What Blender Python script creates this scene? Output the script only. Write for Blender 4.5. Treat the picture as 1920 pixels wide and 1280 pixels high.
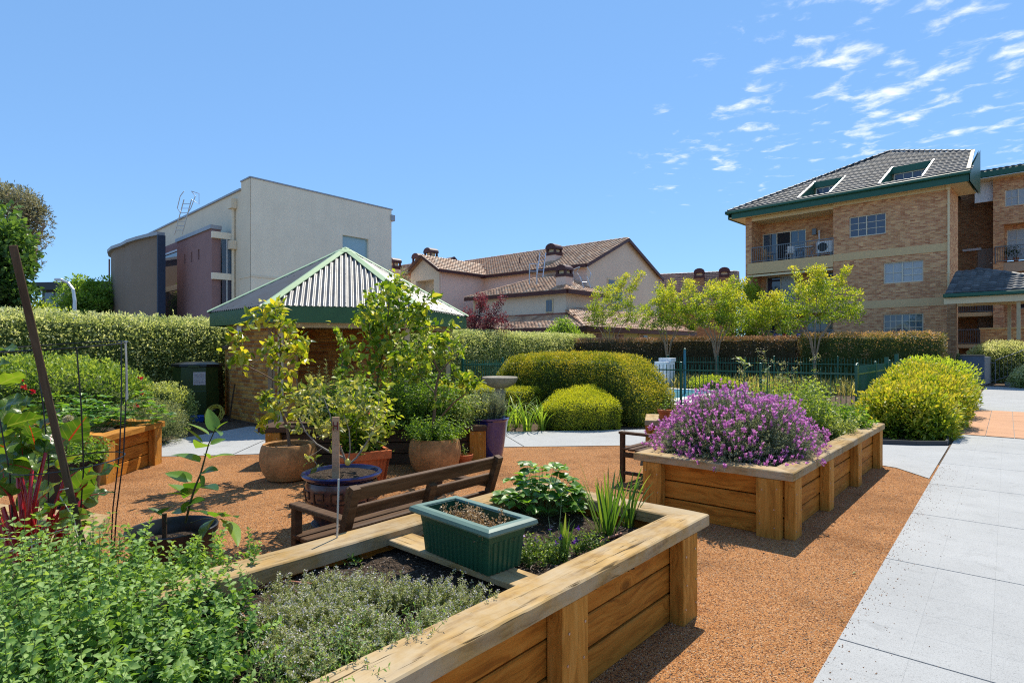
import bpy, bmesh, math, random
import numpy as np
from mathutils import Vector, Matrix, noise as mnoise

for o in list(bpy.data.objects):
    bpy.data.objects.remove(o)
scene = bpy.context.scene
col = scene.collection
R = math.radians

# ------------------------------------------------------------------ camera, sky, sun, exposure
CAM_Z = 1.65
cam_data = bpy.data.cameras.new('camera')
cam_data.sensor_width = 36.0
cam_data.lens = 20.53
cam_data.shift_y = 0.0078
cam_data.clip_start = 0.05
cam_data.clip_end = 2000
cam = bpy.data.objects.new('camera', cam_data)
cam.location = (0, 0, CAM_Z)
cam.rotation_euler = (R(90), 0, 0)
col.objects.link(cam)
scene.camera = cam

SUN = Vector((0.25, 0.58, 1.0)).normalized()
SUN_EL = math.asin(SUN.z)
SUN_AZ = math.atan2(SUN.x, SUN.y)

world = bpy.data.worlds.new('World')
scene.world = world
world.use_nodes = True
wn = world.node_tree
wn.nodes.clear()

def wnode(t, **kw):
    n = wn.nodes.new(t)
    for k, v in kw.items():
        setattr(n, k, v)
    return n

SKY_STRENGTH = 0.15
sky = wnode('ShaderNodeTexSky', sky_type='NISHITA')
sky.sun_disc = False
sky.sun_elevation = SUN_EL
sky.sun_rotation = SUN_AZ
sky.altitude = 1500
sky.air_density = 0.85
sky.dust_density = 0.0
sky.ozone_density = 2.2
hsv = wnode('ShaderNodeHueSaturation')
hsv.inputs['Hue'].default_value = 0.508
hsv.inputs['Saturation'].default_value = 1.12
hsv.inputs['Value'].default_value = 1.0
wn.links.new(sky.outputs[0], hsv.inputs['Color'])
# thin broken cloud on a high flat layer
tc = wnode('ShaderNodeTexCoord')
sep = wnode('ShaderNodeSeparateXYZ')
wn.links.new(tc.outputs['Generated'], sep.inputs[0])
def wmath(op, a, b=None, c=None):
    n = wnode('ShaderNodeMath', operation=op)
    for i, v in enumerate((a, b, c)):
        if v is None:
            continue
        if isinstance(v, (int, float)):
            n.inputs[i].default_value = v
        else:
            wn.links.new(v, n.inputs[i])
    return n.outputs[0]
zc = wmath('MAXIMUM', sep.outputs[2], 0.03)
cx = wmath('DIVIDE', sep.outputs[0], zc)
cy = wmath('DIVIDE', sep.outputs[1], zc)
comb = wnode('ShaderNodeCombineXYZ')
wn.links.new(cx, comb.inputs[0]); wn.links.new(cy, comb.inputs[1])
def wnoise(scale, detail, rough, dist=0.0, off=(0, 0, 0), stretch=(1, 1, 1), rot=0.0):
    m = wnode('ShaderNodeMapping')
    m.inputs['Location'].default_value = off
    m.inputs['Scale'].default_value = stretch
    m.inputs['Rotation'].default_value = (0, 0, rot)
    wn.links.new(comb.outputs[0], m.inputs[0])
    n = wnode('ShaderNodeTexNoise')
    n.inputs['Scale'].default_value = scale
    n.inputs['Detail'].default_value = detail
    n.inputs['Roughness'].default_value = rough
    n.inputs['Distortion'].default_value = dist
    wn.links.new(m.outputs[0], n.inputs['Vector'])
    return n.outputs[0]
def wrange(v, a, b, c=0.0, d=1.0, smooth=True):
    n = wnode('ShaderNodeMapRange')
    n.interpolation_type = 'SMOOTHSTEP' if smooth else 'LINEAR'
    wn.links.new(v, n.inputs[0])
    for i, k in enumerate((a, b, c, d)):
        n.inputs[1 + i].default_value = k
    return n.outputs[0]
big = wnoise(2.6, 3, 0.55, off=(1.3, 4.1, 0))
puff = wnoise(7.5, 9, 0.58, 0.3, off=(3.1, 0.7, 2), stretch=(1.0, 1.0, 1.0), rot=0.5)
mask = wmath('MULTIPLY', wrange(cx, 0.45, 1.0), wrange(cy, 4.6, 2.2))
thr = wmath('ADD', puff, wmath('ADD', wmath('MULTIPLY', mask, 0.17), wmath('MULTIPLY', big, 0.50)))
cloud = wmath('MULTIPLY', wrange(thr, 0.895, 1.20), wmath('MULTIPLY', wrange(mask, 0.0, 0.25), 0.80))
mixc = wnode('ShaderNodeMix', data_type='RGBA')
wn.links.new(cloud, mixc.inputs[0])
gam = wnode('ShaderNodeGamma')
gam.inputs[1].default_value = 0.42
wn.links.new(hsv.outputs[0], gam.inputs[0])
gain = wnode('ShaderNodeMix', data_type='RGBA', blend_type='MULTIPLY')
gain.inputs[0].default_value = 1.0
wn.links.new(gam.outputs[0], gain.inputs[6])
gain.inputs[7].default_value = (0.78, 1.21, 1.63, 1)
wn.links.new(gain.outputs[2], mixc.inputs[6])
mixc.inputs[7].default_value = (4.1, 4.15, 4.25, 1)
bg = wnode('ShaderNodeBackground')
bg.inputs['Strength'].default_value = SKY_STRENGTH
wn.links.new(mixc.outputs[2], bg.inputs['Color'])
wo = wnode('ShaderNodeOutputWorld')
wn.links.new(bg.outputs[0], wo.inputs[0])

sun_data = bpy.data.lights.new('sun', 'SUN')
sun_data.energy = 3.15
sun_data.angle = R(0.53)
sun_data.color = (1.0, 0.93, 0.80)
sun = bpy.data.objects.new('sun', sun_data)
sun.rotation_euler = SUN.to_track_quat('Z', 'Y').to_euler()
sun.location = (6, 20, 40)
col.objects.link(sun)

scene.view_settings.view_transform = 'Standard'
scene.view_settings.look = 'None'
scene.view_settings.gamma = 1.0
scene.view_settings.use_curve_mapping = False
scene.view_settings.exposure = 1.06
scene.render.engine = 'CYCLES'
scene.cycles.max_bounces = 8
scene.cycles.diffuse_bounces = 4
scene.cycles.transmission_bounces = 6
scene.cycles.use_denoising = False
scene.cycles.filter_width = 1.15
scene.cycles.sample_clamp_indirect = 4.0

# ------------------------------------------------------------------ measuring helpers
FPX, HPX = 1095.0, 655.0
def gp(px, py, z=0.0):
    Y = (CAM_Z - z) * FPX / (py - HPX)
    return Vector(((px - 960) / FPX * Y, Y, z))
def dp(px, py, Y):
    return Vector(((px - 960) / FPX * Y, Y, CAM_Z + (HPX - py) / FPX * Y))

# ------------------------------------------------------------------ object helpers
def tag(o, label=None, cat=None, group=None, kind=None):
    if label: o['label'] = label
    if cat: o['category'] = cat
    if group: o['group'] = group
    if kind: o['kind'] = kind
    return o

def thing(name, label, cat, loc=(0, 0, 0), rotz=0.0, group=None):
    o = bpy.data.objects.new(name, None)
    o.empty_display_size = 0.1
    o.location = loc
    o.rotation_euler = (0, 0, rotz)
    col.objects.link(o)
    return tag(o, label, cat, group)

def obj(name, me, parent=None, loc=(0, 0, 0), rot=(0, 0, 0), kind=None, label=None):
    o = bpy.data.objects.new(name, me)
    o.location = loc
    o.rotation_euler = rot
    if parent is not None:
        o.parent = parent
    col.objects.link(o)
    if kind: o['kind'] = kind
    if label: o['label'] = label
    return o

def copy_tree(o, parent=None):
    c = o.copy()
    col.objects.link(c)
    c.parent = parent
    for ch in list(o.children):
        copy_tree(ch, c)
    return c

class MB:
    def __init__(self):
        self.v = []; self.f = []
    def add(self, vs, fs):
        n = len(self.v)
        self.v.extend([tuple(p) for p in vs])
        self.f.extend([tuple(i + n for i in q) for q in fs])
        return self
    def box(self, x0, x1, y0, y1, z0, z1):
        return self.add([(x0, y0, z0), (x1, y0, z0), (x1, y1, z0), (x0, y1, z0), (x0, y0, z1), (x1, y0, z1), (x1, y1, z1), (x0, y1, z1)],
                        [(0, 3, 2, 1), (4, 5, 6, 7), (0, 1, 5, 4), (1, 2, 6, 5), (2, 3, 7, 6), (3, 0, 4, 7)])
    def quad(self, a, b, c, d):
        return self.add([a, b, c, d], [(0, 1, 2, 3)])
    def poly(self, pts):
        return self.add(pts, [tuple(range(len(pts)))])
    def beam(self, p, q, w, h, up=(0, 0, 1)):
        p, q = Vector(p), Vector(q)
        d = (q - p).normalized(); up = Vector(up)
        s = d.cross(up)
        if s.length < 1e-4: s = d.cross(Vector((1, 0, 0)))
        s.normalize(); u = s.cross(d).normalized()
        s = s * (w / 2); u = u * (h / 2)
        vs = [p - s - u, p + s - u, p + s + u, p - s + u, q - s - u, q + s - u, q + s + u, q - s + u]
        return self.add(vs, [(0, 1, 2, 3), (7, 6, 5, 4), (0, 4, 5, 1), (1, 5, 6, 2), (2, 6, 7, 3), (3, 7, 4, 0)])
    def tube(self, pts, r, n=6, cap=True):
        pts = [Vector(p) for p in pts]
        if not isinstance(r, (list, tuple)): r = [r] * len(pts)
        base = len(self.v)
        a = None
        for i, p in enumerate(pts):
            d = (pts[min(i + 1, len(pts) - 1)] - pts[max(i - 1, 0)])
            if d.length < 1e-9: d = Vector((0, 0, 1))
            d.normalize()
            if a is None:
                a = d.orthogonal().normalized()
            else:
                a = (a - d * a.dot(d))
                if a.length < 1e-6: a = d.orthogonal()
                a.normalize()
            b = d.cross(a)
            for k in range(n):
                t = 2 * math.pi * k / n
                self.v.append(tuple(p + (a * math.cos(t) + b * math.sin(t)) * r[i]))
        for i in range(len(pts) - 1):
            for k in range(n):
                k2 = (k + 1) % n
                self.f.append((base + i * n + k, base + i * n + k2, base + (i + 1) * n + k2, base + (i + 1) * n + k))
        if cap:
            self.f.append(tuple(base + k for k in reversed(range(n))))
            e = base + (len(pts) - 1) * n
            self.f.append(tuple(e + k for k in range(n)))
        return self
    def lathe(self, prof, n=32, c=(0, 0, 0), sq=1.0):
        base = len(self.v)
        for r, z in prof:
            for k in range(n):
                t = 2 * math.pi * k / n
                self.v.append((c[0] + r * math.cos(t), c[1] + r * math.sin(t) * sq, c[2] + z))
        for i in range(len(prof) - 1):
            for k in range(n):
                k2 = (k + 1) % n
                self.f.append((base + i * n + k, base + i * n + k2, base + (i + 1) * n + k2, base + (i + 1) * n + k))
        if prof[0][0] > 1e-6:
            self.f.append(tuple(base + k for k in reversed(range(n))))
        if prof[-1][0] > 1e-6:
            e = base + (len(prof) - 1) * n
            self.f.append(tuple(e + k for k in range(n)))
        return self
    def prism(self, poly, z0, z1):
        n = len(poly)
        vs = [(p[0], p[1], z0) for p in poly] + [(p[0], p[1], z1) for p in poly]
        fs = [tuple(reversed(range(n))), tuple(range(n, 2 * n))]
        for i in range(n):
            j = (i + 1) % n
            fs.append((i, j, n + j, n + i))
        return self.add(vs, fs)
    def mesh(self, name, m, smooth=False, bevel=0.0, seg=1):
        me = bpy.data.meshes.new(name)
        me.from_pydata(self.v, [], self.f)
        me.update()
        if bevel > 0:
            bm = bmesh.new(); bm.from_mesh(me)
            bmesh.ops.remove_doubles(bm, verts=bm.verts, dist=1e-5)
            es = [e for e in bm.edges if len(e.link_faces) == 2 and e.calc_face_angle(0) > 0.6]
            bmesh.ops.bevel(bm, geom=es, offset=bevel, segments=seg, affect='EDGES', clamp_overlap=True)
            bm.to_mesh(me); bm.free()
        if m is not None: me.materials.append(m)
        if smooth:
            me.polygons.foreach_set('use_smooth', [True] * len(me.polygons))
            me.set_sharp_from_angle(angle=R(smooth if smooth is not True else 40))
        return me
    def build(self, name, m, parent=None, loc=(0, 0, 0), rot=(0, 0, 0), smooth=False, bevel=0.0, seg=1, kind=None, label=None):
        return obj(name, self.mesh(name, m, smooth, bevel, seg), parent, loc, rot, kind, label)

def np_mesh(name, V, F, m, rnd=None, smooth=False):
    """V (n,3) floats, F (k,3) or (k,4) ints."""
    V = np.asarray(V, dtype=np.float32); F = np.asarray(F, dtype=np.int32)
    me = bpy.data.meshes.new(name)
    k, c = F.shape
    me.vertices.add(len(V)); me.vertices.foreach_set('co', V.ravel())
    me.loops.add(k * c); me.loops.foreach_set('vertex_index', F.ravel())
    me.polygons.add(k)
    me.polygons.foreach_set('loop_start', np.arange(0, k * c, c, dtype=np.int32))
    try:
        me.polygons.foreach_set('loop_total', np.full(k, c, dtype=np.int32))
    except Exception:
        pass
    if rnd is not None:
        a = me.attributes.new('rnd', 'FLOAT', 'POINT')
        a.data.foreach_set('value', np.asarray(rnd, dtype=np.float32))
    if smooth:
        me.polygons.foreach_set('use_smooth', np.ones(k, dtype=bool))
    me.materials.append(m)
    me.update(calc_edges=True)
    me.validate()
    return me

# ------------------------------------------------------------------ materials
class NT:
    def __init__(self, name):
        self.m = bpy.data.materials.new(name)
        self.m.use_nodes = True
        self.t = self.m.node_tree
        self.t.nodes.clear()
        self.out = self.n('ShaderNodeOutputMaterial')
    def n(self, t, **kw):
        x = self.t.nodes.new(t)
        for k, v in kw.items(): setattr(x, k, v)
        return x
    def l(self, a, b): self.t.links.new(a, b)
    def setin(self, node, key, v):
        s = node.inputs[key]
        if hasattr(v, 'is_output'): self.l(v, s)
        else: s.default_value = v
    def coord(self, which='Object', scale=(1, 1, 1), loc=(0, 0, 0), rot=(0, 0, 0), shift=None):
        c = self.n('ShaderNodeTexCoord')
        v = c.outputs[which]
        if shift is not None:
            a = self.n('ShaderNodeVectorMath', operation='ADD')
            self.l(v, a.inputs[0]); self.l(shift, a.inputs[1]); v = a.outputs[0]
        m = self.n('ShaderNodeMapping')
        m.inputs['Scale'].default_value = scale
        m.inputs['Location'].default_value = loc
        m.inputs['Rotation'].default_value = rot
        self.l(v, m.inputs[0])
        return m.outputs[0]
    def objrand(self, k=37.0):
        i = self.n('ShaderNodeObjectInfo')
        x = self.n('ShaderNodeMath', operation='MULTIPLY'); x.inputs[1].default_value = k
        self.l(i.outputs['Random'], x.inputs[0])
        c = self.n('ShaderNodeCombineXYZ')
        for j in range(3): self.l(x.outputs[0], c.inputs[j])
        return i.outputs['Random'], c.outputs[0]
    def noise(self, vec, scale, detail=3, rough=0.5, dist=0.0, out=0):
        x = self.n('ShaderNodeTexNoise')
        self.l(vec, x.inputs['Vector'])
        x.inputs['Scale'].default_value = scale
        x.inputs['Detail'].default_value = detail
        x.inputs['Roughness'].default_value = rough
        x.inputs['Distortion'].default_value = dist
        return x.outputs[out]
    def voronoi(self, vec, scale, feature='F1', out='Distance', rnd=1.0):
        x = self.n('ShaderNodeTexVoronoi', feature=feature)
        self.l(vec, x.inputs['Vector'])
        x.inputs['Scale'].default_value = scale
        if 'Randomness' in x.inputs: x.inputs['Randomness'].default_value = rnd
        return x.outputs[out]
    def ramp(self, fac, stops, interp='LINEAR'):
        x = self.n('ShaderNodeValToRGB')
        x.color_ramp.interpolation = interp
        els = x.color_ramp.elements
        while len(els) < len(stops): els.new(0.5)
        for e, (p, c) in zip(els, stops):
            e.position = p
            e.color = (c, c, c, 1) if isinstance(c, (int, float)) else (c[0], c[1], c[2], 1)
        self.l(fac, x.inputs[0])
        return x.outputs[0]
    def mix(self, fac, a, b, mode='MIX'):
        x = self.n('ShaderNodeMix', data_type='RGBA', blend_type=mode)
        for i, v in ((0, fac), (6, a), (7, b)):
            if hasattr(v, 'is_output'): self.l(v, x.inputs[i])
            elif isinstance(v, (int, float)): x.inputs[i].default_value = v
            else: x.inputs[i].default_value = (v[0], v[1], v[2], 1)
        return x.outputs[2]
    def math(self, op, a, b=None, clamp=False):
        x = self.n('ShaderNodeMath', operation=op); x.use_clamp = clamp
        for i, v in enumerate((a, b)):
            if v is None: continue
            if hasattr(v, 'is_output'): self.l(v, x.inputs[i])
            else: x.inputs[i].default_value = v
        return x.outputs[0]
    def bump(self, h, strength=0.3, dist=0.01):
        x = self.n('ShaderNodeBump')
        x.inputs['Strength'].default_value = strength
        x.inputs['Distance'].default_value = dist
        self.l(h, x.inputs['Height'])
        return x.outputs[0]
    def principled(self, color, rough=0.6, metal=0.0, spec=0.4, normal=None, **kw):
        p = self.n('ShaderNodeBsdfPrincipled')
        for k, v in (('Base Color', color), ('Roughness', rough), ('Metallic', metal), ('Specular IOR Level', spec)):
            if isinstance(v, tuple) and len(v) == 3: v = (*v, 1)
            self.setin(p, k, v)
        if normal is not None: self.l(normal, p.inputs['Normal'])
        for k, v in kw.items(): self.setin(p, k, v)
        return p.outputs[0]
    def done(self, sh):
        self.l(sh, self.out.inputs['Surface'])
        return self.m

def simple(name, c, rough=0.6, metal=0.0, spec=0.4, var=0.12, scale=6.0, bump=0.0, bscale=60.0, streak=0.0):
    t = NT(name)
    v = t.coord('Object')
    nz = t.noise(v, scale, 5, 0.6)
    f = t.math('MULTIPLY', t.math('SUBTRACT', nz, 0.5), 2 * var)
    dark = tuple(x * (1 - 1.0 * var) for x in c); light = tuple(min(1, x * (1 + 1.0 * var)) for x in c)
    colr = t.ramp(nz, [(0.3, dark), (0.7, light)])
    if streak:
        sv = t.noise(t.coord('Object', (1.6, 1.6, 0.10)), 1.0, 5, 0.65)
        colr = t.mix(1.0, colr, t.ramp(sv, [(0.32, 1 - streak), (0.55, 1.0)]), 'MULTIPLY')
    nrm = t.bump(t.noise(v, bscale, 3, 0.6), bump, 0.01) if bump else None
    return t.done(t.principled(colr, rough, metal, spec, nrm))

def foliage(name, cols, trans=0.42, tmul=(1.7, 1.6, 0.7), rough=0.45, spec=0.35, per_object=False):
    t = NT(name)
    if per_object:
        r = t.n('ShaderNodeObjectInfo').outputs['Random']
    else:
        a = t.n('ShaderNodeAttribute'); a.attribute_name = 'rnd'
        r = a.outputs['Fac']
    k = len(cols)
    c = t.ramp(r, [(0.08 + 0.84 * i / max(1, k - 1), q) for i, q in enumerate(cols)])
    p = t.principled(c, rough, 0.0, spec)
    tr = t.n('ShaderNodeBsdfTranslucent')
    t.l(t.mix(1.0, c, tmul, 'MULTIPLY'), tr.inputs['Color'])
    mx = t.n('ShaderNodeMixShader'); mx.inputs[0].default_value = trans
    t.l(p, mx.inputs[1]); t.l(tr.outputs[0], mx.inputs[2])
    return t.done(mx.outputs[0])

def wood(name, base, dark, light, knots=0.6, cracks=0.0, rough=0.7, grain=1.0, greyed=None):
    """boards run along their own x axis"""
    t = NT(name)
    rv, sh = t.objrand(41.0)
    v = t.coord('Object', shift=sh)
    kv = t.coord('Object', (1.0, 1.6, 1.6), shift=sh)
    vor = t.voronoi(kv, 2.5, 'F1', 'Distance', 0.95)
    swirl = t.n('ShaderNodeVectorMath', operation='SCALE')
    gv = t.coord('Object', (1.6, 26, 26), shift=sh)
    dst = t.noise(t.coord('Object', (1.2, 4, 4), shift=sh), 1.4, 2, 0.5, 0.0)
    comb = t.n('ShaderNodeCombineXYZ')
    k1 = t.math('MULTIPLY', t.math('SUBTRACT', 0.30, t.math('MINIMUM', vor, 0.30)), 16.0 * knots)
    k2 = t.math('ADD', k1, t.math('MULTIPLY', dst, 5.0))
    for j in (1, 2): t.l(k2, comb.inputs[j])
    ad = t.n('ShaderNodeVectorMath', operation='ADD')
    t.l(gv, ad.inputs[0]); t.l(comb.outputs[0], ad.inputs[1])
    g = t.noise(ad.outputs[0], 1.0, 4, 0.62, 0.25)
    c = t.ramp(g, [(0.36, dark), (0.48, base), (0.64, light)])
    blotch = t.noise(t.coord('Object', (1.3, 3, 3), shift=sh), 2.2, 4, 0.6)
    c = t.mix(0.55, c, t.ramp(blotch, [(0.3, tuple(x * 0.55 for x in base)), (0.65, base)]), 'MIX')
    if greyed is not None:
        c = t.mix(t.math('MULTIPLY', t.ramp(t.noise(v, 3.0, 5, 0.7), [(0.4, 0.0), (0.62, 1.0)]), 0.6), c, greyed)
    tint = t.ramp(rv, [(0.0, tuple(0.82 for _ in range(3))), (0.5, (1.0, 0.97, 0.92)), (1.0, (1.0, 1.0, 1.0))])
    c = t.mix(1.0, c, tint, 'MULTIPLY')
    kn = t.ramp(vor, [(0.06, 1.0), (0.17, 0.0)])
    c = t.mix(t.math('MULTIPLY', kn, 0.85 * knots), c, tuple(x * 0.22 for x in base))
    h = g
    if cracks > 0:
        cn = t.noise(t.coord('Object', (2.3, 55, 55), shift=sh), 1.0, 3, 0.6, 0.6)
        cm = t.noise(t.coord('Object', (1.0, 3.5, 3.5), shift=sh), 2.0, 2, 0.5)
        cr = t.math('MULTIPLY', t.ramp(cn, [(0.335, 1.0), (0.375, 0.0)]), t.ramp(cm, [(0.34, 0.0), (0.52, 1.0)]))
        c = t.mix(t.math('MULTIPLY', cr, cracks), c, tuple(x * 0.14 for x in base))
        h = t.math('SUBTRACT', g, t.math('MULTIPLY', cr, 1.5))
    nrm = t.bump(h, 0.35 * grain, 0.006)
    return t.done(t.principled(c, rough, 0, 0.10, nrm))

def glass(name, c=(0.02, 0.03, 0.045), rough=0.04):
    t = NT(name)
    return t.done(t.principled(c, rough, 0.0, 0.9))

def brickmat(name, c1, c2, mortar, bw=0.225, bh=0.080, bump=0.5):
    t = NT(name)
    c = t.n('ShaderNodeTexCoord'); s = t.n('ShaderNodeSeparateXYZ'); t.l(c.outputs['Object'], s.inputs[0])
    cb = t.n('ShaderNodeCombineXYZ')
    t.l(t.math('ADD', s.outputs[0], s.outputs[1]), cb.inputs[0]); t.l(s.outputs[2], cb.inputs[1])
    b = t.n('ShaderNodeTexBrick')
    t.l(cb.outputs[0], b.inputs['Vector'])
    b.inputs['Scale'].default_value = 1.0
    b.inputs['Brick Width'].default_value = bw
    b.inputs['Row Height'].default_value = bh
    b.inputs['Mortar Size'].default_value = 0.006
    b.inputs['Mortar Smooth'].default_value = 0.2
    b.inputs['Bias'].default_value = -0.1
    b.inputs['Color1'].default_value = (*c1, 1); b.inputs['Color2'].default_value = (*c2, 1); b.inputs['Mortar'].default_value = (*mortar, 1)
    # a second brick field of the same bond gives a wider spread of brick colours
    wn_ = t.n('ShaderNodeTexWhiteNoise', noise_dimensions='2D')
    sn = t.n('ShaderNodeVectorMath', operation='SNAP')
    t.l(cb.outputs[0], sn.inputs[0]); sn.inputs[1].default_value = (bw, bh, 1)
    t.l(sn.outputs[0], wn_.inputs['Vector'])
    v = t.ramp(wn_.outputs['Value'], [(0.0, (0.78, 0.68, 0.64)), (0.35, (0.97, 0.93, 0.90)), (0.7, (1.0, 1.0, 1.0)), (1.0, (1.14, 1.16, 1.14))])
    base = t.mix(1.0, b.outputs['Color'], v, 'MULTIPLY')
    big = t.ramp(t.noise(c.outputs['Object'], 0.8, 3, 0.6), [(0.3, 0.86), (0.7, 1.06)])
    base = t.mix(1.0, base, big, 'MULTIPLY')
    nrm = t.bump(b.outputs['Fac'], -bump, 0.008)
    return t.done(t.principled(base, 0.85, 0, 0.2, nrm))

M = {}
M['sleeper'] = wood('treated_pine_planks', (0.53, 0.195, 0.026), (0.22, 0.066, 0.009), (0.68, 0.305, 0.055), 0.8, 0.25)
M['sleeper_post'] = wood('treated_pine_posts', (0.52, 0.225, 0.038), (0.25, 0.094, 0.017), (0.68, 0.35, 0.085), 0.7, 0.35)
M['rail_top'] = wood('weathered_pine_rails', (0.42, 0.265, 0.098), (0.19, 0.102, 0.035), (0.55, 0.38, 0.17), 0.6, 1.0, greyed=(0.45, 0.38, 0.27))
M['bench_wood'] = wood('dark_stained_hardwood', (0.105, 0.058, 0.030), (0.055, 0.028, 0.014), (0.17, 0.105, 0.06), 0.2, 0.5, 0.55)
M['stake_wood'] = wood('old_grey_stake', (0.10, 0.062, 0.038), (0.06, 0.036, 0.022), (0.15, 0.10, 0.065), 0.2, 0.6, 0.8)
M['pale_wood'] = wood('pale_pine', (0.66, 0.44, 0.27), (0.42, 0.26, 0.14), (0.62, 0.44, 0.27), 0.3, 0.2)
M['screw'] = simple('galvanised_screw', (0.45, 0.42, 0.38), 0.4, 0.8)
M['cream_paint'] = simple('cream_timber_paint', (0.52, 0.41, 0.24), 0.6)
M['grey_metal'] = simple('galvanised_metal', (0.55, 0.57, 0.60), 0.4, 0.7)
M['black_wire'] = simple('black_coated_wire', (0.012, 0.013, 0.016), 0.35)
M['white_paint'] = simple('white_paint', (0.78, 0.78, 0.78), 0.5)
M['bark'] = simple('smooth_brown_bark', (0.16, 0.10, 0.06), 0.8, var=0.35, scale=30, bump=0.5)
M['bark_pale'] = simple('pale_crepe_bark', (0.34, 0.24, 0.16), 0.7, var=0.3, scale=14, bump=0.3)
M['bark_dark'] = simple('dark_bark', (0.06, 0.045, 0.035), 0.85, var=0.3, scale=10, bump=0.5)
M['green_stem'] = simple('green_stem', (0.12, 0.17, 0.05), 0.6, var=0.2, scale=20)
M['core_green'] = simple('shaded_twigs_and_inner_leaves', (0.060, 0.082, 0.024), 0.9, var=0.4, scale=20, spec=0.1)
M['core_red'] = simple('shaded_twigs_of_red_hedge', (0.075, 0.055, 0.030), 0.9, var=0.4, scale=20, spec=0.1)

def soilmat(name, c1, c2, c3, scale=70):
    t = NT(name)
    v = t.coord('Object')
    vo = t.n('ShaderNodeTexVoronoi'); t.l(v, vo.inputs['Vector']); vo.inputs['Scale'].default_value = scale
    s = t.n('ShaderNodeSeparateColor'); t.l(vo.outputs['Color'], s.inputs[0])
    c = t.ramp(s.outputs[0], [(0.0, c1), (0.55, c2), (1.0, c3)])
    c = t.mix(0.5, c, t.ramp(t.noise(v, 5, 5, 0.65), [(0.3, c1), (0.7, c2)]))
    h = t.math('ADD', t.math('MULTIPLY', vo.outputs['Distance'], -1.0), t.noise(v, 28, 5, 0.7))
    return t.done(t.principled(c, 0.95, 0, 0.12, t.bump(h, 0.9, 0.02)))
M['soil'] = soilmat('potting_soil', (0.030, 0.021, 0.015), (0.075, 0.053, 0.037), (0.17, 0.13, 0.10), 90)
M['dirt'] = soilmat('bare_earth_and_dry_grass', (0.16, 0.13, 0.085), (0.26, 0.22, 0.14), (0.36, 0.31, 0.21), 20)
M['mulch'] = soilmat('bark_mulch', (0.045, 0.030, 0.020), (0.13, 0.090, 0.060), (0.27, 0.20, 0.14), 38)

def gravelmat():
    t = NT('orange_decomposed_granite')
    v = t.coord('Object')
    cols = []
    vo = t.n('ShaderNodeTexVoronoi'); t.l(v, vo.inputs['Vector']); vo.inputs['Scale'].default_value = 165
    s = t.n('ShaderNodeSeparateColor'); t.l(vo.outputs['Color'], s.inputs[0])
    c = t.ramp(s.outputs[0], [(0.0, (0.05, 0.034, 0.026)), (0.10, (0.17, 0.075, 0.035)), (0.22, (0.42, 0.17, 0.055)), (0.60, (0.53, 0.235, 0.080)), (0.87, (0.61, 0.325, 0.135)), (0.96, (0.70, 0.48, 0.29)), (1.0, (0.26, 0.22, 0.19))])
    c2 = t.ramp(t.noise(v, 1.1, 6, 0.65), [(0.30, (0.56, 0.52, 0.48)), (0.5, (0.92, 0.90, 0.88)), (0.75, (1.04, 1.02, 1.0))])
    c = t.mix(1.0, c, c2, 'MULTIPLY')
    spk = t.math('MULTIPLY', t.ramp(s.outputs[2], [(0.955, 0.0), (0.96, 1.0)]), 1.0)
    c = t.mix(spk, c, (0.055, 0.05, 0.048))
    h = t.math('ADD', t.math('MULTIPLY', vo.outputs['Distance'], -1.0), t.math('MULTIPLY', t.noise(v, 9, 4, 0.6), 1.2))
    return t.done(t.principled(c, 0.92, 0, 0.15, t.bump(h, 0.85, 0.012)))
M['gravel'] = gravelmat()

def concretemat(name, c, var=0.12, spot=True):
    t = NT(name)
    rv, sh = t.objrand(13.0)
    v = t.coord('Object', shift=sh)
    geo = t.n('ShaderNodeNewGeometry')
    n1 = t.noise(geo.outputs['Position'], 0.9, 8, 0.7)
    n2 = t.noise(geo.outputs['Position'], 170, 3, 0.7)
    cc = t.ramp(n1, [(0.28, tuple(x * (1 - var) for x in c)), (0.7, tuple(x * (1 + var * 0.6) for x in c))])
    cc = t.mix(1.0, cc, t.ramp(n2, [(0.30, 0.60), (0.48, 1.0), (0.75, 1.12)]), 'MULTIPLY')
    cc = t.mix(1.0, cc, t.ramp(rv, [(0.0, 0.985), (1.0, 1.012)]), 'MULTIPLY')
    n3 = t.noise(geo.outputs['Position'], 46, 2, 0.5)
    cc = t.mix(t.ramp(n3, [(0.68, 0.0), (0.72, 0.75)]), cc, tuple(x * 0.55 for x in c))
    wv = t.noise(t.coord('Object', (14, 3, 3), shift=sh), 4.0, 3, 0.6)
    st_ = t.noise(geo.outputs['Position'], 3.4, 7, 0.75, 0.6)
    cc = t.mix(1.0, cc, t.ramp(st_, [(0.30, 0.80), (0.44, 1.0)]), 'MULTIPLY')
    return t.done(t.principled(cc, 0.85, 0, 0.25, t.bump(t.math('ADD', n2, t.math('MULTIPLY', wv, 0.8)), 0.35, 0.004)))
M['concrete'] = concretemat('pale_grey_concrete', (0.365, 0.368, 0.36))
M['joint'] = concretemat('grey_joint', (0.34, 0.34, 0.33))
M['terracotta_paver'] = concretemat('terracotta_paver', (0.50, 0.275, 0.155), 0.08)
M['kerb_dark'] = simple('black_plastic_edging', (0.03, 0.032, 0.036), 0.5)
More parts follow.
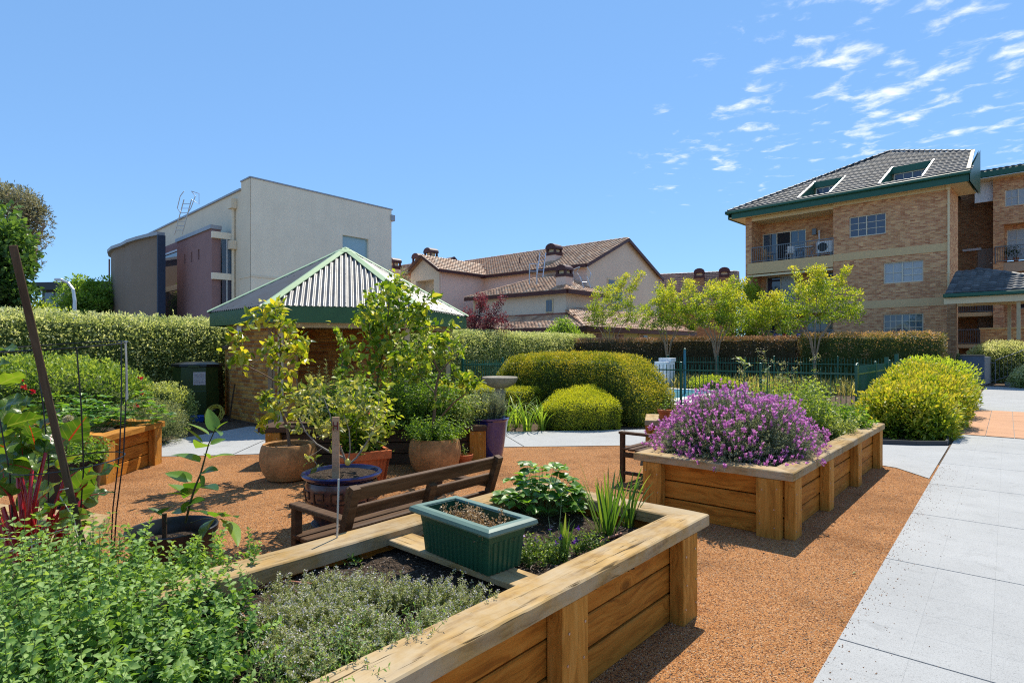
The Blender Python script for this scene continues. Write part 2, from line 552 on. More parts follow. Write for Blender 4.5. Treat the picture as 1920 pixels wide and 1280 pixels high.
# ------------------------------------------------------------------ foliage helpers
def tmpl(kind, w=0.5, droop=0.10, fold=0.10):
    if kind == 'diamond':
        V = [(0, 0, 0), (w * .5, .45, fold), (0, 1, -droop), (-w * .5, .45, fold)]
        T = [(0, 1, 2), (0, 2, 3)]
    elif kind == 'oval':
        V = [(0, 0, 0), (w * .40, .26, fold * .8), (w * .46, .58, fold * .6), (0, 1, -droop), (-w * .46, .58, fold * .6), (-w * .40, .26, fold * .8), (0, .30, 0.02), (0, .64, 0.0)]
        T = [(0, 1, 6), (1, 2, 7), (1, 7, 6), (2, 3, 7), (3, 4, 7), (4, 5, 6), (4, 6, 7), (5, 0, 6)]
    elif kind == 'heart':
        V = [(0, .05, 0), (w * .34, -.04, fold), (w * .52, .25, fold), (w * .36, .60, fold * .5), (0, 1, -droop), (-w * .36, .60, fold * .5), (-w * .52, .25, fold), (-w * .34, -.04, fold), (0, .5, 0)]
        T = [(0, 1, 2), (0, 2, 8), (2, 3, 8), (3, 4, 8), (4, 5, 8), (5, 6, 8), (6, 0, 8), (6, 7, 0)]
    elif kind == 'blade':
        V = [(-w * .5, 0, 0), (w * .5, 0, 0), (w * .4, .5, .03), (-w * .4, .5, .03), (0, 1, -droop)]
        T = [(0, 1, 2), (0, 2, 3), (3, 2, 4)]
    return np.array(V, dtype=np.float32), np.array(T, dtype=np.int32)

def unit(a):
    return a / np.maximum(np.linalg.norm(a, axis=-1, keepdims=True), 1e-9)

def leaf_frames(rng, P, D, up=0.6, flat=0.8):
    """axis D (n,3); returns x,y,z frames with the leaf face turned up towards the light by 'flat'."""
    y = unit(D)
    r = rng.normal(size=P.shape) + np.array([0, 0, flat * 2.0])
    z = unit(r - (r * y).sum(1, keepdims=True) * y)
    x = np.cross(y, z)
    return x, y, z

def leaves_arrays(rng, P, D, size, tp, flat=0.8, rnd=None, jitter=0.3):
    V0, T0 = tp
    n = len(P)
    x, y, z = leaf_frames(rng, P, D, flat=flat)
    s = (np.asarray(size) * (1 + jitter * rng.uniform(-1, 1, n)))[:, None, None]
    V = P[:, None, :] + s * (V0[None, :, 0:1] * x[:, None, :] + V0[None, :, 1:2] * y[:, None, :] + V0[None, :, 2:3] * z[:, None, :])
    T = T0[None] + (np.arange(n) * len(V0))[:, None, None]
    if rnd is None: rnd = rng.uniform(0, 1, n)
    return V.reshape(-1, 3), T.reshape(-1, 3), np.repeat(rnd, len(V0))

class LeafBag:
    def __init__(self): self.V = []; self.T = []; self.r = []; self.n = 0
    def add(self, V, T, r):
        self.V.append(V); self.T.append(T + self.n); self.r.append(r); self.n += len(V)
    def build(self, name, m, parent, kind='stuff', loc=(0, 0, 0)):
        me = np_mesh(name, np.concatenate(self.V), np.concatenate(self.T), m, np.concatenate(self.r))
        return obj(name, me, parent, loc, kind=kind)

def sample_mesh(rng, me, n):
    """area weighted points and normals on a mesh"""
    me.calc_loop_triangles()
    nv = len(me.vertices)
    co = np.empty(nv * 3, dtype=np.float32); me.vertices.foreach_get('co', co); co = co.reshape(-1, 3)
    nt = len(me.loop_triangles)
    ti = np.empty(nt * 3, dtype=np.int32); me.loop_triangles.foreach_get('vertices', ti); ti = ti.reshape(-1, 3)
    a, b, c = co[ti[:, 0]], co[ti[:, 1]], co[ti[:, 2]]
    nn = np.cross(b - a, c - a); ar = np.linalg.norm(nn, axis=1)
    k = rng.choice(nt, n, p=ar / ar.sum())
    u, v = rng.uniform(0, 1, n), rng.uniform(0, 1, n)
    m = u + v > 1; u[m] = 1 - u[m]; v[m] = 1 - v[m]
    P = a[k] + (b[k] - a[k]) * u[:, None] + (c[k] - a[k]) * v[:, None]
    return P, unit(nn[k])

def nz3(P, f, seed=0.0):
    return np.array([mnoise.noise(Vector((p[0] * f + seed, p[1] * f - seed, p[2] * f + 2 * seed))) for p in P])

def lump_core(rx, ry, rz, amp=0.12, f=1.6, seed=1.0, flat_bottom=True, sub=3, power=1.0):
    """a rounded, uneven shrub body standing on z=0"""
    bm = bmesh.new()
    bmesh.ops.create_icosphere(bm, subdivisions=sub, radius=1.0)
    for v in bm.verts:
        d = v.co.normalized()
        k = 1 + amp * 2 * mnoise.noise(d * f + Vector((seed, seed * 2, -seed)))
        x, y, z = d * k
        if power != 1.0:
            x = math.copysign(abs(x) ** power, x); y = math.copysign(abs(y) ** power, y); z = math.copysign(abs(z) ** power, z)
        v.co = (x * rx, y * ry, max(z, -0.75) * rz * 0.57 + rz * 0.43)
    me = bpy.data.meshes.new('inner_twigs')
    bm.normal_update(); bm.to_mesh(me); bm.free()
    return me

def hedge_core(path, width, z0, z1, rnd=0.25, step=0.5, amp=0.05, seed=0.0, taper=None, tilt=0.0):
    """clipped hedge along a ground path: rounded box section with an uneven face"""
    pts = [Vector(p) for p in path]
    out = [pts[0]]
    for a, b in zip(pts[:-1], pts[1:]):
        k = max(1, int((b - a).length / step))
        for i in range(1, k + 1): out.append(a.lerp(b, i / k))
    sec = []
    h = z1 - z0
    for t in np.linspace(0, math.pi, 11):
        cx_, sx_ = math.cos(t), math.sin(t)
        x = math.copysign(abs(cx_) ** (2 * rnd), cx_) * width / 2
        z = abs(sx_) ** (2 * rnd) * h
        sec.append((x, z))
    vs = []; n = len(sec)
    L = len(out)
    for i, p in enumerate(out):
        d = (out[min(i + 1, L - 1)] - out[max(i - 1, 0)]); d.z = 0; d.normalize()
        s = Vector((d.y, -d.x, 0))
        kw, kh = (1, 1) if taper is None else taper(i / (L - 1))
        for x, z in sec:
            q = p + s * (x * kw) + Vector((0, 0, z0 + z * kh * (1 - tilt * x / width)))
            q += s * (amp * mnoise.noise(q * 1.1 + Vector((seed, 0, 0)))) + Vector((0, 0, amp * mnoise.noise(q * 0.9 + Vector((0, seed, 5)))))
            vs.append(q)
    fs = []
    for i in range(L - 1):
        for k in range(n - 1):
            a = i * n + k
            fs.append((a, a + 1, a + n + 1, a + n))
        fs.append((i * n + n - 1, i * n, (i + 1) * n, (i + 1) * n + n - 1))
    fs.append(tuple(range(n - 1, -1, -1))); fs.append(tuple((L - 1) * n + k for k in range(n)))
    bm = bmesh.new()
    bv = [bm.verts.new(v) for v in vs]
    for f in fs: bm.faces.new([bv[i] for i in f])
    bmesh.ops.recalc_face_normals(bm, faces=bm.faces)
    me = bpy.data.meshes.new('inner_twigs')
    bm.to_mesh(me); bm.free()
    return me

def shrink(me, d):
    me2 = me.copy()
    n = len(me2.vertices)
    co = np.empty(n * 3, dtype=np.float32); me2.vertices.foreach_get('co', co)
    no = np.empty(n * 3, dtype=np.float32); me2.vertices.foreach_get('normal', no)
    me2.vertices.foreach_set('co', co - d * no)
    me2.update()
    return me2

def shrub(name, label, cat, core, n, size, m, core_m, seed, loc=(0, 0, 0), rotz=0, group=None, tp=None, depth=0.10, out=0.04,
          up=0.5, dirn=1.0, flat=0.6, clump=0.0, rnd_up=0.45, bias_z=None, leafname='leaves', gaps=0.35, inner=None):
    """shrub or hedge: dark inner twigs and thousands of leaf faces spread through its outer layer"""
    rng = np.random.default_rng(seed)
    root = thing(name, label, cat, loc, rotz, group)
    P, Nn = sample_mesh(rng, core, n)
    nz = nz3(P, 2.3, seed * 0.37)
    nz2 = nz3(P, 6.5, seed * 0.11)
    keep = rng.uniform(0, 1, n) < 1 - gaps * np.clip((-nz2 - 0.05) * 3, 0, 1)
    P, Nn, nz, nz2 = P[keep], Nn[keep], nz[keep], nz2[keep]
    n = len(P)
    off = rng.uniform(-depth, out, n) + clump * nz2
    stray = rng.uniform(0, 1, n) < .05
    off = off + stray * np.minimum(rng.exponential(.035, n), .08)
    P = P + Nn * off[:, None]
    D = Nn * dirn + rng.normal(size=(n, 3)) * 0.7 + np.array([0, 0, up])
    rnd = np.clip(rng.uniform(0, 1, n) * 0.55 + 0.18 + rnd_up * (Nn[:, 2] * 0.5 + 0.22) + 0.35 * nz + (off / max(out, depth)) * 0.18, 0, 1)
    b = LeafBag()
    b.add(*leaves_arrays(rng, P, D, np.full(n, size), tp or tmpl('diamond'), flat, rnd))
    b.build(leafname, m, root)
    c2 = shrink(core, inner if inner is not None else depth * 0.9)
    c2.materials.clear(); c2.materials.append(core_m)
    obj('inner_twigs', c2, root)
    return root

def skeleton(rng, bases, tips, step=0.12, r_tip=0.004, r_base=0.03, wander=0.25, up_bias=0.35):
    """branches from the base points to every tip, each tip joining the nearest growth"""
    nodes = [np.array(b, dtype=float) for b in bases]
    par = [-1] * len(nodes); dist = [0.0] * len(nodes)
    base0 = np.mean(np.array(bases), axis=0)
    order = sorted(range(len(tips)), key=lambda i: np.linalg.norm(np.array(tips[i]) - base0))
    ends = []
    for i in order:
        t = np.array(tips[i], dtype=float)
        A = np.array(nodes)
        dv = t - A
        d = np.linalg.norm(dv, axis=1)
        slope = dv[:, 2] / np.maximum(d, 1e-6)
        cost = d * (1 + up_bias * np.clip(0.7 - slope, 0, 2)) + 0.18 * np.array(dist)
        j = int(np.argmin(cost))
        k = max(1, int(d[j] / step))
        p0 = A[j]; cur = j
        side = rng.normal(size=3) * wander * d[j] * 0.3
        for q in range(1, k + 1):
            f = q / k
            p = p0 + (t - p0) * f + side * math.sin(math.pi * f) + np.array([0, 0, -0.10 * d[j] * math.sin(math.pi * f)])
            nodes.append(p); par.append(cur); dist.append(dist[cur] + np.linalg.norm(p - nodes[cur])); cur = len(nodes) - 1
        ends.append(cur)
    w = np.zeros(len(nodes))
    for e in ends:
        c = e
        while c >= 0: w[c] += 1; c = par[c]
    wmax = max(1.0, w.max())
    r = np.maximum(r_tip, r_base * (w / wmax) ** 0.5)
    return np.array(nodes), par, r

def skeleton_mesh(nodes, par, r, sides=5):
    mb = MB()
    for i, p in enumerate(par):
        if p < 0: continue
        mb.tube([nodes[p], nodes[i]], [min(r[p], r[i] * 1.35), r[i]], sides, cap=False)
    return mb

def cluster_points(rng, clusters):
    """clusters (centre, radius, count) -> points, outward directions"""
    P = []; D = []
    for c, rad, k in clusters:
        d = unit(rng.normal(size=(k, 3)))
        rr = rad * rng.uniform(0.15, 1, k) ** 0.55
        P.append(np.array(c)[None] + d * rr[:, None]); D.append(d)
    return np.concatenate(P), np.concatenate(D)

def stems_field(rng, bases, heights, leans, nseg=6):
    """curved stems; returns (n,nseg+1,3) polylines"""
    n = len(bases)
    t = np.linspace(0, 1, nseg + 1)[None, :, None]
    b = np.asarray(bases)[:, None, :]
    up = np.zeros((n, 1, 3)); up[:, 0, 2] = heights
    ln = np.zeros((n, 1, 3)); ln[:, 0, :2] = leans
    return b + up * t * (1 - 0.12 * t * np.linalg.norm(ln, axis=2, keepdims=True) / np.maximum(up[:, :, 2:3], .01)) + ln * t ** 1.7

def stems_mesh(lines, r0, r1):
    """thin three sided stems"""
    n, k, _ = lines.shape
    rr = np.linspace(r0, r1, k)[None, :, None]
    ang = np.array([0, 2.094, 4.188])
    V = lines[:, :, None, :] + np.stack([np.cos(ang), np.sin(ang), 0 * ang], 1)[None, None] * rr[..., None]
    V = V.reshape(-1, 3)
    F = []
    base = np.arange(n)[:, None, None] * (k * 3)
    seg = np.arange(k - 1)[None, :, None] * 3
    for a in range(3):
        b2 = (a + 1) % 3
        q = np.stack([base + seg + a, base + seg + b2, base + seg + 3 + b2, base + seg + 3 + a], -1).reshape(-1, 4)
        F.append(q)
    return V, np.concatenate(F)

def along(lines, ts):
    """points and tangents at parameters ts (m,) on each line -> (n,m,3)"""
    n, k, _ = lines.shape
    x = np.clip(np.asarray(ts), 0, 0.9999) * (k - 1)
    i = np.floor(x).astype(int); f = (x - i)[None, :, None]
    a, b = lines[:, i], lines[:, i + 1]
    return a + (b - a) * f, unit(b - a)

def blade_mesh(name, m, length, width, bend, lean=0.15, n=7, fold=0.18, twist=0.0):
    """one strap shaped leaf rising from the origin and arching towards +x"""
    V = []; F = []
    for i in range(n + 1):
        t = i / n
        a = lean + bend * t ** 1.6
        if i == 0: x = z = 0.0
        else:
            ds = length / n
            x += math.sin(a) * ds; z += math.cos(a) * ds
        w = width * (0.62 + 0.6 * t) * (1 - t ** 2.6) * 0.5 + 0.0006
        nx, nzz = -math.cos(a), math.sin(a)
        tw = twist * t
        for sgn, k in ((-1, 1), (0, 0), (1, 1)):
            V.append((x + nx * fold * w * k + sgn * w * math.sin(tw), sgn * w * math.cos(tw), z + nzz * fold * w * k))
    for i in range(n):
        for k in range(2):
            a = i * 3 + k
            F.append((a, a + 1, a + 4, a + 3))
    me = np_mesh(name, V, F, m, smooth=True)
    return me

def leaf_mesh(name, m, length, width, kind='lanceolate', fold=0.16, droop=0.25, n=8, wave=0.0, seed=0, cup=0.0):
    """a single big leaf lying along +y from the origin, midrib included in its shape"""
    rs = random.Random(seed)
    ph = rs.uniform(0, 6)
    V = []; F = []
    cols = 6
    for i in range(n + 1):
        t = i / n
        if kind == 'lanceolate': w = (math.sin(math.pi * min(1, t) ** 0.85) ** 0.85) * (1 - 0.25 * t)
        elif kind == 'ovate': w = (math.sin(math.pi * t ** 0.65)) ** 0.75
        elif kind == 'chard': w = (math.sin(math.pi * min(1, 0.06 + 0.94 * t) ** 0.62)) ** 0.7 * (0.75 + 0.35 * (1 - t))
        else: w = math.sin(math.pi * t)
        w = max(w, 0.02) * width / 2
        y = length * (t - 0.12 * droop * t * t); z0 = length * (0.10 * t - droop * t * t)
        for k in range(cols + 1):
            s = (k / cols) * 2 - 1
            wv = wave * length * abs(s) ** 1.3 * math.sin(ph + t * 15 + (2.2 if s > 0 else 0)) if wave else 0
            V.append((s * w, y - 0.10 * length * cup * s * s, z0 + fold * abs(s) * w + wv))
    for i in range(n):
        for k in range(cols):
            a = i * (cols + 1) + k
            F.append((a, a + 1, a + cols + 2, a + cols + 1))
    # rnd carries the distance from the midrib and the side veins
    rnd = []
    for i in range(n + 1):
        for k in range(cols + 1):
            s = abs((k / cols) * 2 - 1)
            rnd.append(s)
    return np_mesh(name, V, F, m, rnd, smooth=True)

def dir_rot(d, roll=0.0):
    """rotation taking +y to d"""
    q = Vector(d).to_track_quat('Y', 'Z')
    from mathutils import Quaternion
    return (q @ Quaternion((0, 1, 0), roll)).to_euler()

def leaf_objects(root, meshes, P, D, rng, scale=0.3, roll=0.5, name='leaf'):
    for i in range(len(P)):
        o = bpy.data.objects.new(name, meshes[i % len(meshes)])
        o.location = tuple(P[i])
        o.rotation_euler = dir_rot(D[i], rng.normal() * roll)
        s = 1 + scale * rng.uniform(-1, 1)
        o.scale = (s, s, s)
        o.parent = root
        col.objects.link(o)
# ------------------------------------------------------------------ ground, gravel, paths
def sheet(name, poly, z, m):
    return tag(MB().poly([(x, y, z) for x, y in poly]).build(name, m), kind='structure')

def grid_sheet(name, x0, x1, y0, y1, nx, ny, m, fz):
    xs = np.linspace(x0, x1, nx); ys = np.linspace(y0, y1, ny)
    X, Y = np.meshgrid(xs, ys)
    Z = fz(X, Y)
    V = np.stack([X.ravel(), Y.ravel(), Z.ravel()], 1)
    i = np.arange(nx - 1)[None, :] + np.arange(ny - 1)[:, None] * nx
    F = np.stack([i, i + 1, i + nx + 1, i + nx], -1).reshape(-1, 4)
    return tag(obj(name, np_mesh(name, V, F, m, smooth=True)), kind='structure')

tag(MB().poly([(-700, -300, -.004), (700, -300, -.004), (700, 1500, -.004), (-700, 1500, -.004)]).build('ground', M['dirt']), kind='structure')
sheet('garden_soil', [(-22, -8), (24, -8), (30, 24), (17, 34), (4.2, 34.6), (-14, 8)], 0.001, M['mulch'])
GRAVEL = [(-9, -3), (7, -3), (7, 7.4), (5.4, 9.0), (2.2, 10.25), (-0.8, 10.0), (-4.3, 9.3), (-5.5, 9.1), (-6.6, 8.4), (-9, 8.2)]
sheet('gravel_ground', GRAVEL, 0.006, M['gravel'])

def in_poly(P, poly):
    x, y = P[:, 0], P[:, 1]
    c = np.zeros(len(P), bool)
    n = len(poly)
    for i in range(n):
        x1, y1 = poly[i]; x2, y2 = poly[(i + 1) % n]
        cond = ((y1 > y) != (y2 > y)) & (x < (x2 - x1) * (y - y1) / (y2 - y1 + 1e-12) + x1)
        c ^= cond
    return c

# loose stones lying on the gravel near the viewer
rng = np.random.default_rng(11)
n = 42000
Y = rng.uniform(1.6, 8.8, n) ** 1.0; X = rng.uniform(-0.95, 0.95, n) * Y
P = np.stack([X, Y, np.full(n, 0.007)], 1)
P = P[in_poly(P, GRAVEL)]
# a few kicked on to the edge of the path
k = 700
tt, dd = rng.uniform(-.5, 7, k), rng.exponential(.10, k)
P = np.concatenate([P, np.stack([1.5 + .6466 * tt + .763 * dd, 2.89 + .763 * tt - .6466 * dd, np.full(k, .024)], 1)])
n = len(P)
o8 = np.array([(1, 0, 0), (-1, 0, 0), (0, 1, 0), (0, -1, 0), (0, 0, .8), (0, 0, -.5)], dtype=float)
t8 = np.array([(0, 2, 4), (2, 1, 4), (1, 3, 4), (3, 0, 4), (2, 0, 5), (1, 2, 5), (3, 1, 5), (0, 3, 5)])
s = rng.uniform(0.0018, 0.0052, n)
a = rng.uniform(0, 6.28, n); ca, sa = np.cos(a), np.sin(a)
v = o8[None] * (s[:, None, None] * rng.uniform(0.6, 1.3, (n, 1, 3)))
V = np.stack([v[..., 0] * ca[:, None] - v[..., 1] * sa[:, None], v[..., 0] * sa[:, None] + v[..., 1] * ca[:, None], v[..., 2]], -1) + P[:, None]
T = t8[None] + (np.arange(n) * 6)[:, None, None]
t = NT('loose_granite_stones')
at = t.n('ShaderNodeAttribute'); at.attribute_name = 'rnd'
M['stones'] = t.done(t.principled(t.ramp(at.outputs['Fac'], [(0, (0.07, 0.05, 0.04)), (0.3, (0.30, 0.13, 0.055)), (0.7, (0.46, 0.21, 0.085)), (1.0, (0.62, 0.45, 0.31))]), 0.85, 0, 0.2))
tag(obj('loose_gravel', np_mesh('loose_gravel', V.reshape(-1, 3), T.reshape(-1, 3), M['stones'], np.repeat(rng.uniform(0, 1, n), 6)), kind='stuff'))

# main path, running away to the right: local x along the path, local y across it to the left
PATH_A = R(49.72)
path = thing('main_path', None, None, (1.50, 2.89, 0), PATH_A)
path['kind'] = 'structure'
PW = 1.66
MB().box(-4.5, 30.4, -PW, 0.0, -0.02, 0.012).build('path_base', M['joint'], path, kind='structure')
def paver_mesh(name, sx, sy, m, h=0.012, c=0.0008):
    mb = MB()
    x, y = sx / 2, sy / 2
    vs = [(-x, -y, 0), (x, -y, 0), (x, y, 0), (-x, y, 0), (-x, -y, h - c), (x, -y, h - c), (x, y, h - c), (-x, y, h - c),
          (-x + c, -y + c, h), (x - c, -y + c, h), (x - c, y - c, h), (-x + c, y - c, h)]
    fs = [(8, 9, 10, 11)]
    for i in range(4):
        j = (i + 1) % 4
        fs += [(i, j, 4 + j, 4 + i), (4 + i, 4 + j, 8 + j, 8 + i)]
    return mb.add(vs, fs).mesh(name, m)
rs = random.Random(5)
tile = paver_mesh('paver', 0.3309, 0.3309, M['concrete'])
rows = []
x = -4.3
k = 0
while x < 30.1:
    if not (11.0 < x < 16.7):
        for j in range(5):
            rows.append((x, -0.166 - j * 0.331))
    x += 0.331 if (k % 5) != 4 else 0.343
    k += 1
def path_world(x, y):
    ca, sa = math.cos(PATH_A), math.sin(PATH_A)
    return 1.50 + x * ca - y * sa, 2.89 + x * sa + y * ca
vis = []
hid = []
for q in rows:
    wx, wy = path_world(*q)
    (vis if (wy > 2.6 and abs(wx) < 0.95 * wy and wy < 26) else hid).append(q)
vis.sort(key=lambda q: path_world(*q)[1])
hid += vis[300:]
for q in vis[:300]:
    o = obj('paver', tile, path, (q[0], q[1], 0.010))
if hid:
    mb = MB()
    for q in hid:
        mb.box(q[0] - .163, q[0] + .163, q[1] - .163, q[1] + .163, 0.004, 0.022)
    mb.build('far_pavers', M['concrete'], path, kind='stuff')
tb = paver_mesh('terracotta_paver', 0.655, 0.405, M['terracotta_paver'], 0.014)
xx = 11.02 + 0.33
while xx < 16.8:
    for j in range(4):
        obj('terracotta_paver', tb, path, (xx, -0.21 - j * 0.415, 0.0105 + rs.uniform(0, 0.002)))
    xx += 0.665

# side path that branches off behind the garden beds and passes the pavilion
side = thing('side_path', None, None)
side['kind'] = 'structure'
SIDE = [(-6.1, 8.75), (-5.4, 8.95), (-4.3, 9.1), (-0.8, 9.77), (2.2, 10.0), (3.8, 9.45), (5.0, 8.65), (5.33, 8.1), (5.30, 7.42),
        (7.42, 9.92), (6.4, 10.15), (4.5, 11.2), (2.6, 12.0), (0.2, 11.65), (-2.8, 11.9), (-4.7, 12.35), (-5.6, 12.45), (-6.0, 11.1), (-6.4, 9.9)]
MB().poly([(x, y, 0.014) for x, y in SIDE]).build('path_base', M['concrete'], side, kind='structure')
# tooled joints cut across the slab
for a, b in (((-0.25, 11.6), (0.20, 9.86)), ((2.3, 11.9), (1.9, 9.95)), ((-2.9, 11.85), (-2.3, 9.45)), ((4.3, 11.3), (3.3, 9.65)), ((-4.6, 12.3), (-4.35, 9.1))):
    MB().beam((*a, 0.0155), (*b, 0.0155), 0.014, 0.005).build('joint_strip', M['kerb_dark'], side)
edge = thing('garden_edging', 'low black plastic edging strip between mulch and side path', 'edging', (6.2, 10.15, 0))
pts = [(6.15, 10.17), (6.9, 9.98), (7.42, 9.98), (7.65, 10.25), (8.05, 10.80), (8.5, 11.35)]
mb = MB()
for a, b in zip(pts[:-1], pts[1:]):
    mb.beam((a[0] - 6.2, a[1] - 10.15, 0.04), (b[0] - 6.2, b[1] - 10.15, 0.04), 0.03, 0.10)
mb.build('edging_strip', M['kerb_dark'], edge)

# pool enclosure: paving, coping, water; local frame along the path direction
POOL_O = (8.2, 13.9); POOL_A = R(49.72)
def pw(a, b):  # a along the path direction, b across to the left
    ca, sa = math.cos(POOL_A), math.sin(POOL_A)
    return (POOL_O[0] + a * ca - b * sa, POOL_O[1] + a * sa + b * ca)
M['pool_paving'] = concretemat('pale_pool_paving', (0.62, 0.57, 0.50), 0.08)
sheet('pool_terrace', [pw(0.2, 0.2), pw(10.2, 0.2), pw(10.2, 13.5), pw(0.2, 13.5)], 0.006, M['mulch'])
sheet('pool_paving', [pw(0.6, 4.6), pw(7.0, 4.6), pw(7.0, 13.2), pw(0.6, 13.2)], 0.012, M['pool_paving'])
pool = thing('swimming_pool', None, None)
pool['kind'] = 'structure'
t = NT('pool_water')
M['pool_water'] = t.done(t.principled(t.ramp(t.noise(t.coord('Object'), 3, 3, 0.6), [(0.35, (0.05, 0.28, 0.42)), (0.65, (0.12, 0.42, 0.55))]), 0.06, 0, 0.6, t.bump(t.noise(t.coord('Object'), 5, 3, 0.5), 0.15, 0.05)))
MB().poly([(*pw(1.4, 5.4), 0.02), (*pw(6.2, 5.4), 0.02), (*pw(6.2, 12.0), 0.02), (*pw(1.4, 12.0), 0.02)]).build('pool_water', M['pool_water'], pool, kind='structure')
mb = MB()
for a, b in ((pw(1.2, 5.3), pw(6.4, 5.3)), (pw(6.4, 5.3), pw(6.4, 12.1)), (pw(6.4, 12.1), pw(1.2, 12.1)), (pw(1.2, 12.1), pw(1.2, 5.3))):
    mb.beam((*a, 0.035), (*b, 0.035), 0.36, 0.07)
mb.build('pool_coping', simple('white_coping', (0.70, 0.67, 0.60), 0.7), pool, kind='structure')
# ------------------------------------------------------------------ buildings
M['brick'] = brickmat('mixed_cream_red_brick', (0.80, 0.44, 0.21), (0.50, 0.195, 0.10), (0.66, 0.48, 0.31))
M['brick_brown'] = brickmat('brown_brick', (0.40, 0.22, 0.10), (0.24, 0.11, 0.05), (0.36, 0.28, 0.20))
M['render_band'] = simple('tan_rendered_band', (0.72, 0.49, 0.25), 0.8, var=0.05)
M['cream_trim'] = simple('cream_trim', (0.78, 0.62, 0.38), 0.6, var=0.04)
M['green_trim'] = simple('dark_green_gutter', (0.022, 0.105, 0.062), 0.35, var=0.08)
M['green_fascia'] = simple('green_fascia', (0.032, 0.10, 0.034), 0.45, var=0.10, scale=3)
M['glass'] = glass('dark_window_glass', (0.045, 0.05, 0.085))
M['glass_blue'] = glass('sky_reflecting_glass', (0.06, 0.11, 0.17), 0.03)
M['blind'] = simple('pale_blind', (0.40, 0.41, 0.42), 0.25, var=0.06, spec=0.7)
M['alu'] = simple('cream_window_frame', (0.70, 0.62, 0.48), 0.45, var=0.03)
M['rail_grey'] = simple('grey_powdercoat_rail', (0.16, 0.18, 0.20), 0.4, 0.2)
M['dark_void'] = simple('dim_interior', (0.03, 0.03, 0.035), 0.9)
M['door'] = simple('taupe_door', (0.26, 0.235, 0.21), 0.5, var=0.05)

def tilemat(name, cols, rough=0.6):
    t = NT(name)
    at = t.n('ShaderNodeAttribute'); at.attribute_name = 'rnd'
    k = len(cols)
    c = t.ramp(at.outputs['Fac'], [(i / (k - 1), q) for i, q in enumerate(cols)])
    c = t.mix(1.0, c, t.ramp(t.noise(t.coord('Object'), 1.2, 5, 0.65), [(0.3, 0.72), (0.7, 1.1)]), 'MULTIPLY')
    return t.done(t.principled(c, rough, 0, 0.5))
M['tile_grey'] = tilemat('charcoal_roof_tiles', [(0.07, 0.068, 0.067), (0.11, 0.107, 0.104), (0.16, 0.154, 0.15)], 0.62)
M['tile_terra'] = tilemat('terracotta_roof_tiles', [(0.34, 0.175, 0.10), (0.50, 0.255, 0.135), (0.64, 0.345, 0.18), (0.54, 0.39, 0.27)])
M['tile_brown'] = tilemat('brown_roof_tiles', [(0.28, 0.16, 0.11), (0.40, 0.225, 0.15), (0.48, 0.28, 0.19)])

def roof_plane(parent, poly, m, tw=0.30, th=0.33, roll=0.035, step=0.035, seed=1, slab=True, name='roof_tiles', lift=0.03, holes=()):
    """tiled roof slope; the first two points are the eave; every tile has its own roll and lower edge"""
    P = [Vector(p) for p in poly]
    e = (P[1] - P[0]).normalized()
    nrm = None
    for k in range(2, len(P)):
        c = e.cross(P[k] - P[0])
        if c.length > 1e-4: nrm = c.normalized(); break
    if nrm.z < 0: nrm = -nrm
    s = nrm.cross(e)
    if s.z < 0: s = -s
    p2 = [((p - P[0]).dot(e), (p - P[0]).dot(s)) for p in P]
    xs = [q[0] for q in p2]; ys = [q[1] for q in p2]
    na = int((max(xs) - min(xs)) / tw) + 2; nb = int((max(ys) - min(ys)) / th) + 2
    A, B = np.meshgrid(min(xs) + (np.arange(na) + 0.5) * tw, min(ys) + (np.arange(nb) + 0.5) * th)
    C = np.stack([A.ravel(), B.ravel()], 1)
    cen = np.mean(np.array(p2), axis=0)
    grown = [(cen[0] + (q[0] - cen[0]) * 1.01, cen[1] + (q[1] - cen[1]) * 1.01) for q in p2]
    C = C[in_poly(C, grown)]
    for h_ in holes: C = C[~((C[:, 0] > h_[0]) & (C[:, 0] < h_[1]) & (C[:, 1] > h_[2]) & (C[:, 1] < h_[3]))]
    if holes: slab = False
    rng = np.random.default_rng(seed)
    n = len(C)
    if n:
        u = np.array([-.5, -.3, -.1, .1, .3, .5]); h = np.array([0.0, .75, 1.0, .75, .12, 0.0]) * roll
        loc = []
        for b_, lf in ((-.52, step + 0.004), (.52, 0.004)):
            for k in range(6): loc.append((u[k] * tw, b_ * th, h[k] + lf))
        for k in range(6): loc.append((u[k] * tw, -.52 * th, h[k] * 0.3 - 0.01))
        loc = np.array(loc)
        L = loc[None] + np.concatenate([C, np.zeros((n, 1))], 1)[:, None, :]
        L[:, :, 2] += rng.uniform(0, 0.006, n)[:, None] + lift
        E3, S3, N3 = (np.array(v) for v in (e, s, nrm))
        V = np.array(P[0])[None, None] + L[..., 0:1] * E3 + L[..., 1:2] * S3 + L[..., 2:3] * N3
        q = [(k, k + 1, 6 + k + 1, 6 + k) for k in range(5)] + [(12 + k, 12 + k + 1, k + 1, k) for k in range(5)]
        F = np.array(q)[None] + (np.arange(n) * 18)[:, None, None]
        obj(name, np_mesh(name, V.reshape(-1, 3), F.reshape(-1, 4), m, np.repeat(rng.uniform(0, 1, n), 18)), parent, kind='stuff')
    if slab:
        mb = MB(); nn = len(P)
        lo = [tuple(p - nrm * 0.10) for p in P]
        fs = [tuple(range(nn)), tuple(reversed(range(nn, 2 * nn)))] + [(i, (i + 1) % nn, nn + (i + 1) % nn, nn + i) for i in range(nn)]
        mb.add([tuple(p) for p in P] + lo, fs)
        mb.build('roof_slab', m, parent)

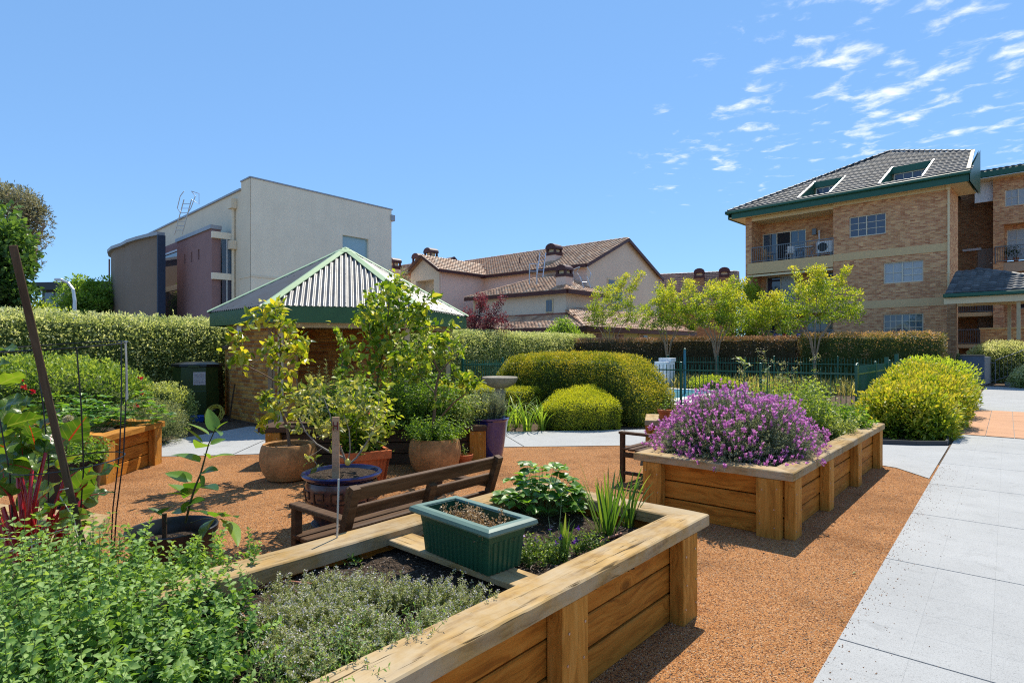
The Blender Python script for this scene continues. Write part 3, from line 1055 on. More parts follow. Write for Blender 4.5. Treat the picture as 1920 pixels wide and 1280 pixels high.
def ridge(parent, a, b, m, w=0.24, name='ridge_tiles', lift=0.08, seed=3):
    """overlapping half round cap tiles along a hip or ridge"""
    a, b = Vector(a), Vector(b)
    d = b - a; L = d.length; d.normalize()
    n = max(1, int(L / 0.42)); mb = MB()
    s = d.cross(Vector((0, 0, 1))).normalized(); u = s.cross(d)
    for i in range(n):
        p = a + d * (i * L / n) + u * lift; q = a + d * ((i + 1.06) * L / n) + u * (lift - 0.02)
        vs = []
        for c, k in ((p, 1.12), (q, 0.95)):
            for t in np.linspace(0, math.pi, 6):
                vs.append(c + s * (math.cos(t) * w * .5 * k) + u * (math.sin(t) * w * .42 * k - 0.05))
        mb.add(vs, [(j, j + 1, 6 + j + 1, 6 + j) for j in range(5)] + [(0, 1, 2, 3, 4, 5)])
    me = mb.mesh(name, m)
    at_ = me.attributes.new('rnd', 'FLOAT', 'POINT')
    at_.data.foreach_set('value', np.repeat(np.random.default_rng(seed).uniform(0, 1, n), 12).astype(np.float32))
    return obj(name, me, parent, kind='stuff')

def wall_cells(mb, x0, x1, z0, z1, y, ops, reveal=0.18, flip=False):
    """front face of a wall in the plane y (facing -y) with openings that have reveals"""
    xs = sorted(set([x0, x1] + [v for o in ops for v in o[:2]])); zs = sorted(set([z0, z1] + [v for o in ops for v in o[2:4]]))
    for a, b in zip(xs[:-1], xs[1:]):
        for c, d in zip(zs[:-1], zs[1:]):
            mx, mz = (a + b) / 2, (c + d) / 2
            if any(o[0] < mx < o[1] and o[2] < mz < o[3] for o in ops): continue
            mb.quad((a, y, c), (b, y, c), (b, y, d), (a, y, d))
    for o in ops:
        a, b, c, d = o[:4]; r = y + (o[4] if len(o) > 4 else reveal)
        mb.quad((a, y, c), (a, r, c), (a, r, d), (a, y, d)); mb.quad((b, r, c), (b, y, c), (b, y, d), (b, r, d))
        mb.quad((a, y, d), (a, r, d), (b, r, d), (b, y, d)); mb.quad((a, r, c), (a, y, c), (b, y, c), (b, r, c))

def window(parent, x0, x1, z0, z1, y, sashes, frame=None, fw=0.055, name='window'):
    """window in the plane y facing -y; sashes: list of (share, columns, rows, pane material)"""
    frame = frame or M['alu']
    mb = MB()
    d0, d1 = y - 0.03, y + 0.05
    mb.box(x0, x0 + fw, d0, d1, z0, z1); mb.box(x1 - fw, x1, d0, d1, z0, z1)
    mb.box(x0 + fw, x1 - fw, d0, d1, z0, z0 + fw); mb.box(x0 + fw, x1 - fw, d0, d1, z1 - fw, z1)
    tot = sum(s[0] for s in sashes); W_ = x1 - x0 - 2 * fw; x = x0 + fw
    bars = []; panes = []
    for i, (sh, cN, rN, pm) in enumerate(sashes):
        w = W_ * sh / tot
        if i: mb.box(x - fw * .5, x + fw * .5, d0 - 0.012, d1 - 0.012, z0 + fw, z1 - fw)
        a, b = x + (fw * .5 if i else 0), x + w - (fw * .5 if i < len(sashes) - 1 else 0)
        for k in range(1, cN):
            xx_ = a + (b - a) * k / cN; bars.append((xx_ - .014, xx_ + .014, y - 0.012, y + 0.006, z0 + fw, z1 - fw))
        for k in range(1, rN):
            zz_ = z0 + fw + (z1 - z0 - 2 * fw) * k / rN; bars.append((a, b, y - 0.015, y + 0.004, zz_ - .014, zz_ + .014))
        for c in range(cN):
            for r_ in range(rN):
                panes.append((a + (b - a) * c / cN, a + (b - a) * (c + 1) / cN, z0 + fw + (z1 - z0 - 2 * fw) * r_ / rN, z0 + fw + (z1 - z0 - 2 * fw) * (r_ + 1) / rN, pm))
        x += w
    w_ = mb.build(name, frame, parent)
    for q in bars: MB().box(*q).build('glazing_bar', frame, w_)
    for a, b, c, d, pm in panes:
        MB().box(a, b, y + 0.012, y + 0.03, c, d).build('pane', pm, w_)
    return w_

def railing(parent, a, b, z0, z1, m, gap=0.12, name='balustrade', post=1.4):
    a, b = Vector((a[0], a[1], 0)), Vector((b[0], b[1], 0))
    L = (b - a).length; d = (b - a).normalized()
    mb = MB()
    U3 = Vector((0, 0, 1))
    mb.beam(a + U3 * z1, b + U3 * z1, 0.055, 0.05); mb.beam(a + U3 * (z0 + 0.08), b + U3 * (z0 + 0.08), 0.035, 0.035)
    r = mb.build(name, m, parent)
    bm_ = MB().box(-.009, .009, -.009, .009, z0 + .08, z1).mesh('baluster', m)
    n = int(L / gap)
    for i in range(1, n):
        p = a + d * (L * i / n)
        obj('baluster', bm_, r, (p.x, p.y, 0))
    pm_ = MB().box(-.022, .022, -.022, .022, z0 - 0.05, z1).mesh('post', m)
    for i in range(int(L / post) + 1):
        p = a + d * min(L, i * L / max(1, int(L / post)))
        obj('post', pm_, r, (p.x, p.y, 0))
    return r

# ---- brick apartment block
AP_A = R(-45)
apt = thing('apartment_block', 'three storey brick apartment block with grey tiled attic roof and green gutters', 'apartment building', (15.2, 38.0, 0), AP_A)
XR = 10.75
W1 = (6.04, 7.87, 8.09, 9.27); W2 = (7.75, 9.60, 5.30, 6.46); W3 = (7.74, 9.60, 2.45, 3.60)
mb = MB()
RX0, RX1 = 0.40, 5.20
Z_ATTIC = 10.15
wall_cells(mb, RX1, XR, 1.66, Z_ATTIC, 0.0, [W1, W2, W3])
wall_cells(mb, 0.0, RX0, 1.66, Z_ATTIC, 0.0, [])
# side walls of the recess, its back wall and the ends of the block
RB = 1.6
D1 = (0.46, 3.17, 7.26, 9.27); D2 = (0.70, 2.52, 4.43, 6.43); D3 = (0.9, 2.3, 2.0, 3.7); D2b = (3.55, 4.95, 5.1, 6.43); D3b = (3.2, 4.7, 2.0, 3.7)
wall_cells(mb, RX0, RX1, 1.66, Z_ATTIC, RB, [D1, D2, D3, D2b, D3b], 0.12)
mb.quad((RX0, 0, 1.66), (RX0, RB, 1.66), (RX0, RB, Z_ATTIC), (RX0, 0, Z_ATTIC))
mb.quad((RX1, RB, 1.66), (RX1, 0, 1.66), (RX1, 0, Z_ATTIC), (RX1, RB, Z_ATTIC))
mb.quad((0, 12, 1.66), (0, 0, 1.66), (0, 0, Z_ATTIC), (0, 12, Z_ATTIC))
mb.quad((XR, 0, 1.66), (XR, 2.5, 1.66), (XR, 2.5, Z_ATTIC), (XR, 0, Z_ATTIC))
mb.quad((XR, 2.5, 1.66), (8.6, 2.5, 1.66), (8.6, 2.5, Z_ATTIC), (XR, 2.5, Z_ATTIC))
mb.quad((8.6, 12, 1.66), (0, 12, 1.66), (0, 12, Z_ATTIC), (8.6, 12, Z_ATTIC))
mb.quad((8.6, 2.5, 1.66), (8.6, 12, 1.66), (8.6, 12, Z_ATTIC), (8.6, 2.5, Z_ATTIC))
mb.build('wall', M['brick'], apt)
MB().box(-0.05, XR + 0.03, -0.04, 2.5, 0.0, 1.66).build('plinth', M['render_band'], apt)
mb = MB()
mb.box(RX1, XR - 0.08, -0.03, 0.06, 6.79, 7.22).build('string_course', M['render_band'], apt)
MB().box(RX1, XR - 0.08, -0.03, 0.06, 3.96, 4.38).build('string_course', M['render_band'], apt)
for z0, z1 in ((6.50, 7.20), (3.85, 4.40)):
    MB().box(0.14, RX1, -0.05, RB - .004, z0, z1).build('balcony_slab', M['render_band'], apt)
MB().box(0.14, RX1, -0.12, -0.052, 6.30, 6.42).build('awning_beam', M['cream_trim'], apt)
MB().box(RX0, RX1, 0.0, RB, 9.90, 10.14).build('balcony_ceiling', M['cream_trim'], apt)
gl, bl, gb = M['glass'], M['blind'], M['glass_blue']
window(apt, *W1, 0.10, [(1, 2, 3, gl), (1.1, 2, 3, gl)])
window(apt, *W2, 0.10, [(1, 2, 2, bl), (1.1, 2, 3, bl)])
window(apt, *W3, 0.10, [(1, 3, 3, gl), (1.1, 3, 3, gb)])
window(apt, *D1, RB + 0.06, [(1, 2, 1, gb), (1, 1, 1, M['dark_void']), (1.05, 2, 2, gb)], name='sliding_door')
window(apt, *D2, RB + 0.06, [(1, 1, 1, gl), (1, 1, 1, bl)], name='sliding_door')
window(apt, *D2b, RB + 0.06, [(1, 1, 1, bl), (1, 1, 1, gl)])
window(apt, *D3, RB + 0.06, [(1, 1, 1, gl), (1, 2, 3, gl)], name='sliding_door')
window(apt, *D3b, RB + 0.06, [(1, 2, 3, gl), (1, 1, 1, gl)], name='sliding_door')
MB().box(3.58, 3.80, RB - 0.16, RB - 0.005, 8.80, 9.18).build('wall_light', M['rail_grey'], apt)
MB().tube([(4.02, RB - .25, 7.3), (4.02, RB - .25, 9.0)], 0.045, 8).build('drain_pipe', M['white_paint'], apt)
railing(apt, (RX0, 0.02), (RX1, 0.02), 7.22, 8.19, M['rail_grey'])
railing(apt, (RX0, 0.02), (RX1, 0.02), 4.42, 5.30, M['rail_grey'])
railing(apt, (RX0, 0.02), (RX1, 0.02), 2.02, 2.80, M['rail_grey'])
MB().box(RX0, RX1, 0.0, RB, 1.66, 2.0).build('terrace_floor', M['render_band'], apt)
# roof
E0, E1 = (-0.85, -0.70, 10.62), (11.62, -0.70, 10.62)
AX, TR = (6.57, 7.15, 14.66), (11.30, 3.04, 12.52)
CS = math.cos(R(27.3))
roof_plane(apt, [E0, E1, TR, AX], M['tile_grey'], seed=4, roll=.026, step=.028, holes=[(x0 + .85, x1 + .85, .25, 3.2 / CS - .1) for x0, x1 in ((3.40, 5.15), (7.65, 9.65))])
roof_plane(apt, [(-0.85, 15.0, 10.62), E0, AX], M['tile_grey'], seed=5)
mb = MB(); mb.poly([AX, TR, (9.6, 4.6, 12.4), (9.6, 11.3, 12.4)]); mb.poly([AX, (9.6, 11.3, 12.4), (9.6, 15, 10.62), (-0.85, 15, 10.62)]); mb.build('rear_roof', M['tile_grey'], apt)
ridge(apt, E0, AX, M['tile_grey']); ridge(apt, TR, AX, M['tile_grey'], seed=8)
MB().box(-0.95, 11.70, -0.86, -0.71, 10.44, 10.62).build('gutter', M['green_trim'], apt, bevel=0.03)
MB().box(-0.62, 11.62, -0.70, -0.64, 10.10, 10.46).build('fascia', M['green_trim'], apt)
mb = MB(); mb.box(-1.0, -0.86, -0.86, 12.5, 10.44, 10.62); mb.box(-0.86, -0.80, -0.70, 12.5, 10.10, 10.46); mb.build('side_gutter', M['green_trim'], apt)
MB().box(-0.80, 8.5, 2.86, 12.4, 10.16, 10.22).box(-0.80, 11.5, -0.64, 2.855, 10.16, 10.22).build('soffit', M['cream_trim'], apt)
MB().box(RX1, XR, -0.10, -0.004, 9.98, 10.155).build('eave_moulding', M['cream_trim'], apt)
mb = MB(); mb.beam((11.60, -0.72, 10.70), (11.34, 3.04, 12.60), 0.16, 0.08); mb.build('verge_flashing', M['cream_trim'], apt)
mb = MB(); mb.poly([(11.66, -0.72, 10.1), (11.66, 3.04, 10.1), (11.66, 3.04, 12.55), (11.66, -0.72, 10.62)]); mb.poly([(11.58, -0.72, 10.62), (11.58, 3.04, 12.55), (11.58, 3.04, 10.1), (11.58, -0.72, 10.1)]); mb.build('gable_board', M['green_trim'], apt)
dp_ = MB(); dp_.tube([(XR - 0.05, -0.10, 10.3), (XR - 0.05, -0.10, 1.0)], 0.05, 8); dp_.box(XR - .13, XR + .03, -.2, -.02, 9.95, 10.3); dp_.build('downpipe', M['cream_trim'], apt)
for z in (9.2, 7.6, 5.6, 3.8, 2.2): MB().box(XR - .12, XR + .02, -.155, -.004, z, z + .05).build('pipe_bracket', M['cream_trim'], apt)
# cut-in dormers
def roof_z(y): return 10.62 + (y + 0.70) * math.tan(R(27.3))
for x0, x1, pm in ((3.40, 5.15, [(1, 2, 1, gl), (1, 2, 1, gb)]), (7.65, 9.65, [(1, 2, 1, gl), (1, 2, 1, gl)])):
    yb = 2.45; zt = roof_z(yb)
    MB().box(x0, x1, yb + .02, yb + .08, 10.7, zt).build('dormer_wall', M['cream_trim'], apt)
    window(apt, x0 + .12, x1 - .06, 11.15, zt - .36, yb - .08, pm, name='dormer_window')
    MB().box(x0 - .02, x1 + .02, yb - .22, yb + .01, zt - .36, zt + .03).build('dormer_fascia', M['green_trim'], apt)
    MB().box(x0, x1, -.45, yb, 10.66, 10.70).build('dormer_floor', M['grey_metal'], apt)
    for xx_ in (x0, x1):
        c = MB(); p = [(xx_, -.5, 10.66), (xx_, yb, 10.66), (xx_, yb, roof_z(yb)), (xx_, -.5, roof_z(-.5))]
        c.add([(a - .03, b, z) for a, b, z in p] + [(a + .03, b, z) for a, b, z in p], [(0, 3, 2, 1), (4, 5, 6, 7), (0, 1, 5, 4), (1, 2, 6, 5), (2, 3, 7, 6), (3, 0, 4, 7)])
        c.build('dormer_cheek', M['green_trim'], apt)
        MB().beam((xx_, -.5, roof_z(-.5) + .09), (xx_, yb + .1, roof_z(yb + .1) + .09), .08, .03).build('dormer_flashing', M['grey_metal'], apt)
# things on the balconies
def chair(name, label, x, y, z, rz, m, group=None):
    root = thing(name, label, 'chair', (0, 0, 0), 0, group)
    ca, sa = math.cos(AP_A), math.sin(AP_A)
    root.location = (15.2 + x * ca - y * sa, 38 + x * sa + y * ca, z); root.rotation_euler = (0, 0, AP_A + rz)
    MB().box(-.22, .22, -.22, .22, .42, .46).build('seat', m, root)
    MB().box(-.21, .21, .19, .23, .5, .88).build('backrest', m, root)
    for sx in (-1, 1):
        for sy in (-1, 1):
            MB().beam((sx * .2, sy * .2, 0), (sx * .2, sy * .2, .46 if sy < 0 else .88), .03, .03, (0, 1, 0)).build('leg', m, root)
        MB().box(sx * .2 - .02, sx * .2 + .02, -.22, .2, .62, .65).build('armrest', m, root)
    return root
chair('outdoor_chair', 'pale tan outdoor chair at the far left of the top balcony', 1.25, 0.55, 7.2, 2.2, M['pale_wood'])
chair('outdoor_chair', 'outdoor chair with a pale cloth over it amid the top balcony', 2.55, 0.55, 7.2, -2.5, M['white_paint'])
def apt_thing(name, label, cat, x, y, z):
    ca, sa = math.cos(AP_A), math.sin(AP_A)
    return thing(name, label, cat, (15.2 + x * ca - y * sa, 38 + x * sa + y * ca, z), AP_A)
ac = apt_thing('air_conditioner', 'white air conditioner unit on the top balcony beside the brick wall', 'air conditioner', 4.55, 0.75, 7.2)
MB().box(-.45, .45, -.17, .17, .28, .98).build('casing', M['white_paint'], ac, bevel=0.02)
MB().lathe([(0.0, -.02), (.27, -.02), (.27, .01), (0.0, .02)], 24).build('fan_grille', M['black_wire'], ac, (-.10, -.18, .63), (R(90), 0, 0))
for sx in (-.35, .35): MB().box(sx - .04, sx + .04, -.18, .18, 0, .28).build('foot', M['rail_grey'], ac)
tb_ = apt_thing('folding_table', 'grey folding table on trestle legs on the top balcony', 'table', 3.45, 0.6, 7.2)
MB().box(-.5, .5, -.25, .25, .70, .74).build('tabletop', M['grey_metal'], tb_)
for sx in (-.38, .38):
    for d in (-1, 1): MB().beam((sx - .12 * d, -.2, 0), (sx + .12 * d, .2, .70), .03, .03).build('leg', M['grey_metal'], tb_)
# string of cloth flags on the ground floor rail
fl = apt_thing('flag_string', 'string of small coloured cloth flags hung along the ground floor railing', 'flags', RX0, -0.06, 2.0)
MB().tube([(x, -.01, .70 - .10 * math.sin(math.pi * ((x % 1.2) / 1.2))) for x in np.linspace(0, 4.8, 33)], .006, 4).build('cord', M['white_paint'], fl)
fcols = [(0.03, 0.09, 0.45), (0.5, 0.5, 0.52), (0.45, 0.03, 0.03), (0.06, 0.25, 0.07), (0.55, 0.42, 0.05)]
fms = [simple('flag_cloth', c, 0.8) for c in fcols]
for i in range(17):
    x = 0.12 + i * 0.28; z = .70 - .10 * math.sin(math.pi * ((x % 1.2) / 1.2))
    MB().box(x - .10, x + .10, -.016, -.010, z - .24, z).build('flag', fms[i % 5], fl, rot=(0, 0, 0))

# ---- second wing of the block and the stair well between them, same local axes
wing = thing('apartment_wing', 'set back brick wing at the right edge with a small window and balcony', 'apartment building', (30.6, 37.0, 0), AP_A)
mb = MB()
WW = (0.48, 1.75, 10.6, 11.65); WD = (0.50, 2.4, 7.0, 7.15)
wall_cells(mb, -0.09, 6.0, 7.15, 12.45, 0.0, [WW, (.42, 5.9, 7.15, 9.5)], .9)
mb.quad((-0.09, 3, 1.0), (-0.09, 0, 1.0), (-0.09, 0, 12.45), (-0.09, 3, 12.45))
wall_cells(mb, 0.0, 6.0, 0.0, 7.15, 0.9, [WD, (1.0, 2.4, 4.2, 6.0)])
wall_cells(mb, 0.4, 6.0, 7.15, 9.6, 0.9, [(.5, 2.4, 7.15, 9.25)])
wall_cells(mb, -0.09, 0.42, 4.0, 7.15, 0.0, [])
mb.box(-0.09, 0.42, 0.004, 0.6, 1.0, 4.0)
mb.build('wall', M['brick'], wing)
mb = MB()
mb.box(0.0, 6.0, 0.05, 0.9, 6.5, 7.10); mb.build('balcony_slab', simple('peach_render', (0.55, 0.37, 0.24), 0.8, var=0.05), wing)
MB().box(0.43, 6.0, 0.06, .88, 4.6, 5.2).build('lower_balcony_slab', M['render_band'], wing)
window(wing, *WW, 0.1, [(1, 2, 2, bl), (1, 1, 1, bl)])
window(wing, 0.50, 2.4, 7.3, 9.25, 0.96, [(1, 2, 3, bl), (1, 2, 3, gl)], name='sliding_door')
window(wing, 1.0, 2.4, 4.2, 6.0, 0.98, [(1, 2, 2, gl), (1, 2, 2, bl)])
railing(wing, (0.02, -0.02), (4.0, -0.02), 7.12, 8.12, M['rail_grey'])
MB().box(-1.6, 6.0, -0.80, -0.66, 12.46, 12.85).build('gutter', M['green_trim'], wing, bevel=0.03)
MB().box(-1.6, 6.0, -0.66, 4.0, 12.40, 12.46).build('soffit', M['cream_trim'], wing)
roof_plane(wing, [(-1.6, -0.7, 12.86), (6.0, -0.7, 12.86), (6.0, 5, 13.9), (-1.6, 5, 13.9)], M['tile_grey'], seed=9)
MB().box(-1.05, -0.10, 0.35, 0.5, 11.15, 12.40).build('white_panel', M['white_paint'], wing)
# stair well: dark brick back wall, landings, doors, balustrades
mb = MB(); mb.box(-6.5, -0.12, 2.2, 2.5, 0.0, 12.39); mb.build('stair_back_wall', M['brick_brown'], wing)
for z in (6.35, 4.05, 2.0):
    MB().box(-5.5, -0.12, 0.2, 2.19, z - 0.25, z).build('landing', M['render_band'], wing)
for z in (6.35, 4.05, 2.0):
    MB().box(-1.1, -0.25, 2.1, 2.19, z + .02, z + 2.02).build('door', M['door'], wing)
    MB().box(-0.42, -0.34, 2.05, 2.10, z + 1.0, z + 1.08).build('door_handle', M['grey_metal'], wing)
railing(wing, (-2.6, 0.22), (-0.14, 0.22), 4.05, 5.0, M['rail_grey'])
railing(wing, (-2.6, 0.22), (-0.14, 0.22), 2.0, 2.95, M['rail_grey'])
MB().box(-1.9, -0.9, 2.0, 2.18, 8.3, 8.45).build('stair_lamp', M['grey_metal'], wing)

# plants in pots on the wing balcony
def wing_pos(x, y, z):
    ca, sa = math.cos(AP_A), math.sin(AP_A)
    return (30.6 + x * ca - y * sa, 37 + x * sa + y * ca, z)
LF_dark = foliage('dark_green_leaves', [(0.02, 0.05, 0.015), (0.06, 0.11, 0.03)])
for i, (x, c) in enumerate(((0.45, 'left'), (1.0, 'right'))):
    p = thing('balcony_plant', ['small dark plant in a clay pot by the corner of the wing balcony', 'bushier dark plant in a clay pot further along the wing balcony'][i], 'potted plant', wing_pos(x, 0.28, 7.10))
    MB().lathe([(.10, 0), (.15, .28), (.13, .28), (.12, .25)], 14).build('pot', simple('clay', (0.42, 0.16, 0.08), 0.8), p)
    rng = np.random.default_rng(50 + i); b = LeafBag()
    P, D = cluster_points(rng, [((rng.normal() * .12, rng.normal() * .1, .45 + .15 * k), .2, 40) for k in range(4)])
    b.add(*leaves_arrays(rng, P, D, np.full(len(P), .10), tmpl('diamond')))
    b.build('leaves', LF_dark, p)

# ---- entrance portico
por = thing('entrance_portico', 'entrance porch with grey tiled hip roof on tan posts beside the apartment block', 'porch', (15.2, 38.0, 0), AP_A)
PE0, PE1, PT = (11.05, -3.4, 4.28), (16.2, -3.4, 4.28), (11.9, -0.35, 5.62)
roof_plane(por, [PE0, PE1, PT, (11.05, -0.35, 5.62)], M['tile_grey'], seed=12)
mb = MB(); mb.poly([PE1, (16.2, 2, 4.28), PT]); mb.build('roof_end', M['tile_grey'], por)
ridge(por, PT, PE1, M['tile_grey'], 0.28)
MB().box(10.98, 16.3, -3.55, -3.40, 4.10, 4.28).build('gutter', M['green_trim'], por, bevel=0.03)
MB().box(11.0, 16.2, -3.39, -3.30, 3.80, 4.10).build('beam', M['cream_trim'], por)
MB().box(11.0, 16.2, -1.2, -1.1, 3.80, 4.10).build('beam', M['cream_trim'], por)
MB().box(11.0, 16.2, -3.29, -0.3, 4.11, 4.16).build('ceiling', M['cream_trim'], por)
for x, y, w, m_, z0 in ((11.28, -3.2, .34, M['brick_brown'], 0.0), (13.68, -3.2, .13, M['cream_paint'], 2.1), (13.2, -1.15, .13, M['cream_paint'], 2.1)):
    MB().box(x - w / 2, x + w / 2, y - w / 2, y + w / 2, z0, 3.8 if m_ is M['cream_paint'] else 4.10).build('post', m_, por, label='brown brick pier' if z0 == 0 else None)
rw = thing('ramp_wall', 'blue grey rendered ramp wall under the entrance porch', 'wall', (15.2, 38.0, 0), AP_A)
MB().box(11.5, 12.46, -3.05, -2.85, 0.0, 1.36).build('wall_face', simple('blue_grey_render', (0.13, 0.15, 0.19), 0.8), rw)
MB().box(11.5, 12.44, -2.84, 1.0, 0.0, 1.30).build('landing', M['joint'], rw)
MB().box(11.5, 12.46, -3.09, -2.82, 1.36, 1.42).build('coping', simple('tan_coping', (0.4, 0.28, 0.17), 0.7), rw)
bw_ = thing('brick_planter_wall', 'low brick planter wall right of the entrance porch', 'wall', (25.1, 31.3, 0), AP_A)
MB().box(0, 4.0, 0, 0.3, 0.0, 2.72).build('wall_face', M['brick'], bw_)
MB().box(-0.05, 4.0, -.05, .35, 2.72, 2.80).build('coping', M['render_band'], bw_)
# steps and handrail at the end of the main path
st = thing('concrete_steps', 'short flight of grey concrete steps at the end of the path', 'steps', (22.05, 25.6, 0), R(-20))
mb = MB()
for i in range(3): mb.box(0.35 * i, 0.35 * i + 2.2, 0, 1.0, 0.17 * i, 0.17 * (i + 1))
mb.build('steps', M['joint'], st)
hr = thing('handrail', 'grey metal stair handrail with an end loop beside the steps', 'handrail', (23.75, 28.7, 0), R(-8))
mb = MB()
mb.tube([(-.5, 0, 0), (-.5, 0, 1.0), (0.0, 0, 1.0), (0, 0, 1.12), (2.2, 0, 2.0)], .026, 6); mb.tube([(0, 0, 0), (0, 0, 1.02)], .026, 6); mb.tube([(-.5, 0, 0.12), (0, 0, .12), (2.2, 0, 1.0)], .02, 6)
mb.build('rail', M['rail_grey'], hr)
bl_ = MB().tube([(0, 0, .12), (0, 0, 1.02)], .009, 5).mesh('baluster', M['rail_grey'])
for i in range(1, 12): obj('baluster', bl_, hr, (0.18 * i, 0, 0.18 * i * .40))
# ---- modern cream building with purple wall and curved grey wall (local x along its left face, outward -y)
M['cream_render'] = simple('cream_render', (0.78, 0.66, 0.50), 0.85, var=0.05, scale=0.8, bump=0.1, bscale=30, streak=0.04)
M['white_render'] = simple('pale_grey_render', (0.86, 0.75, 0.59), 0.85, var=0.05, scale=0.8, streak=0.04)
M['purple_render'] = simple('mauve_render', (0.29, 0.17, 0.165), 0.85, var=0.06, scale=1.0)
M['grey_render'] = simple('dark_grey_render', (0.22, 0.165, 0.125), 0.8, var=0.06, scale=1.0)
M['blue_dark'] = simple('dark_blue_render', (0.025, 0.040, 0.075), 0.7)
M['roof_metal'] = simple('grey_roof_flashing', (0.33, 0.34, 0.37), 0.5, 0.4)
hall = thing('modern_hall', 'tall cream rendered building with mauve wall and curved grey stair wall', 'building', (-17.9, 40.0, 0), R(-44.2))
# local: corner at origin, left face runs to -x, right face runs to +y
mb = MB()
wall_cells(mb, -26.0, -1.6, 0, 12.85, 0.0, [])
wall_cells(mb, -1.6, 0.0, 0, 13.4, -0.02, [])
HW = (7.3, 9.75, 6.2, 10.6)
mb.quad((-26, 0, 0), (-26, 12, 0), (-26, 12, 12.85), (-26, 0, 12.85))
mb.quad((-26, 12, 0), (-1.5, 12, 0), (-1.5, 12, 12.85), (-26, 12, 12.85))
mb.quad((-26, 0, 12.85), (-1.2, 0, 12.85), (-1.2, 12, 12.85), (-26, 12, 12.85))
mb.build('wall', M['cream_render'], hall)
# right face in its own rotated child so that openings can be cut the same way
rf = obj('side_wall', None, hall, (0, 0, 0), (0, 0, R(94.5)))
mb = MB(); wall_cells(mb, 0.0, 12.1, 0.0, 13.4, 0.0, [HW], 0.3)
mb.quad((12.1, 0, 0), (12.1, .35, 0), (12.1, .35, 13.4), (12.1, 0, 13.4)); mb.quad((12.1, .35, 0), (0.1, .35, 0), (0.1, .35, 13.4), (12.1, .35, 13.4))
mb.build('wall', M['white_render'], rf)
MB().box(HW[0], HW[1], .22, .26, HW[2], HW[3]).build('pane', simple('pale_blue_blind', (0.30, 0.46, 0.52), 0.25, var=0.04, spec=0.7), rf)
MB().box(-0.05, 12.2, -.05, .40, 13.4, 13.5).build('coping', M['roof_metal'], rf)
MB().box(0.01, 12.1, -.035, -0.004, 6.62, 6.78).build('groove_band', M['cream_render'], rf)
MB().box(12.0, 12.4, -.1, .3, 12.5, 13.0).build('rainwater_head', M['roof_metal'], rf)
MB().box(-26.05, -1.62, -.12, .10, 12.85, 12.98).build('parapet_flashing', M['roof_metal'], hall)
MB().box(-1.65, 0.02, -.08, .10, 13.4, 13.5).build('parapet_coping', M['roof_metal'], hall)
dpm = MB(); dpm.tube([(-2.75, -.14, 12.2), (-2.75, -.14, 0)], .11, 8); dpm.box(-3.1, -2.4, -.4, -.02, 11.7, 12.4); dpm.box(-3.1, -2.4, -.45, -.02, 8.8, 9.4); dpm.build('downpipe', M['cream_render'], hall)
MB().box(-1.9, -0.02, -.05, -0.024, 6.62, 6.78).build('groove_band', M['cream_render'], hall)
# mauve wall standing proud of the left face
px0, px1 = -10.84, -3.13
PUY = -1.45
mb = MB()
wall_cells(mb, px0, px1, 0, 10.15, PUY, [(-9.15, -8.8, 8.25, 9.0), (-7.55, -7.2, 8.25, 9.0), (-6.0, -5.65, 8.25, 9.0)], 0.25)
mb.quad((px1, PUY, 0), (px1, PUY + .6, 0), (px1, PUY + .6, 10.15), (px1, PUY, 10.15)); mb.quad((px1, PUY + .6, 0), (px0, PUY + .6, 0), (px0, PUY + .6, 10.15), (px1, PUY + .6, 10.15))
mb.build('mauve_wall', M['purple_render'], hall)
for a in (-9.15, -7.55, -6.0): MB().box(a, a + .35, PUY + .2, PUY + .24, 8.25, 9.0).build('slot_window', M['blind'], hall)
MB().box(px0 - .05, px1 + .1, PUY - .12, PUY + .65, 10.15, 10.42).build('coping', M['roof_metal'], hall)
# glazed stair bay between mauve wall and cream wall
sb = obj('stair_bay', None, hall)
mb = MB()
for z0, z1 in ((0, 0.3), (3.2, 3.6), (6.6, 7.05), (9.5, 9.95)): mb.box(px1 + .02, -2.85, PUY - .05, -0.04, z0, z1)
mb.build('floor_edge', M['white_render'], sb)
for z0, z1, pm in ((.3, 3.2, M['glass']), (3.6, 6.6, M['glass']), (7.05, 9.5, M['glass_blue'])):
    MB().box(-2.95, -2.92, PUY + .62, -0.05, z0, z1).build('pane', pm, sb)
MB().box(-2.98, -2.90, PUY + .9, PUY + .98, 0, 9.5).build('mullion', M['grey_metal'], sb)
# dark glazed strip left of the mauve wall
gs = obj('glazed_strip', None, hall)
gx0, gx1 = -16.0, px0 - .02
MB().box(gx0, gx1, -1.25, -1.2, 0, 9.7).build('pane', M['glass'], gs)
mb = MB()
for z in (0.9, 3.2, 6.45, 9.55): mb.box(gx0, gx1, -1.34, -1.26, z, z + (.42 if z < 9 else .15))
mb.box(gx1 - .15, gx1, -1.36, -1.26, 0, 9.6); mb.build('mullion', M['grey_metal'], gs)
MB().box(gx0, gx1 + .0, -1.32, -1.0, 9.7, 10.3).build('spandrel', M['purple_render'], gs)
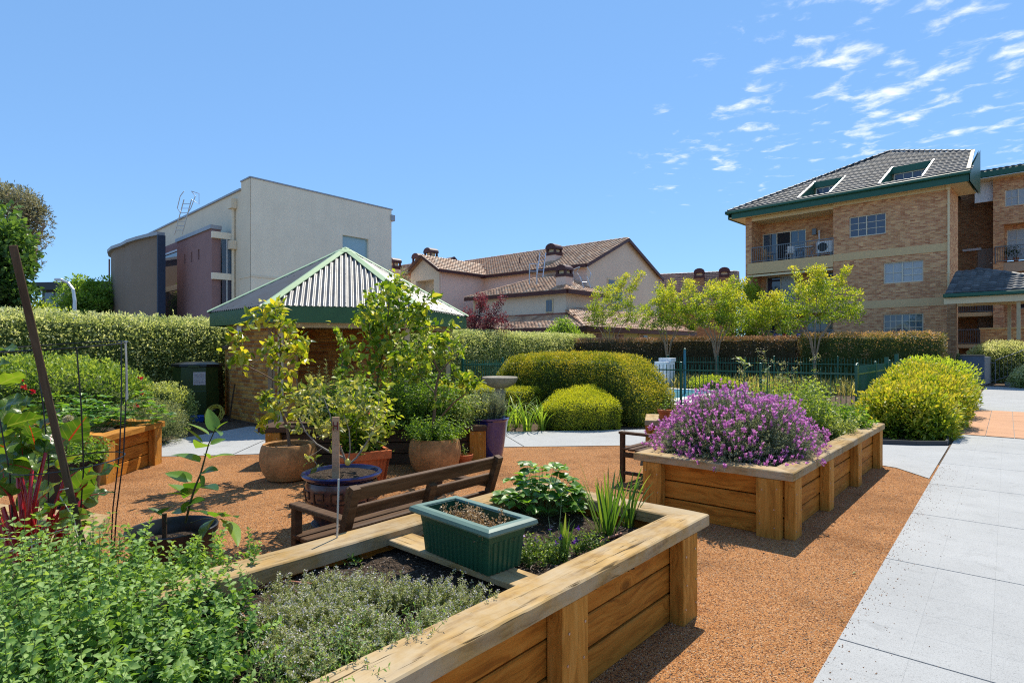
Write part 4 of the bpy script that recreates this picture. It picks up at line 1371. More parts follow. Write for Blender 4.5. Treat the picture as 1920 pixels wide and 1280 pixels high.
# curved grey wall, an arc bulging towards the left
cw = obj('curved_wall', None, hall)
arcw = [(-26.2, 43.6), (-27.6, 44.5), (-29, 45.5), (-30.5, 46.7), (-32, 48.2), (-33.8, 49.7), (-35.3, 51.4), (-36.7, 53.6), (-37.6, 56), (-38.0, 58.5), (-38.0, 61)]
ia, ib = math.cos(R(44.2)), math.sin(R(44.2))
def to_hall(x, y):
    dx, dy = x + 17.9, y - 40.0
    return (dx * ia - dy * ib, dx * ib + dy * ia)
arc = [to_hall(*p) for p in arcw]
mb = MB(); cp = MB()
for (a, b) in zip(arc[:-1], arc[1:]):
    mb.quad((*a, 0), (*b, 0), (*b, 10.15), (*a, 10.15))
    d = (Vector(b) - Vector(a)).normalized(); nx, ny = d.y, -d.x
    cp.beam((a[0], a[1], 10.28), (b[0] + d.x * .05, b[1] + d.y * .05, 10.28), .55, .25)
mb.mesh('x', M['grey_render'])
mb.build('wall', M['grey_render'], cw, smooth=True)
cp.build('coping', M['roof_metal'], cw)
a0 = arc[0]
MB().beam((a0[0] + .02, a0[1], 0), (a0[0] + .02, a0[1], 10.15), .30, .5, (0, 1, 0)).build('end_pier', M['blue_dark'], cw)
a7 = arc[6]
MB().tube([(a7[0] - .1, a7[1] - .1, 0), (a7[0] - .1, a7[1] - .1, 9.6)], .07, 6).build('downpipe', M['purple_render'], cw)
# roof ladder with guard hoops
def roof_ladder(name, label, base, top, width=0.5, hoop=True, group=None, side=(1, 0, 0), hoop_r=0.6):
    base, top = Vector(base), Vector(top)
    root = thing(name, label, 'ladder', base, 0, group)
    t_ = top - base; s = Vector(side).normalized() * width / 2
    mb = MB()
    for k in (-1, 1): mb.tube([s * k, t_ + s * k], .035, 5)
    mb.build('side_rail', M['grey_metal'], root)
    rm = MB().tube([-s, s], .022, 5).mesh('rung', M['grey_metal'])
    n = int(t_.length / 0.32)
    for i in range(1, n): obj('rung', rm, root, tuple(t_ * (i / n)))
    if hoop:
        f = t_.normalized().cross(s).normalized()
        mb = MB()
        for k in (-1, 1):
            p = t_ * .62 + s * k
            mb.tube([p, p + s * k * .8 + Vector((0, 0, hoop_r * .6)), t_ + s * k * 2.0 + Vector((0, 0, hoop_r * .4)), t_ + s * k + Vector((0, 0, hoop_r))], .03, 5)
        mb.tube([t_ + s + Vector((0, 0, hoop_r)), t_ + s * 3.0 + Vector((0, 0, hoop_r * .7)), t_ + s * 3.0 - Vector((0, 0, hoop_r * .6)), t_ + s], .03, 5)
        mb.build('guard_hoop', M['grey_metal'], root)
    return root
roof_ladder('roof_ladder', 'long metal ladder with hoop rising against the cream building above the mauve wall', dp(334, 440, 43.0), dp(352, 374, 42.6), 0.55, True)
rt = thing('roof_railing', 'small metal guard rail on the roof above the curved grey wall', 'railing', dp(258, 446, 52))
rt.location.z = 10.4
mb = MB()
for x in (0, 1.0, 2.0): mb.tube([(x, 0, 0), (x, 0, 1.1)], .04, 5)
for z in (.6, 1.1): mb.tube([(0, 0, z), (2.0, 0, z)], .035, 5)
mb.build('rail', M['grey_metal'], rt)

# dark building far left beyond the trees
db = thing('black_office_block', 'low black clad building with a row of windows behind the left trees', 'building', dp(74, 600, 62), R(-8))
db.location.z = 0
MB().box(0, 9, 0, 6, 0, 5.9).build('wall', M['grey_render'], db)
MB().box(-.5, 9.4, -.6, 6, 7.9, 8.7).build('roof', M['black_wire'], db)
MB().box(0, 9, .3, 6, 5.9, 7.9).build('upper_wall', M['black_wire'], db)
MB().box(-.2, 9, -.5, 0.3, 5.2, 5.9).build('balcony_slab', M['grey_metal'], db)
for x in (0.4, 1.7, 4.0, 5.6): 
    w_ = MB().box(x, x + 1.15, .22, .29, 6.1, 7.7).build('window', M['roof_metal'], db)
    MB().box(x + .06, x + 1.09, .18, .21, 6.16, 7.64).build('pane', M['glass_blue'], w_)

# street lamp
lamp_base = dp(140, 612, 18.5); lamp_base.z = 0
sl = thing('street_lamp', 'grey street lamp with a curved arm above the left hedge', 'street lamp', lamp_base)
MB().tube([(0, 0, 0), (0, 0, 3.2), (-.05, 0, 3.55), (-.2, 0, 3.75), (-.42, 0, 3.85)], [.07, .05, .045, .04, .035], 8).build('pole', M['grey_metal'], sl)
MB().box(-.62, -.40, -.06, .06, 3.82, 3.90).build('lamp_head', M['grey_metal'], sl, bevel=.02)

# ---- pink rendered houses with terracotta roofs
M['pink_render'] = simple('pale_pink_render', (0.84, 0.60, 0.48), 0.85, var=0.05, scale=0.7)
M['shade_render'] = simple('shade_grey_render', (0.76, 0.63, 0.49), 0.85, var=0.05, scale=0.7)  # greyer house render: shade of the gable end put into the colour
M['maroon_trim'] = simple('maroon_fascia', (0.075, 0.022, 0.020), 0.5)
M['yellow_render'] = simple('pale_yellow_render', (0.50, 0.48, 0.22), 0.85, var=0.05, scale=0.7)
M['terra_band'] = simple('terracotta_band', (0.36, 0.12, 0.07), 0.7)

def chimney(parent, x, y, z, h=1.5, w=0.85, mt=None):
    c = obj('chimney', MB().box(-w / 2, w / 2, -w / 2, w / 2, -1.2, h * .55).mesh('chimney', mt or M['pink_render']), parent, (x, y, z))
    MB().box(-w * .55, w * .55, -w * .55, w * .55, h * .55, h * .78).build('chimney_band', M['maroon_trim'], c)
    cap = MB()
    for sx in (-1, 1):
        for sy in (-1, 1): cap.box(sx * w * .5 - .08 - sx * .08, sx * w * .5 + .08 - sx * .08, sy * w * .42 - .08, sy * w * .42 + .08, h * .78, h * 1.05)
    cap.box(-w * .56, w * .56, -w * .56, w * .56, h * 1.05, h * 1.13)
    pts = [(math.cos(t) * w * .56, math.sin(t) * w * .40) for t in np.linspace(0, math.pi, 9)]
    vs = [(px_, -w * .56, h * 1.13 + pz) for px_, pz in pts] + [(px_, w * .56, h * 1.13 + pz) for px_, pz in pts]
    cap.add(vs, [(i, i + 1, 9 + i + 1, 9 + i) for i in range(8)] + [tuple(range(8, -1, -1)), tuple(range(9, 18))])
    cap.build('chimney_cap', M['maroon_trim'], c)
    MB().box(-w * .3, w * .3, -w * .3, w * .3, h * .78, h * 1.04).build('chimney_flue', M['cream_trim'], c)
    return c

def gable_wall(parent, mat_, a, b, z0, ze, zr):
    """gable end between ground points a and b"""
    m = ((a[0] + b[0]) / 2, (a[1] + b[1]) / 2)
    MB().poly([(*a, z0), (*b, z0), (*b, ze), (*m, zr), (*a, ze)]).build('gable_wall', mat_, parent)

# main house: local x = along the ridge away to the left (v), local y = towards the back (u)
HA = R(138.5)
house = thing('gabled_house', 'long pink house with terracotta tiled gable roof and maroon trim', 'house', (5.75, 45.0, 0), HA)
# with this rotation local +x points left-back, local -y points right-back
LEN, WID = 19.5, 11.7
ZE, ZR = 8.25, 11.0
WW_ = (-4.6, -2.2)
mb = MB()
mb.quad((0, 0, 0), (LEN, 0, 0), (LEN, 0, ZE), (0, 0, ZE)); mb.quad((LEN, -WID, 0), (0, -WID, 0), (0, -WID, ZE), (LEN, -WID, ZE))
mb.build('wall', M['pink_render'], house)
gable_wall(house, M['shade_render'], (0, -WID), (0, 0), 0, ZE, ZR); gable_wall(house, M['shade_render'], (LEN, 0), (LEN, -WID), 0, ZE, ZR)#('gable_wall', M['shade_render'], house)
o = 0.45
roof_plane(house, [(LEN + .2, o, ZE - .10), (-o * .6, o, ZE - .10), (-o * .6, -WID / 2, ZR), (LEN + .2, -WID / 2, ZR)], M['tile_terra'], seed=21)
mb = MB(); mb.poly([(-o * .6, -WID - o, ZE - .1), (LEN, -WID - o, ZE - .1), (LEN, -WID / 2, ZR), (-o * .6, -WID / 2, ZR)]); mb.build('rear_roof', M['tile_terra'], house)
ridge(house, (LEN, -WID / 2, ZR), (-.2, -WID / 2, ZR), M['tile_terra'])
mb = MB(); mb.beam((-o * .65, o, ZE - .22), (-o * .65, -WID / 2, ZR - .1), .08, .26); mb.beam((-o * .65, -WID - o, ZE - .22), (-o * .65, -WID / 2, ZR - .1), .08, .26); mb.build('bargeboard', M['maroon_trim'], house)
MB().box(-o * .6, LEN, o - .02, o + .10, ZE - .32, ZE - .08).build('gutter', M['maroon_trim'], house)
MB().box(0, LEN, 0.02, o - .03, ZE - .34, ZE - .28).build('soffit', M['cream_trim'], house)
gw = MB().box(-.06, .04, -5.3, -2.9, 5.3, 7.45).build('window', M['cream_trim'], house)
MB().box(-.09, -.065, -5.15, -4.15, 5.45, 7.3).build('pane', M['glass'], gw); MB().box(-.09, -.065, -4.05, -3.05, 5.45, 7.3).build('pane', M['glass'], gw)
chimney(house, 4.6, -1.9, 9.0, 1.05, 0.95)
for x in (6.6, 8.7): MB().tube([(x, -2.2, 9.1), (x, -2.2, 9.9)], .05, 5).build('vent_pipe', M['maroon_trim'], house)
# cross wing with arched window
wx0, wx1, wy = 10.9, 14.6, 5.4
mb = MB()
mb.quad((wx0, 0, 0), (wx0, wy, 0), (wx0, wy, ZE), (wx0, 0, ZE)); mb.quad((wx1, wy, 0), (wx1, 0, 0), (wx1, 0, ZE), (wx1, wy, ZE))
mb.build('wing_wall', M['pink_render'], house)
wf = MB()
wf.poly([(wx0, wy, ZE), (wx1, wy, ZE), ((wx0 + wx1) / 2, wy, 9.45)])
wf.quad((wx0, wy, 0), (wx0 + .7, wy, 0), (wx0 + .7, wy, ZE), (wx0, wy, ZE)); wf.quad((wx1 - .7, wy, 0), (wx1, wy, 0), (wx1, wy, ZE), (wx1 - .7, wy, ZE))
wf.quad((wx0 + .7, wy, 7.5), (wx1 - .7, wy, 7.5), (wx1 - .7, wy, ZE), (wx0 + .7, wy, ZE))
wf.quad((wx0 + .7, wy - 1.0, 0), (wx1 - .7, wy - 1.0, 0), (wx1 - .7, wy - 1.0, 7.5), (wx0 + .7, wy - 1.0, 7.5))
for x in (wx0 + .7, wx1 - .7): wf.quad((x, wy, 0), (x, wy - 1, 0), (x, wy - 1, 7.5), (x, wy, 7.5))
wf.quad((wx0 + .7, wy, 7.5), (wx1 - .7, wy, 7.5), (wx1 - .7, wy - 1, 7.5), (wx0 + .7, wy - 1, 7.5))
wf.build('wing_front', M['shade_render'], house)
cxw = (wx0 + wx1) / 2 - .25
arch = [(cxw - .55, 3.4), (cxw + .55, 3.4), (cxw + .55, 6.3)] + [(cxw + .55 * math.cos(t), 6.3 + .7 * math.sin(t)) for t in np.linspace(0, math.pi, 9)[1:-1]] + [(cxw - .55, 6.3)]
aw = MB(); nA = len(arch)
aw.add([(x, wy - .98, z) for x, z in arch] + [(x, wy - .90, z) for x, z in arch], [tuple(range(nA)), tuple(reversed(range(nA, 2 * nA)))] + [(i, (i + 1) % nA, nA + (i + 1) % nA, nA + i) for i in range(nA)])
aw = aw.build('arched_window', M['cream_trim'], house)
pa = [(cxw + (x - cxw) * .84, 3.5 + (z - 3.4) * .955) for x, z in arch]
MB().add([(x, wy - .885, z) for x, z in pa], [tuple(range(nA))]).build('pane', M['glass'], aw)
MB().box(cxw - .03, cxw + .03, wy - .885, wy - .86, 3.5, 6.9).build('glazing_bar', M['cream_trim'], aw); MB().box(cxw - .5, cxw + .5, wy - .885, wy - .862, 6.22, 6.3).build('glazing_bar', M['cream_trim'], aw)
mr = (wx0 + wx1) / 2
roof_plane(house, [(wx0 - .35, -0.3, ZE - .08), (wx0 - .35, wy + .4, ZE - .08), (mr, wy + .4, 9.55), (mr, -1.2, 9.55)], M['tile_terra'], seed=23)
roof_plane(house, [(wx1 + .35, wy + .4, ZE - .08), (wx1 + .35, -0.3, ZE - .08), (mr, -1.2, 9.55), (mr, wy + .4, 9.55)], M['tile_terra'], seed=24)
mb = MB(); mb.beam((wx0 - .4, wy + .45, ZE - .15), (mr, wy + .45, 9.5), .08, .24); mb.beam((wx1 + .4, wy + .45, ZE - .15), (mr, wy + .45, 9.5), .08, .24); mb.build('bargeboard', M['maroon_trim'], house)
MB().box(wx0 - .48, wx0 - .35, .3, wy + .4, ZE - .26, ZE - .06).build('gutter', M['maroon_trim'], house)
MB().tube([(wx0 - .1, wy - .1, ZE - .4), (wx0 - .1, wy - .1, 0)], .06, 6).build('downpipe', M['pink_render'], house)
# lower hipped wing in front of the main house
hx0, hx1, hy = -1.3, 7.8, 4.5
MB().box(hx0, hx1, 0.02, hy, 3.6, 5.75).build('lower_wing_wall', M['shade_render'], house)
ze = 5.75; q = 0.5; zt = 7.6
roof_plane(house, [(hx1 + q, hy + q, ze), (hx0 - q, hy + q, ze), (2.2, 0.3, zt), (3.5, 0.3, zt)], M['tile_terra'], seed=25)
roof_plane(house, [(hx0 - q, hy + q, ze), (hx0 - q, 0.1, ze), (2.2, 0.1, zt - .05)], M['tile_terra'], seed=26)
mb = MB(); mb.poly([(hx1 + q, 0.05, ze), (hx1 + q, hy + q, ze), (3.5, .05, zt)]); mb.build('lower_rear_roof', M['tile_terra'], house)
ridge(house, (hx0 - q, hy + q, ze), (2.2, 0.3, zt), M['tile_terra']); ridge(house, (hx1 + q, hy + q, ze), (3.5, 0.3, zt), M['tile_terra'])
mb = MB(); mb.box(hx0 - q, hx1 + q, hy + q - .02, hy + q + .10, ze - .24, ze + .02); mb.box(hx0 - q - .10, hx0 - q + .02, 0, hy + q - .03, ze - .24, ze + .02); mb.build('gutter', M['maroon_trim'], house)
sw = MB().box(-.22, .42, hy + .02, hy + .08, 4.27, 5.25).build('window', M['cream_trim'], house)
for k in (0, 1): MB().box(-.16 + k * .28, .08 + k * .28, hy + .085, hy + .10, 4.34, 5.18).build('pane', M['glass'], sw)
MB().tube([(hx1 - .2, hy + .15, 5.5), (hx1 - .2, hy + .15, 3)], .06, 6).build('downpipe', M['cream_trim'], house)
chimney(house, -.45, 3.5, 6.35, .92, 0.85)
MB().box(hx0 - .03, hx1, hy + .004, hy + .10, 3.85, 4.22).build('terracotta_band', M['terra_band'], house)
MB().box(hx0 - .10, hx0 - .004, .1, hy, 3.85, 4.22).build('terracotta_band', M['terra_band'], house)
# skirt roof and ground floor
sx0, sx1, sy = -5.45, 9.8, 8.0
z0 = 3.0
roof_plane(house, [(sx1, sy, z0), (sx0, sy, z0), (hx0 - .4, hy + .3, 4.05), (sx1, hy + .1, 4.05)], M['tile_terra'], seed=27)
roof_plane(house, [(sx0, sy, z0), (sx0, -7.5, z0), (-1.4, -7.5, 4.6), (-1.4, 0.5, 4.6), (hx0 - .4, hy + .3, 4.35)], M['tile_terra'], seed=28)
ridge(house, (sx0, sy, z0), (hx0 - .3, hy + .3, 4.3), M['tile_terra'])
mb = MB(); mb.box(sx0, sx1, sy, sy + .10, z0 - .26, z0); mb.box(sx0 - .10, sx0, -7.5, sy + .1, z0 - .26, z0); mb.build('gutter', M['maroon_trim'], house)
MB().box(-4.9, sx1 - .3, 5, sy - .6, 0, 2.9).build('ground_floor_wall', M['pink_render'], house)
MB().box(-5.0, -1, -7.3, sy - .65, 0, 2.92).build('ground_floor_wall', M['yellow_render'], house)
for s_ in (1.7, 4.4, 7.65):
    w_ = MB().box(-5.06, -5.004, sy - s_ - .6, sy - s_ + .6, 2.0, 2.72).build('window', M['cream_trim'], house)
    for k in (-1, 1): MB().box(-5.09, -5.065, sy - s_ + k * .28 - .25, sy - s_ + k * .28 + .25, 2.07, 2.65).build('pane', M['glass'], w_)
roof_ladder('roof_ladder', 'short grey roof ladder with guard frame leaning on the house roof left of the chimney', dp(1012, 520, 43.5), dp(1018, 474, 44.8), 0.45, False)
roof_ladder('roof_ladder', 'small grey ladder with hoop at the right end of the lower house roof', dp(1101, 540, 42), dp(1094, 518, 42.3), 0.5, True, hoop_r=.7, side=(-1, 0, 0))
gf = thing('roof_guard_rail', 'grey tubular guard frame standing on the lower house roof', 'railing', dp(1000, 524, 43.2))
mb = MB()
for x in (-.25, .25):
    for y in (0, .5): mb.tube([(x * 1.1, y, -.3), (x * 1.1, y, 1.15)], .035, 5)
    mb.tube([(x * 1.1, 0, 1.15), (x * 1.1, .5, 1.15)], .035, 5)
mb.tube([(-.28, 0, 1.15), (.28, 0, 1.15)], .035, 5); mb.tube([(-.28, 0, .6), (.28, 0, .6)], .03, 5)
mb.build('frame', M['grey_metal'], gf)

# house further left behind the pavilion
h2 = thing('small_gabled_house', 'orange roofed house with three chimneys behind the pavilion roof', 'house', (-8.06, 60.0, 0), HA)
mb = MB(); mb.quad((0, 0, 0), (9, 0, 0), (9, 0, 8.3), (0, 0, 8.3)); mb.build('wall', M['pink_render'], h2)
gable_wall(h2, M['pink_render'], (0, -5), (0, 0), 0, 9.2, 11.4); gable_wall(h2, M['pink_render'], (9, 0), (9, -5), 0, 8.3, 10.6)#('gable_wall', M['pink_render'], h2)
roof_plane(h2, [(9.3, .5, 8.2), (-.3, .5, 8.2), (-.3, -2.5, 11.4), (9.3, -2.5, 11.4)], M['tile_terra'], seed=31)
mb = MB(); mb.poly([(-.3, -5.5, 9.2), (9.3, -5.5, 9.2), (9.3, -2.5, 11.4), (-.3, -2.5, 11.4)]); mb.build('rear_roof', M['tile_terra'], h2)
mb = MB(); mb.beam((-.35, .5, 8.1), (-.35, -2.5, 11.35), .08, .26); mb.beam((-.35, -5.4, 9.2), (-.35, -2.5, 11.35), .08, .26); mb.build('bargeboard', M['maroon_trim'], h2)
MB().box(-.3, 9.3, .5, .62, 8.0, 8.24).build('gutter', M['maroon_trim'], h2)
for x, y, z in ((2.5, -1.8, 10.5), (3.4, -.9, 9.9), (6.3, .2, 9.6)): chimney(h2, x, y, z, 1.45, 1.05)

# house behind the crepe myrtles to the right of the gable
h3 = thing('brown_roofed_house', 'distant house with brown tiled roof and two dark chimneys left of the apartments', 'house', (27.0, 57.0, 0), R(160))
mb = MB(); mb.quad((4.8, 0, 0), (18, 0, 0), (18, 0, 6.2), (4.8, 0, 6.2)); mb.build('wall', M['brick_brown'], h3)
gable_wall(h3, M['shade_render'], (4.8, -8), (4.8, 0), 0, 6.2, 9.6); gable_wall(h3, M['shade_render'], (18, 0), (18, -8), 0, 6.2, 9.6)#('gable_wall', M['shade_render'], h3)
roof_plane(h3, [(18.2, .5, 6.1), (4.6, .5, 6.1), (4.6, -4, 9.95), (18.2, -4, 9.95)], M['tile_brown'], seed=33)
mb = MB(); mb.poly([(4.6, -8.5, 6.1), (18.2, -8.5, 6.1), (18.2, -4, 9.6), (4.6, -4, 9.6)]); mb.build('rear_roof', M['tile_brown'], h3)
ridge(h3, (18.2, -4, 9.95), (4.6, -4, 9.95), M['tile_brown'])
MB().box(4.6, 18.2, .5, .62, 5.9, 6.14).build('gutter', M['maroon_trim'], h3)
MB().beam((4.55, .5, 6.0), (4.55, -4, 9.55), .1, .26).build('bargeboard', M['white_paint'], h3)
for x in (5.9, 8.4): 
    c = chimney(h3, x, -2.6, 8.6, 1.1, 1.0, M['brick_brown'])

# ---- hexagonal pavilion
GZ_A = R(16)
GC = (-4.22, 14.8)
gz = thing('garden_pavilion', 'hexagonal brick pavilion with corrugated roof, pale green hips and dark green fascia', 'pavilion', (*GC, 0), GZ_A)
RE = 3.09; ZEV = 2.56; ZAP = 4.20
# vertices: front face is towards local -y
def hexv(r, k): 
    t = R(-120 + 60 * k)
    return Vector((r * math.cos(t), r * math.sin(t), 0))
t = NT('galvanised_corrugated_sheet')
nzz = t.noise(t.coord('Object'), 2.0, 5, 0.65)
M['corrugated'] = t.done(t.principled(t.ramp(nzz, [(0.3, (0.13, 0.13, 0.13)), (0.7, (0.20, 0.20, 0.195))]), t.ramp(nzz, [(0.3, 0.55), (0.7, 0.42)]), 0.6, 0.4))
M['pale_green'] = simple('pale_green_flashing', (0.42, 0.53, 0.29), 0.4, var=0.06)
apex = Vector((0, 0, ZAP))
for k in range(6):
    a, b = hexv(RE, k), hexv(RE, k + 1); a.z = b.z = ZEV
    e = (b - a).normalized(); m_ = (a + b) / 2; s = (apex - m_); SL = s.length; s.normalize(); nn = e.cross(s)
    L = (b - a).length; per = 0.112; cols = int(L / per * 8)
    V = []; F = []
    for i in range(cols + 1):
        x = (i / cols - .5) * L
        top = max(0.0, SL * (1 - abs(x) / (L / 2)))
        h = 0.021 * math.cos(2 * math.pi * x / per)
        for y in (-0.05, top):
            V.append(m_ + e * x + s * y + nn * h)
    for i in range(cols): F.append((2 * i, 2 * i + 2, 2 * i + 3, 2 * i + 1))
    obj('corrugated_sheet', np_mesh('corrugated_sheet', [tuple(v) for v in V], F, M['corrugated'], smooth=True), gz)
    # fixings
    hb = MB()
    for y in (.10, SL * .5, SL * .78):
        w_ = L * (1 - y / SL) / 2
        x = -w_ + .1
        while x < w_ - .05:
            p = m_ + e * (round(x / per) * per) + s * y + nn * .018
            hb.beam(p, p + nn * .012, .016, .016); x += per * 3
    hb.build('roof_screws', M['screw'], gz, kind='stuff')
    # hip capping
    q = a - (a - Vector((0, 0, 0))).normalized() * 0.0
    d = (apex - a); sd = d.normalized().cross(Vector((0, 0, 1))).normalized()
    hp = MB()
    up = sd.cross(d.normalized()).normalized()
    p0, p1 = a + up * .035 - d * .02, apex + up * .035
    wd = .115
    hp.add([p0 - sd * wd - up * .03, p0 + up * .012, p0 + sd * wd - up * .03, p1 - sd * wd - up * .03, p1 + up * .012, p1 + sd * wd - up * .03,
            p0 - sd * wd - up * .045, p0 + sd * wd - up * .045, p1 - sd * wd - up * .045, p1 + sd * wd - up * .045], [(0, 1, 4, 3), (1, 2, 5, 4), (0, 3, 8, 6), (2, 7, 9, 5), (0, 6, 7, 2, 1)])
    hp.build('hip_capping', M['pale_green'], gz)
    # fascia
    a2, b2 = hexv(RE + .03, k), hexv(RE + .03, k + 1)
    MB().add([(a2.x, a2.y, ZEV - .36), (b2.x, b2.y, ZEV - .36), (b2.x, b2.y, ZEV - .02), (a2.x, a2.y, ZEV - .02)] + [(v.x * .987, v.y * .987, z) for v, z in ((a2, ZEV - .36), (b2, ZEV - .36), (b2, ZEV - .02), (a2, ZEV - .02))],
             [(0, 1, 2, 3), (7, 6, 5, 4), (0, 4, 5, 1), (1, 5, 6, 2), (2, 6, 7, 3), (3, 7, 4, 0)]).build('fascia', M['green_fascia'], gz)
    b1, b2_ = hexv(2.70, k), hexv(2.70, k + 1)
    MB().beam((b1.x, b1.y, 2.22), (b2_.x, b2_.y, 2.22), .10, .22).build('beam', M['cream_paint'], gz)
MB().lathe([(0.34, ZAP - .135), (.30, ZAP - .10), (0.0, ZAP + .045)], 6).build('apex_cap', M['pale_green'], gz, rot=(0, 0, R(0)))
MB().add([(*hexv(RE - .06, k).xy, ZEV - .22) for k in range(6)] , [tuple(range(6))]).build('soffit', M['cream_paint'], gz)
# posts at the front corners and the right corner
for k in (0, 1, 2):
    v = hexv(2.62, k)
    MB().box(v.x - .055, v.x + .055, v.y - .055, v.y + .055, 0, 2.12).build('post', M['cream_paint'], gz)
# brick walls: single bricks laid in courses over a mortar core
BR_COLS = [(0.68, 0.29, 0.062), (0.56, 0.205, 0.045), (0.74, 0.38, 0.10), (0.44, 0.145, 0.038)]
t = NT('tan_brown_brick')
rv, sh = t.objrand(17.0)
bc = t.ramp(rv, [(0.0, BR_COLS[3]), (0.3, BR_COLS[1]), (0.6, BR_COLS[0]), (1.0, BR_COLS[2])])
bn = t.noise(t.coord('Object', shift=sh), 24, 4, 0.7)
M['brick_unit'] = t.done(t.principled(t.mix(1.0, bc, t.ramp(bn, [(0.3, 0.72), (0.7, 1.12)]), 'MULTIPLY'), 0.85, 0, 0.2, t.bump(bn, 0.5, 0.006)))
t = NT('tan_brown_brickwork')
at = t.n('ShaderNodeAttribute'); at.attribute_name = 'rnd'
bc = t.ramp(at.outputs['Fac'], [(0.0, BR_COLS[3]), (0.3, BR_COLS[1]), (0.6, BR_COLS[0]), (1.0, BR_COLS[2])])
M['brick_many'] = t.done(t.principled(t.mix(1.0, bc, t.ramp(t.noise(t.coord('Object'), 24, 4, 0.7), [(0.3, 0.72), (0.7, 1.12)]), 'MULTIPLY'), 0.85, 0, 0.2))
M['mortar'] = simple('tan_mortar', (0.36, 0.25, 0.15), 0.95)
BL, BH_, BD = 0.230, 0.076, 0.11
brick_me = MB().box(-BL / 2, BL / 2, -BD / 2, BD / 2, -BH_ / 2, BH_ / 2).mesh('brick', M['brick_unit'], bevel=0.006)
half_me = MB().box(-BD / 2, BD / 2, -BD / 2, BD / 2, -BH_ / 2, BH_ / 2).mesh('brick', M['brick_unit'], bevel=0.006)
BRICKS = [0]
def brick_wall(parent, p, q, z1, single=True, seed=0, name='brick_wall', z0=0.0, thick=.11):
    """stretcher bond wall from p to q (local ground points); bricks stand 6 mm proud of the mortar"""
    p, q = Vector((p[0], p[1], 0)), Vector((q[0], q[1], 0))
    d = q - p; L = d.length; ang = math.atan2(d.y, d.x)
    w = MB().box(0, L, -thick / 2 + .006, thick / 2 - .006, z0, z1 - .004).build(name, M['mortar'], parent, (p.x, p.y, 0), (0, 0, ang))
    n = max(1, round(L / (BL + .010))); pitch = L / n
    rows_ = int((z1 - z0) / (BH_ + .010)); rp = (z1 - z0) / rows_
    rs_ = random.Random(seed)
    many = MB(); rn = []
    for r_ in range(rows_ - 1, -1, -1):
        z = z0 + (r_ + .5) * rp
        cells = [(pitch * (i + .5), False) for i in range(n)] if r_ % 2 == 0 else [(pitch * .25 + .0, True)] + [(pitch * (i + 1), False) for i in range(n - 1)] + [(L - pitch * .25, True)]
        for x, hf in cells:
            dy = rs_.uniform(-.002, .002)
            if single and BRICKS[0] < 300:
                obj('brick', half_me if hf else brick_me, w, (x, dy, z)); BRICKS[0] += 1
            else:
                h = (BD if hf else BL) / 2
                many.box(x - h, x + h, -BD / 2 + dy, BD / 2 + dy, z - BH_ / 2, z + BH_ / 2); rn += [rs_.random()] * 8
    if many.v:
        me = many.mesh('brickwork', M['brick_many'])
        a_ = me.attributes.new('rnd', 'FLOAT', 'POINT'); a_.data.foreach_set('value', rn)
        obj('brickwork', me, w, kind='stuff')
    return w
VLp, VFL, VBL, VBR, VR = hexv(2.62, 5), hexv(2.62, 0), hexv(2.62, 4), hexv(2.62, 3), hexv(2.62, 2)
cornerA = VLp.lerp(VFL, 0.80)
brick_wall(gz, VLp, cornerA, 2.22, True, 1)
inw = Vector((0.50, .42, 0))
brick_wall(gz, cornerA + Vector((.045, .04, 0)), cornerA + inw, 2.22, False, 2)
brick_wall(gz, VBL, VLp, 2.22, False, 3); brick_wall(gz, VBR, VBL, 2.22, False, 4)
# low garden wall with capping, running on from the pavilion
lw = thing('low_brick_wall', 'short low brick wall with dark capping behind the compost bin', 'wall', (*GC, 0), GZ_A)
lq = VLp + Vector((-.30, 1.05, 0))
lp = VLp + Vector((-.03, .12, 0))
brick_wall(lw, lq, lp, 1.66, True, 6)
MB().beam((lq.x - .02, lq.y + .05, 1.71), (lp.x, lp.y, 1.71), .22, .085).build('capping', simple('dark_brick_capping', (0.16, 0.09, 0.06), 0.7), lw)
# table in the pavilion
tbl = thing('timber_table', 'tan timber table inside the brick pavilion', 'table', (-4.15, 14.1, 0), GZ_A)
for i in range(4): MB().box(-.7, .7, -.36 + i * .185, -.36 + i * .185 + .175, .80, .835).build('table_board', M['pale_wood'], tbl)
for sx in (-.6, .6):
    for sy in (-.28, .28): MB().beam((sx * 1.05, sy, 0), (sx * .95, sy, .80), .07, .07).build('leg', M['cream_paint'], tbl)
gl_ = obj('wall_box', MB().box(-.05, .05, -.04, .04, 0, .2).mesh('wall_box', M['grey_metal']), gz, (-2.35, -.75, 2.0))
sg = MB().lathe([(.0, 0), (.03, 0), (.05, .09), (.0, .1)], 8).build('ceiling_light', M['white_paint'], gz, (-.2, -2.1, 2.0))
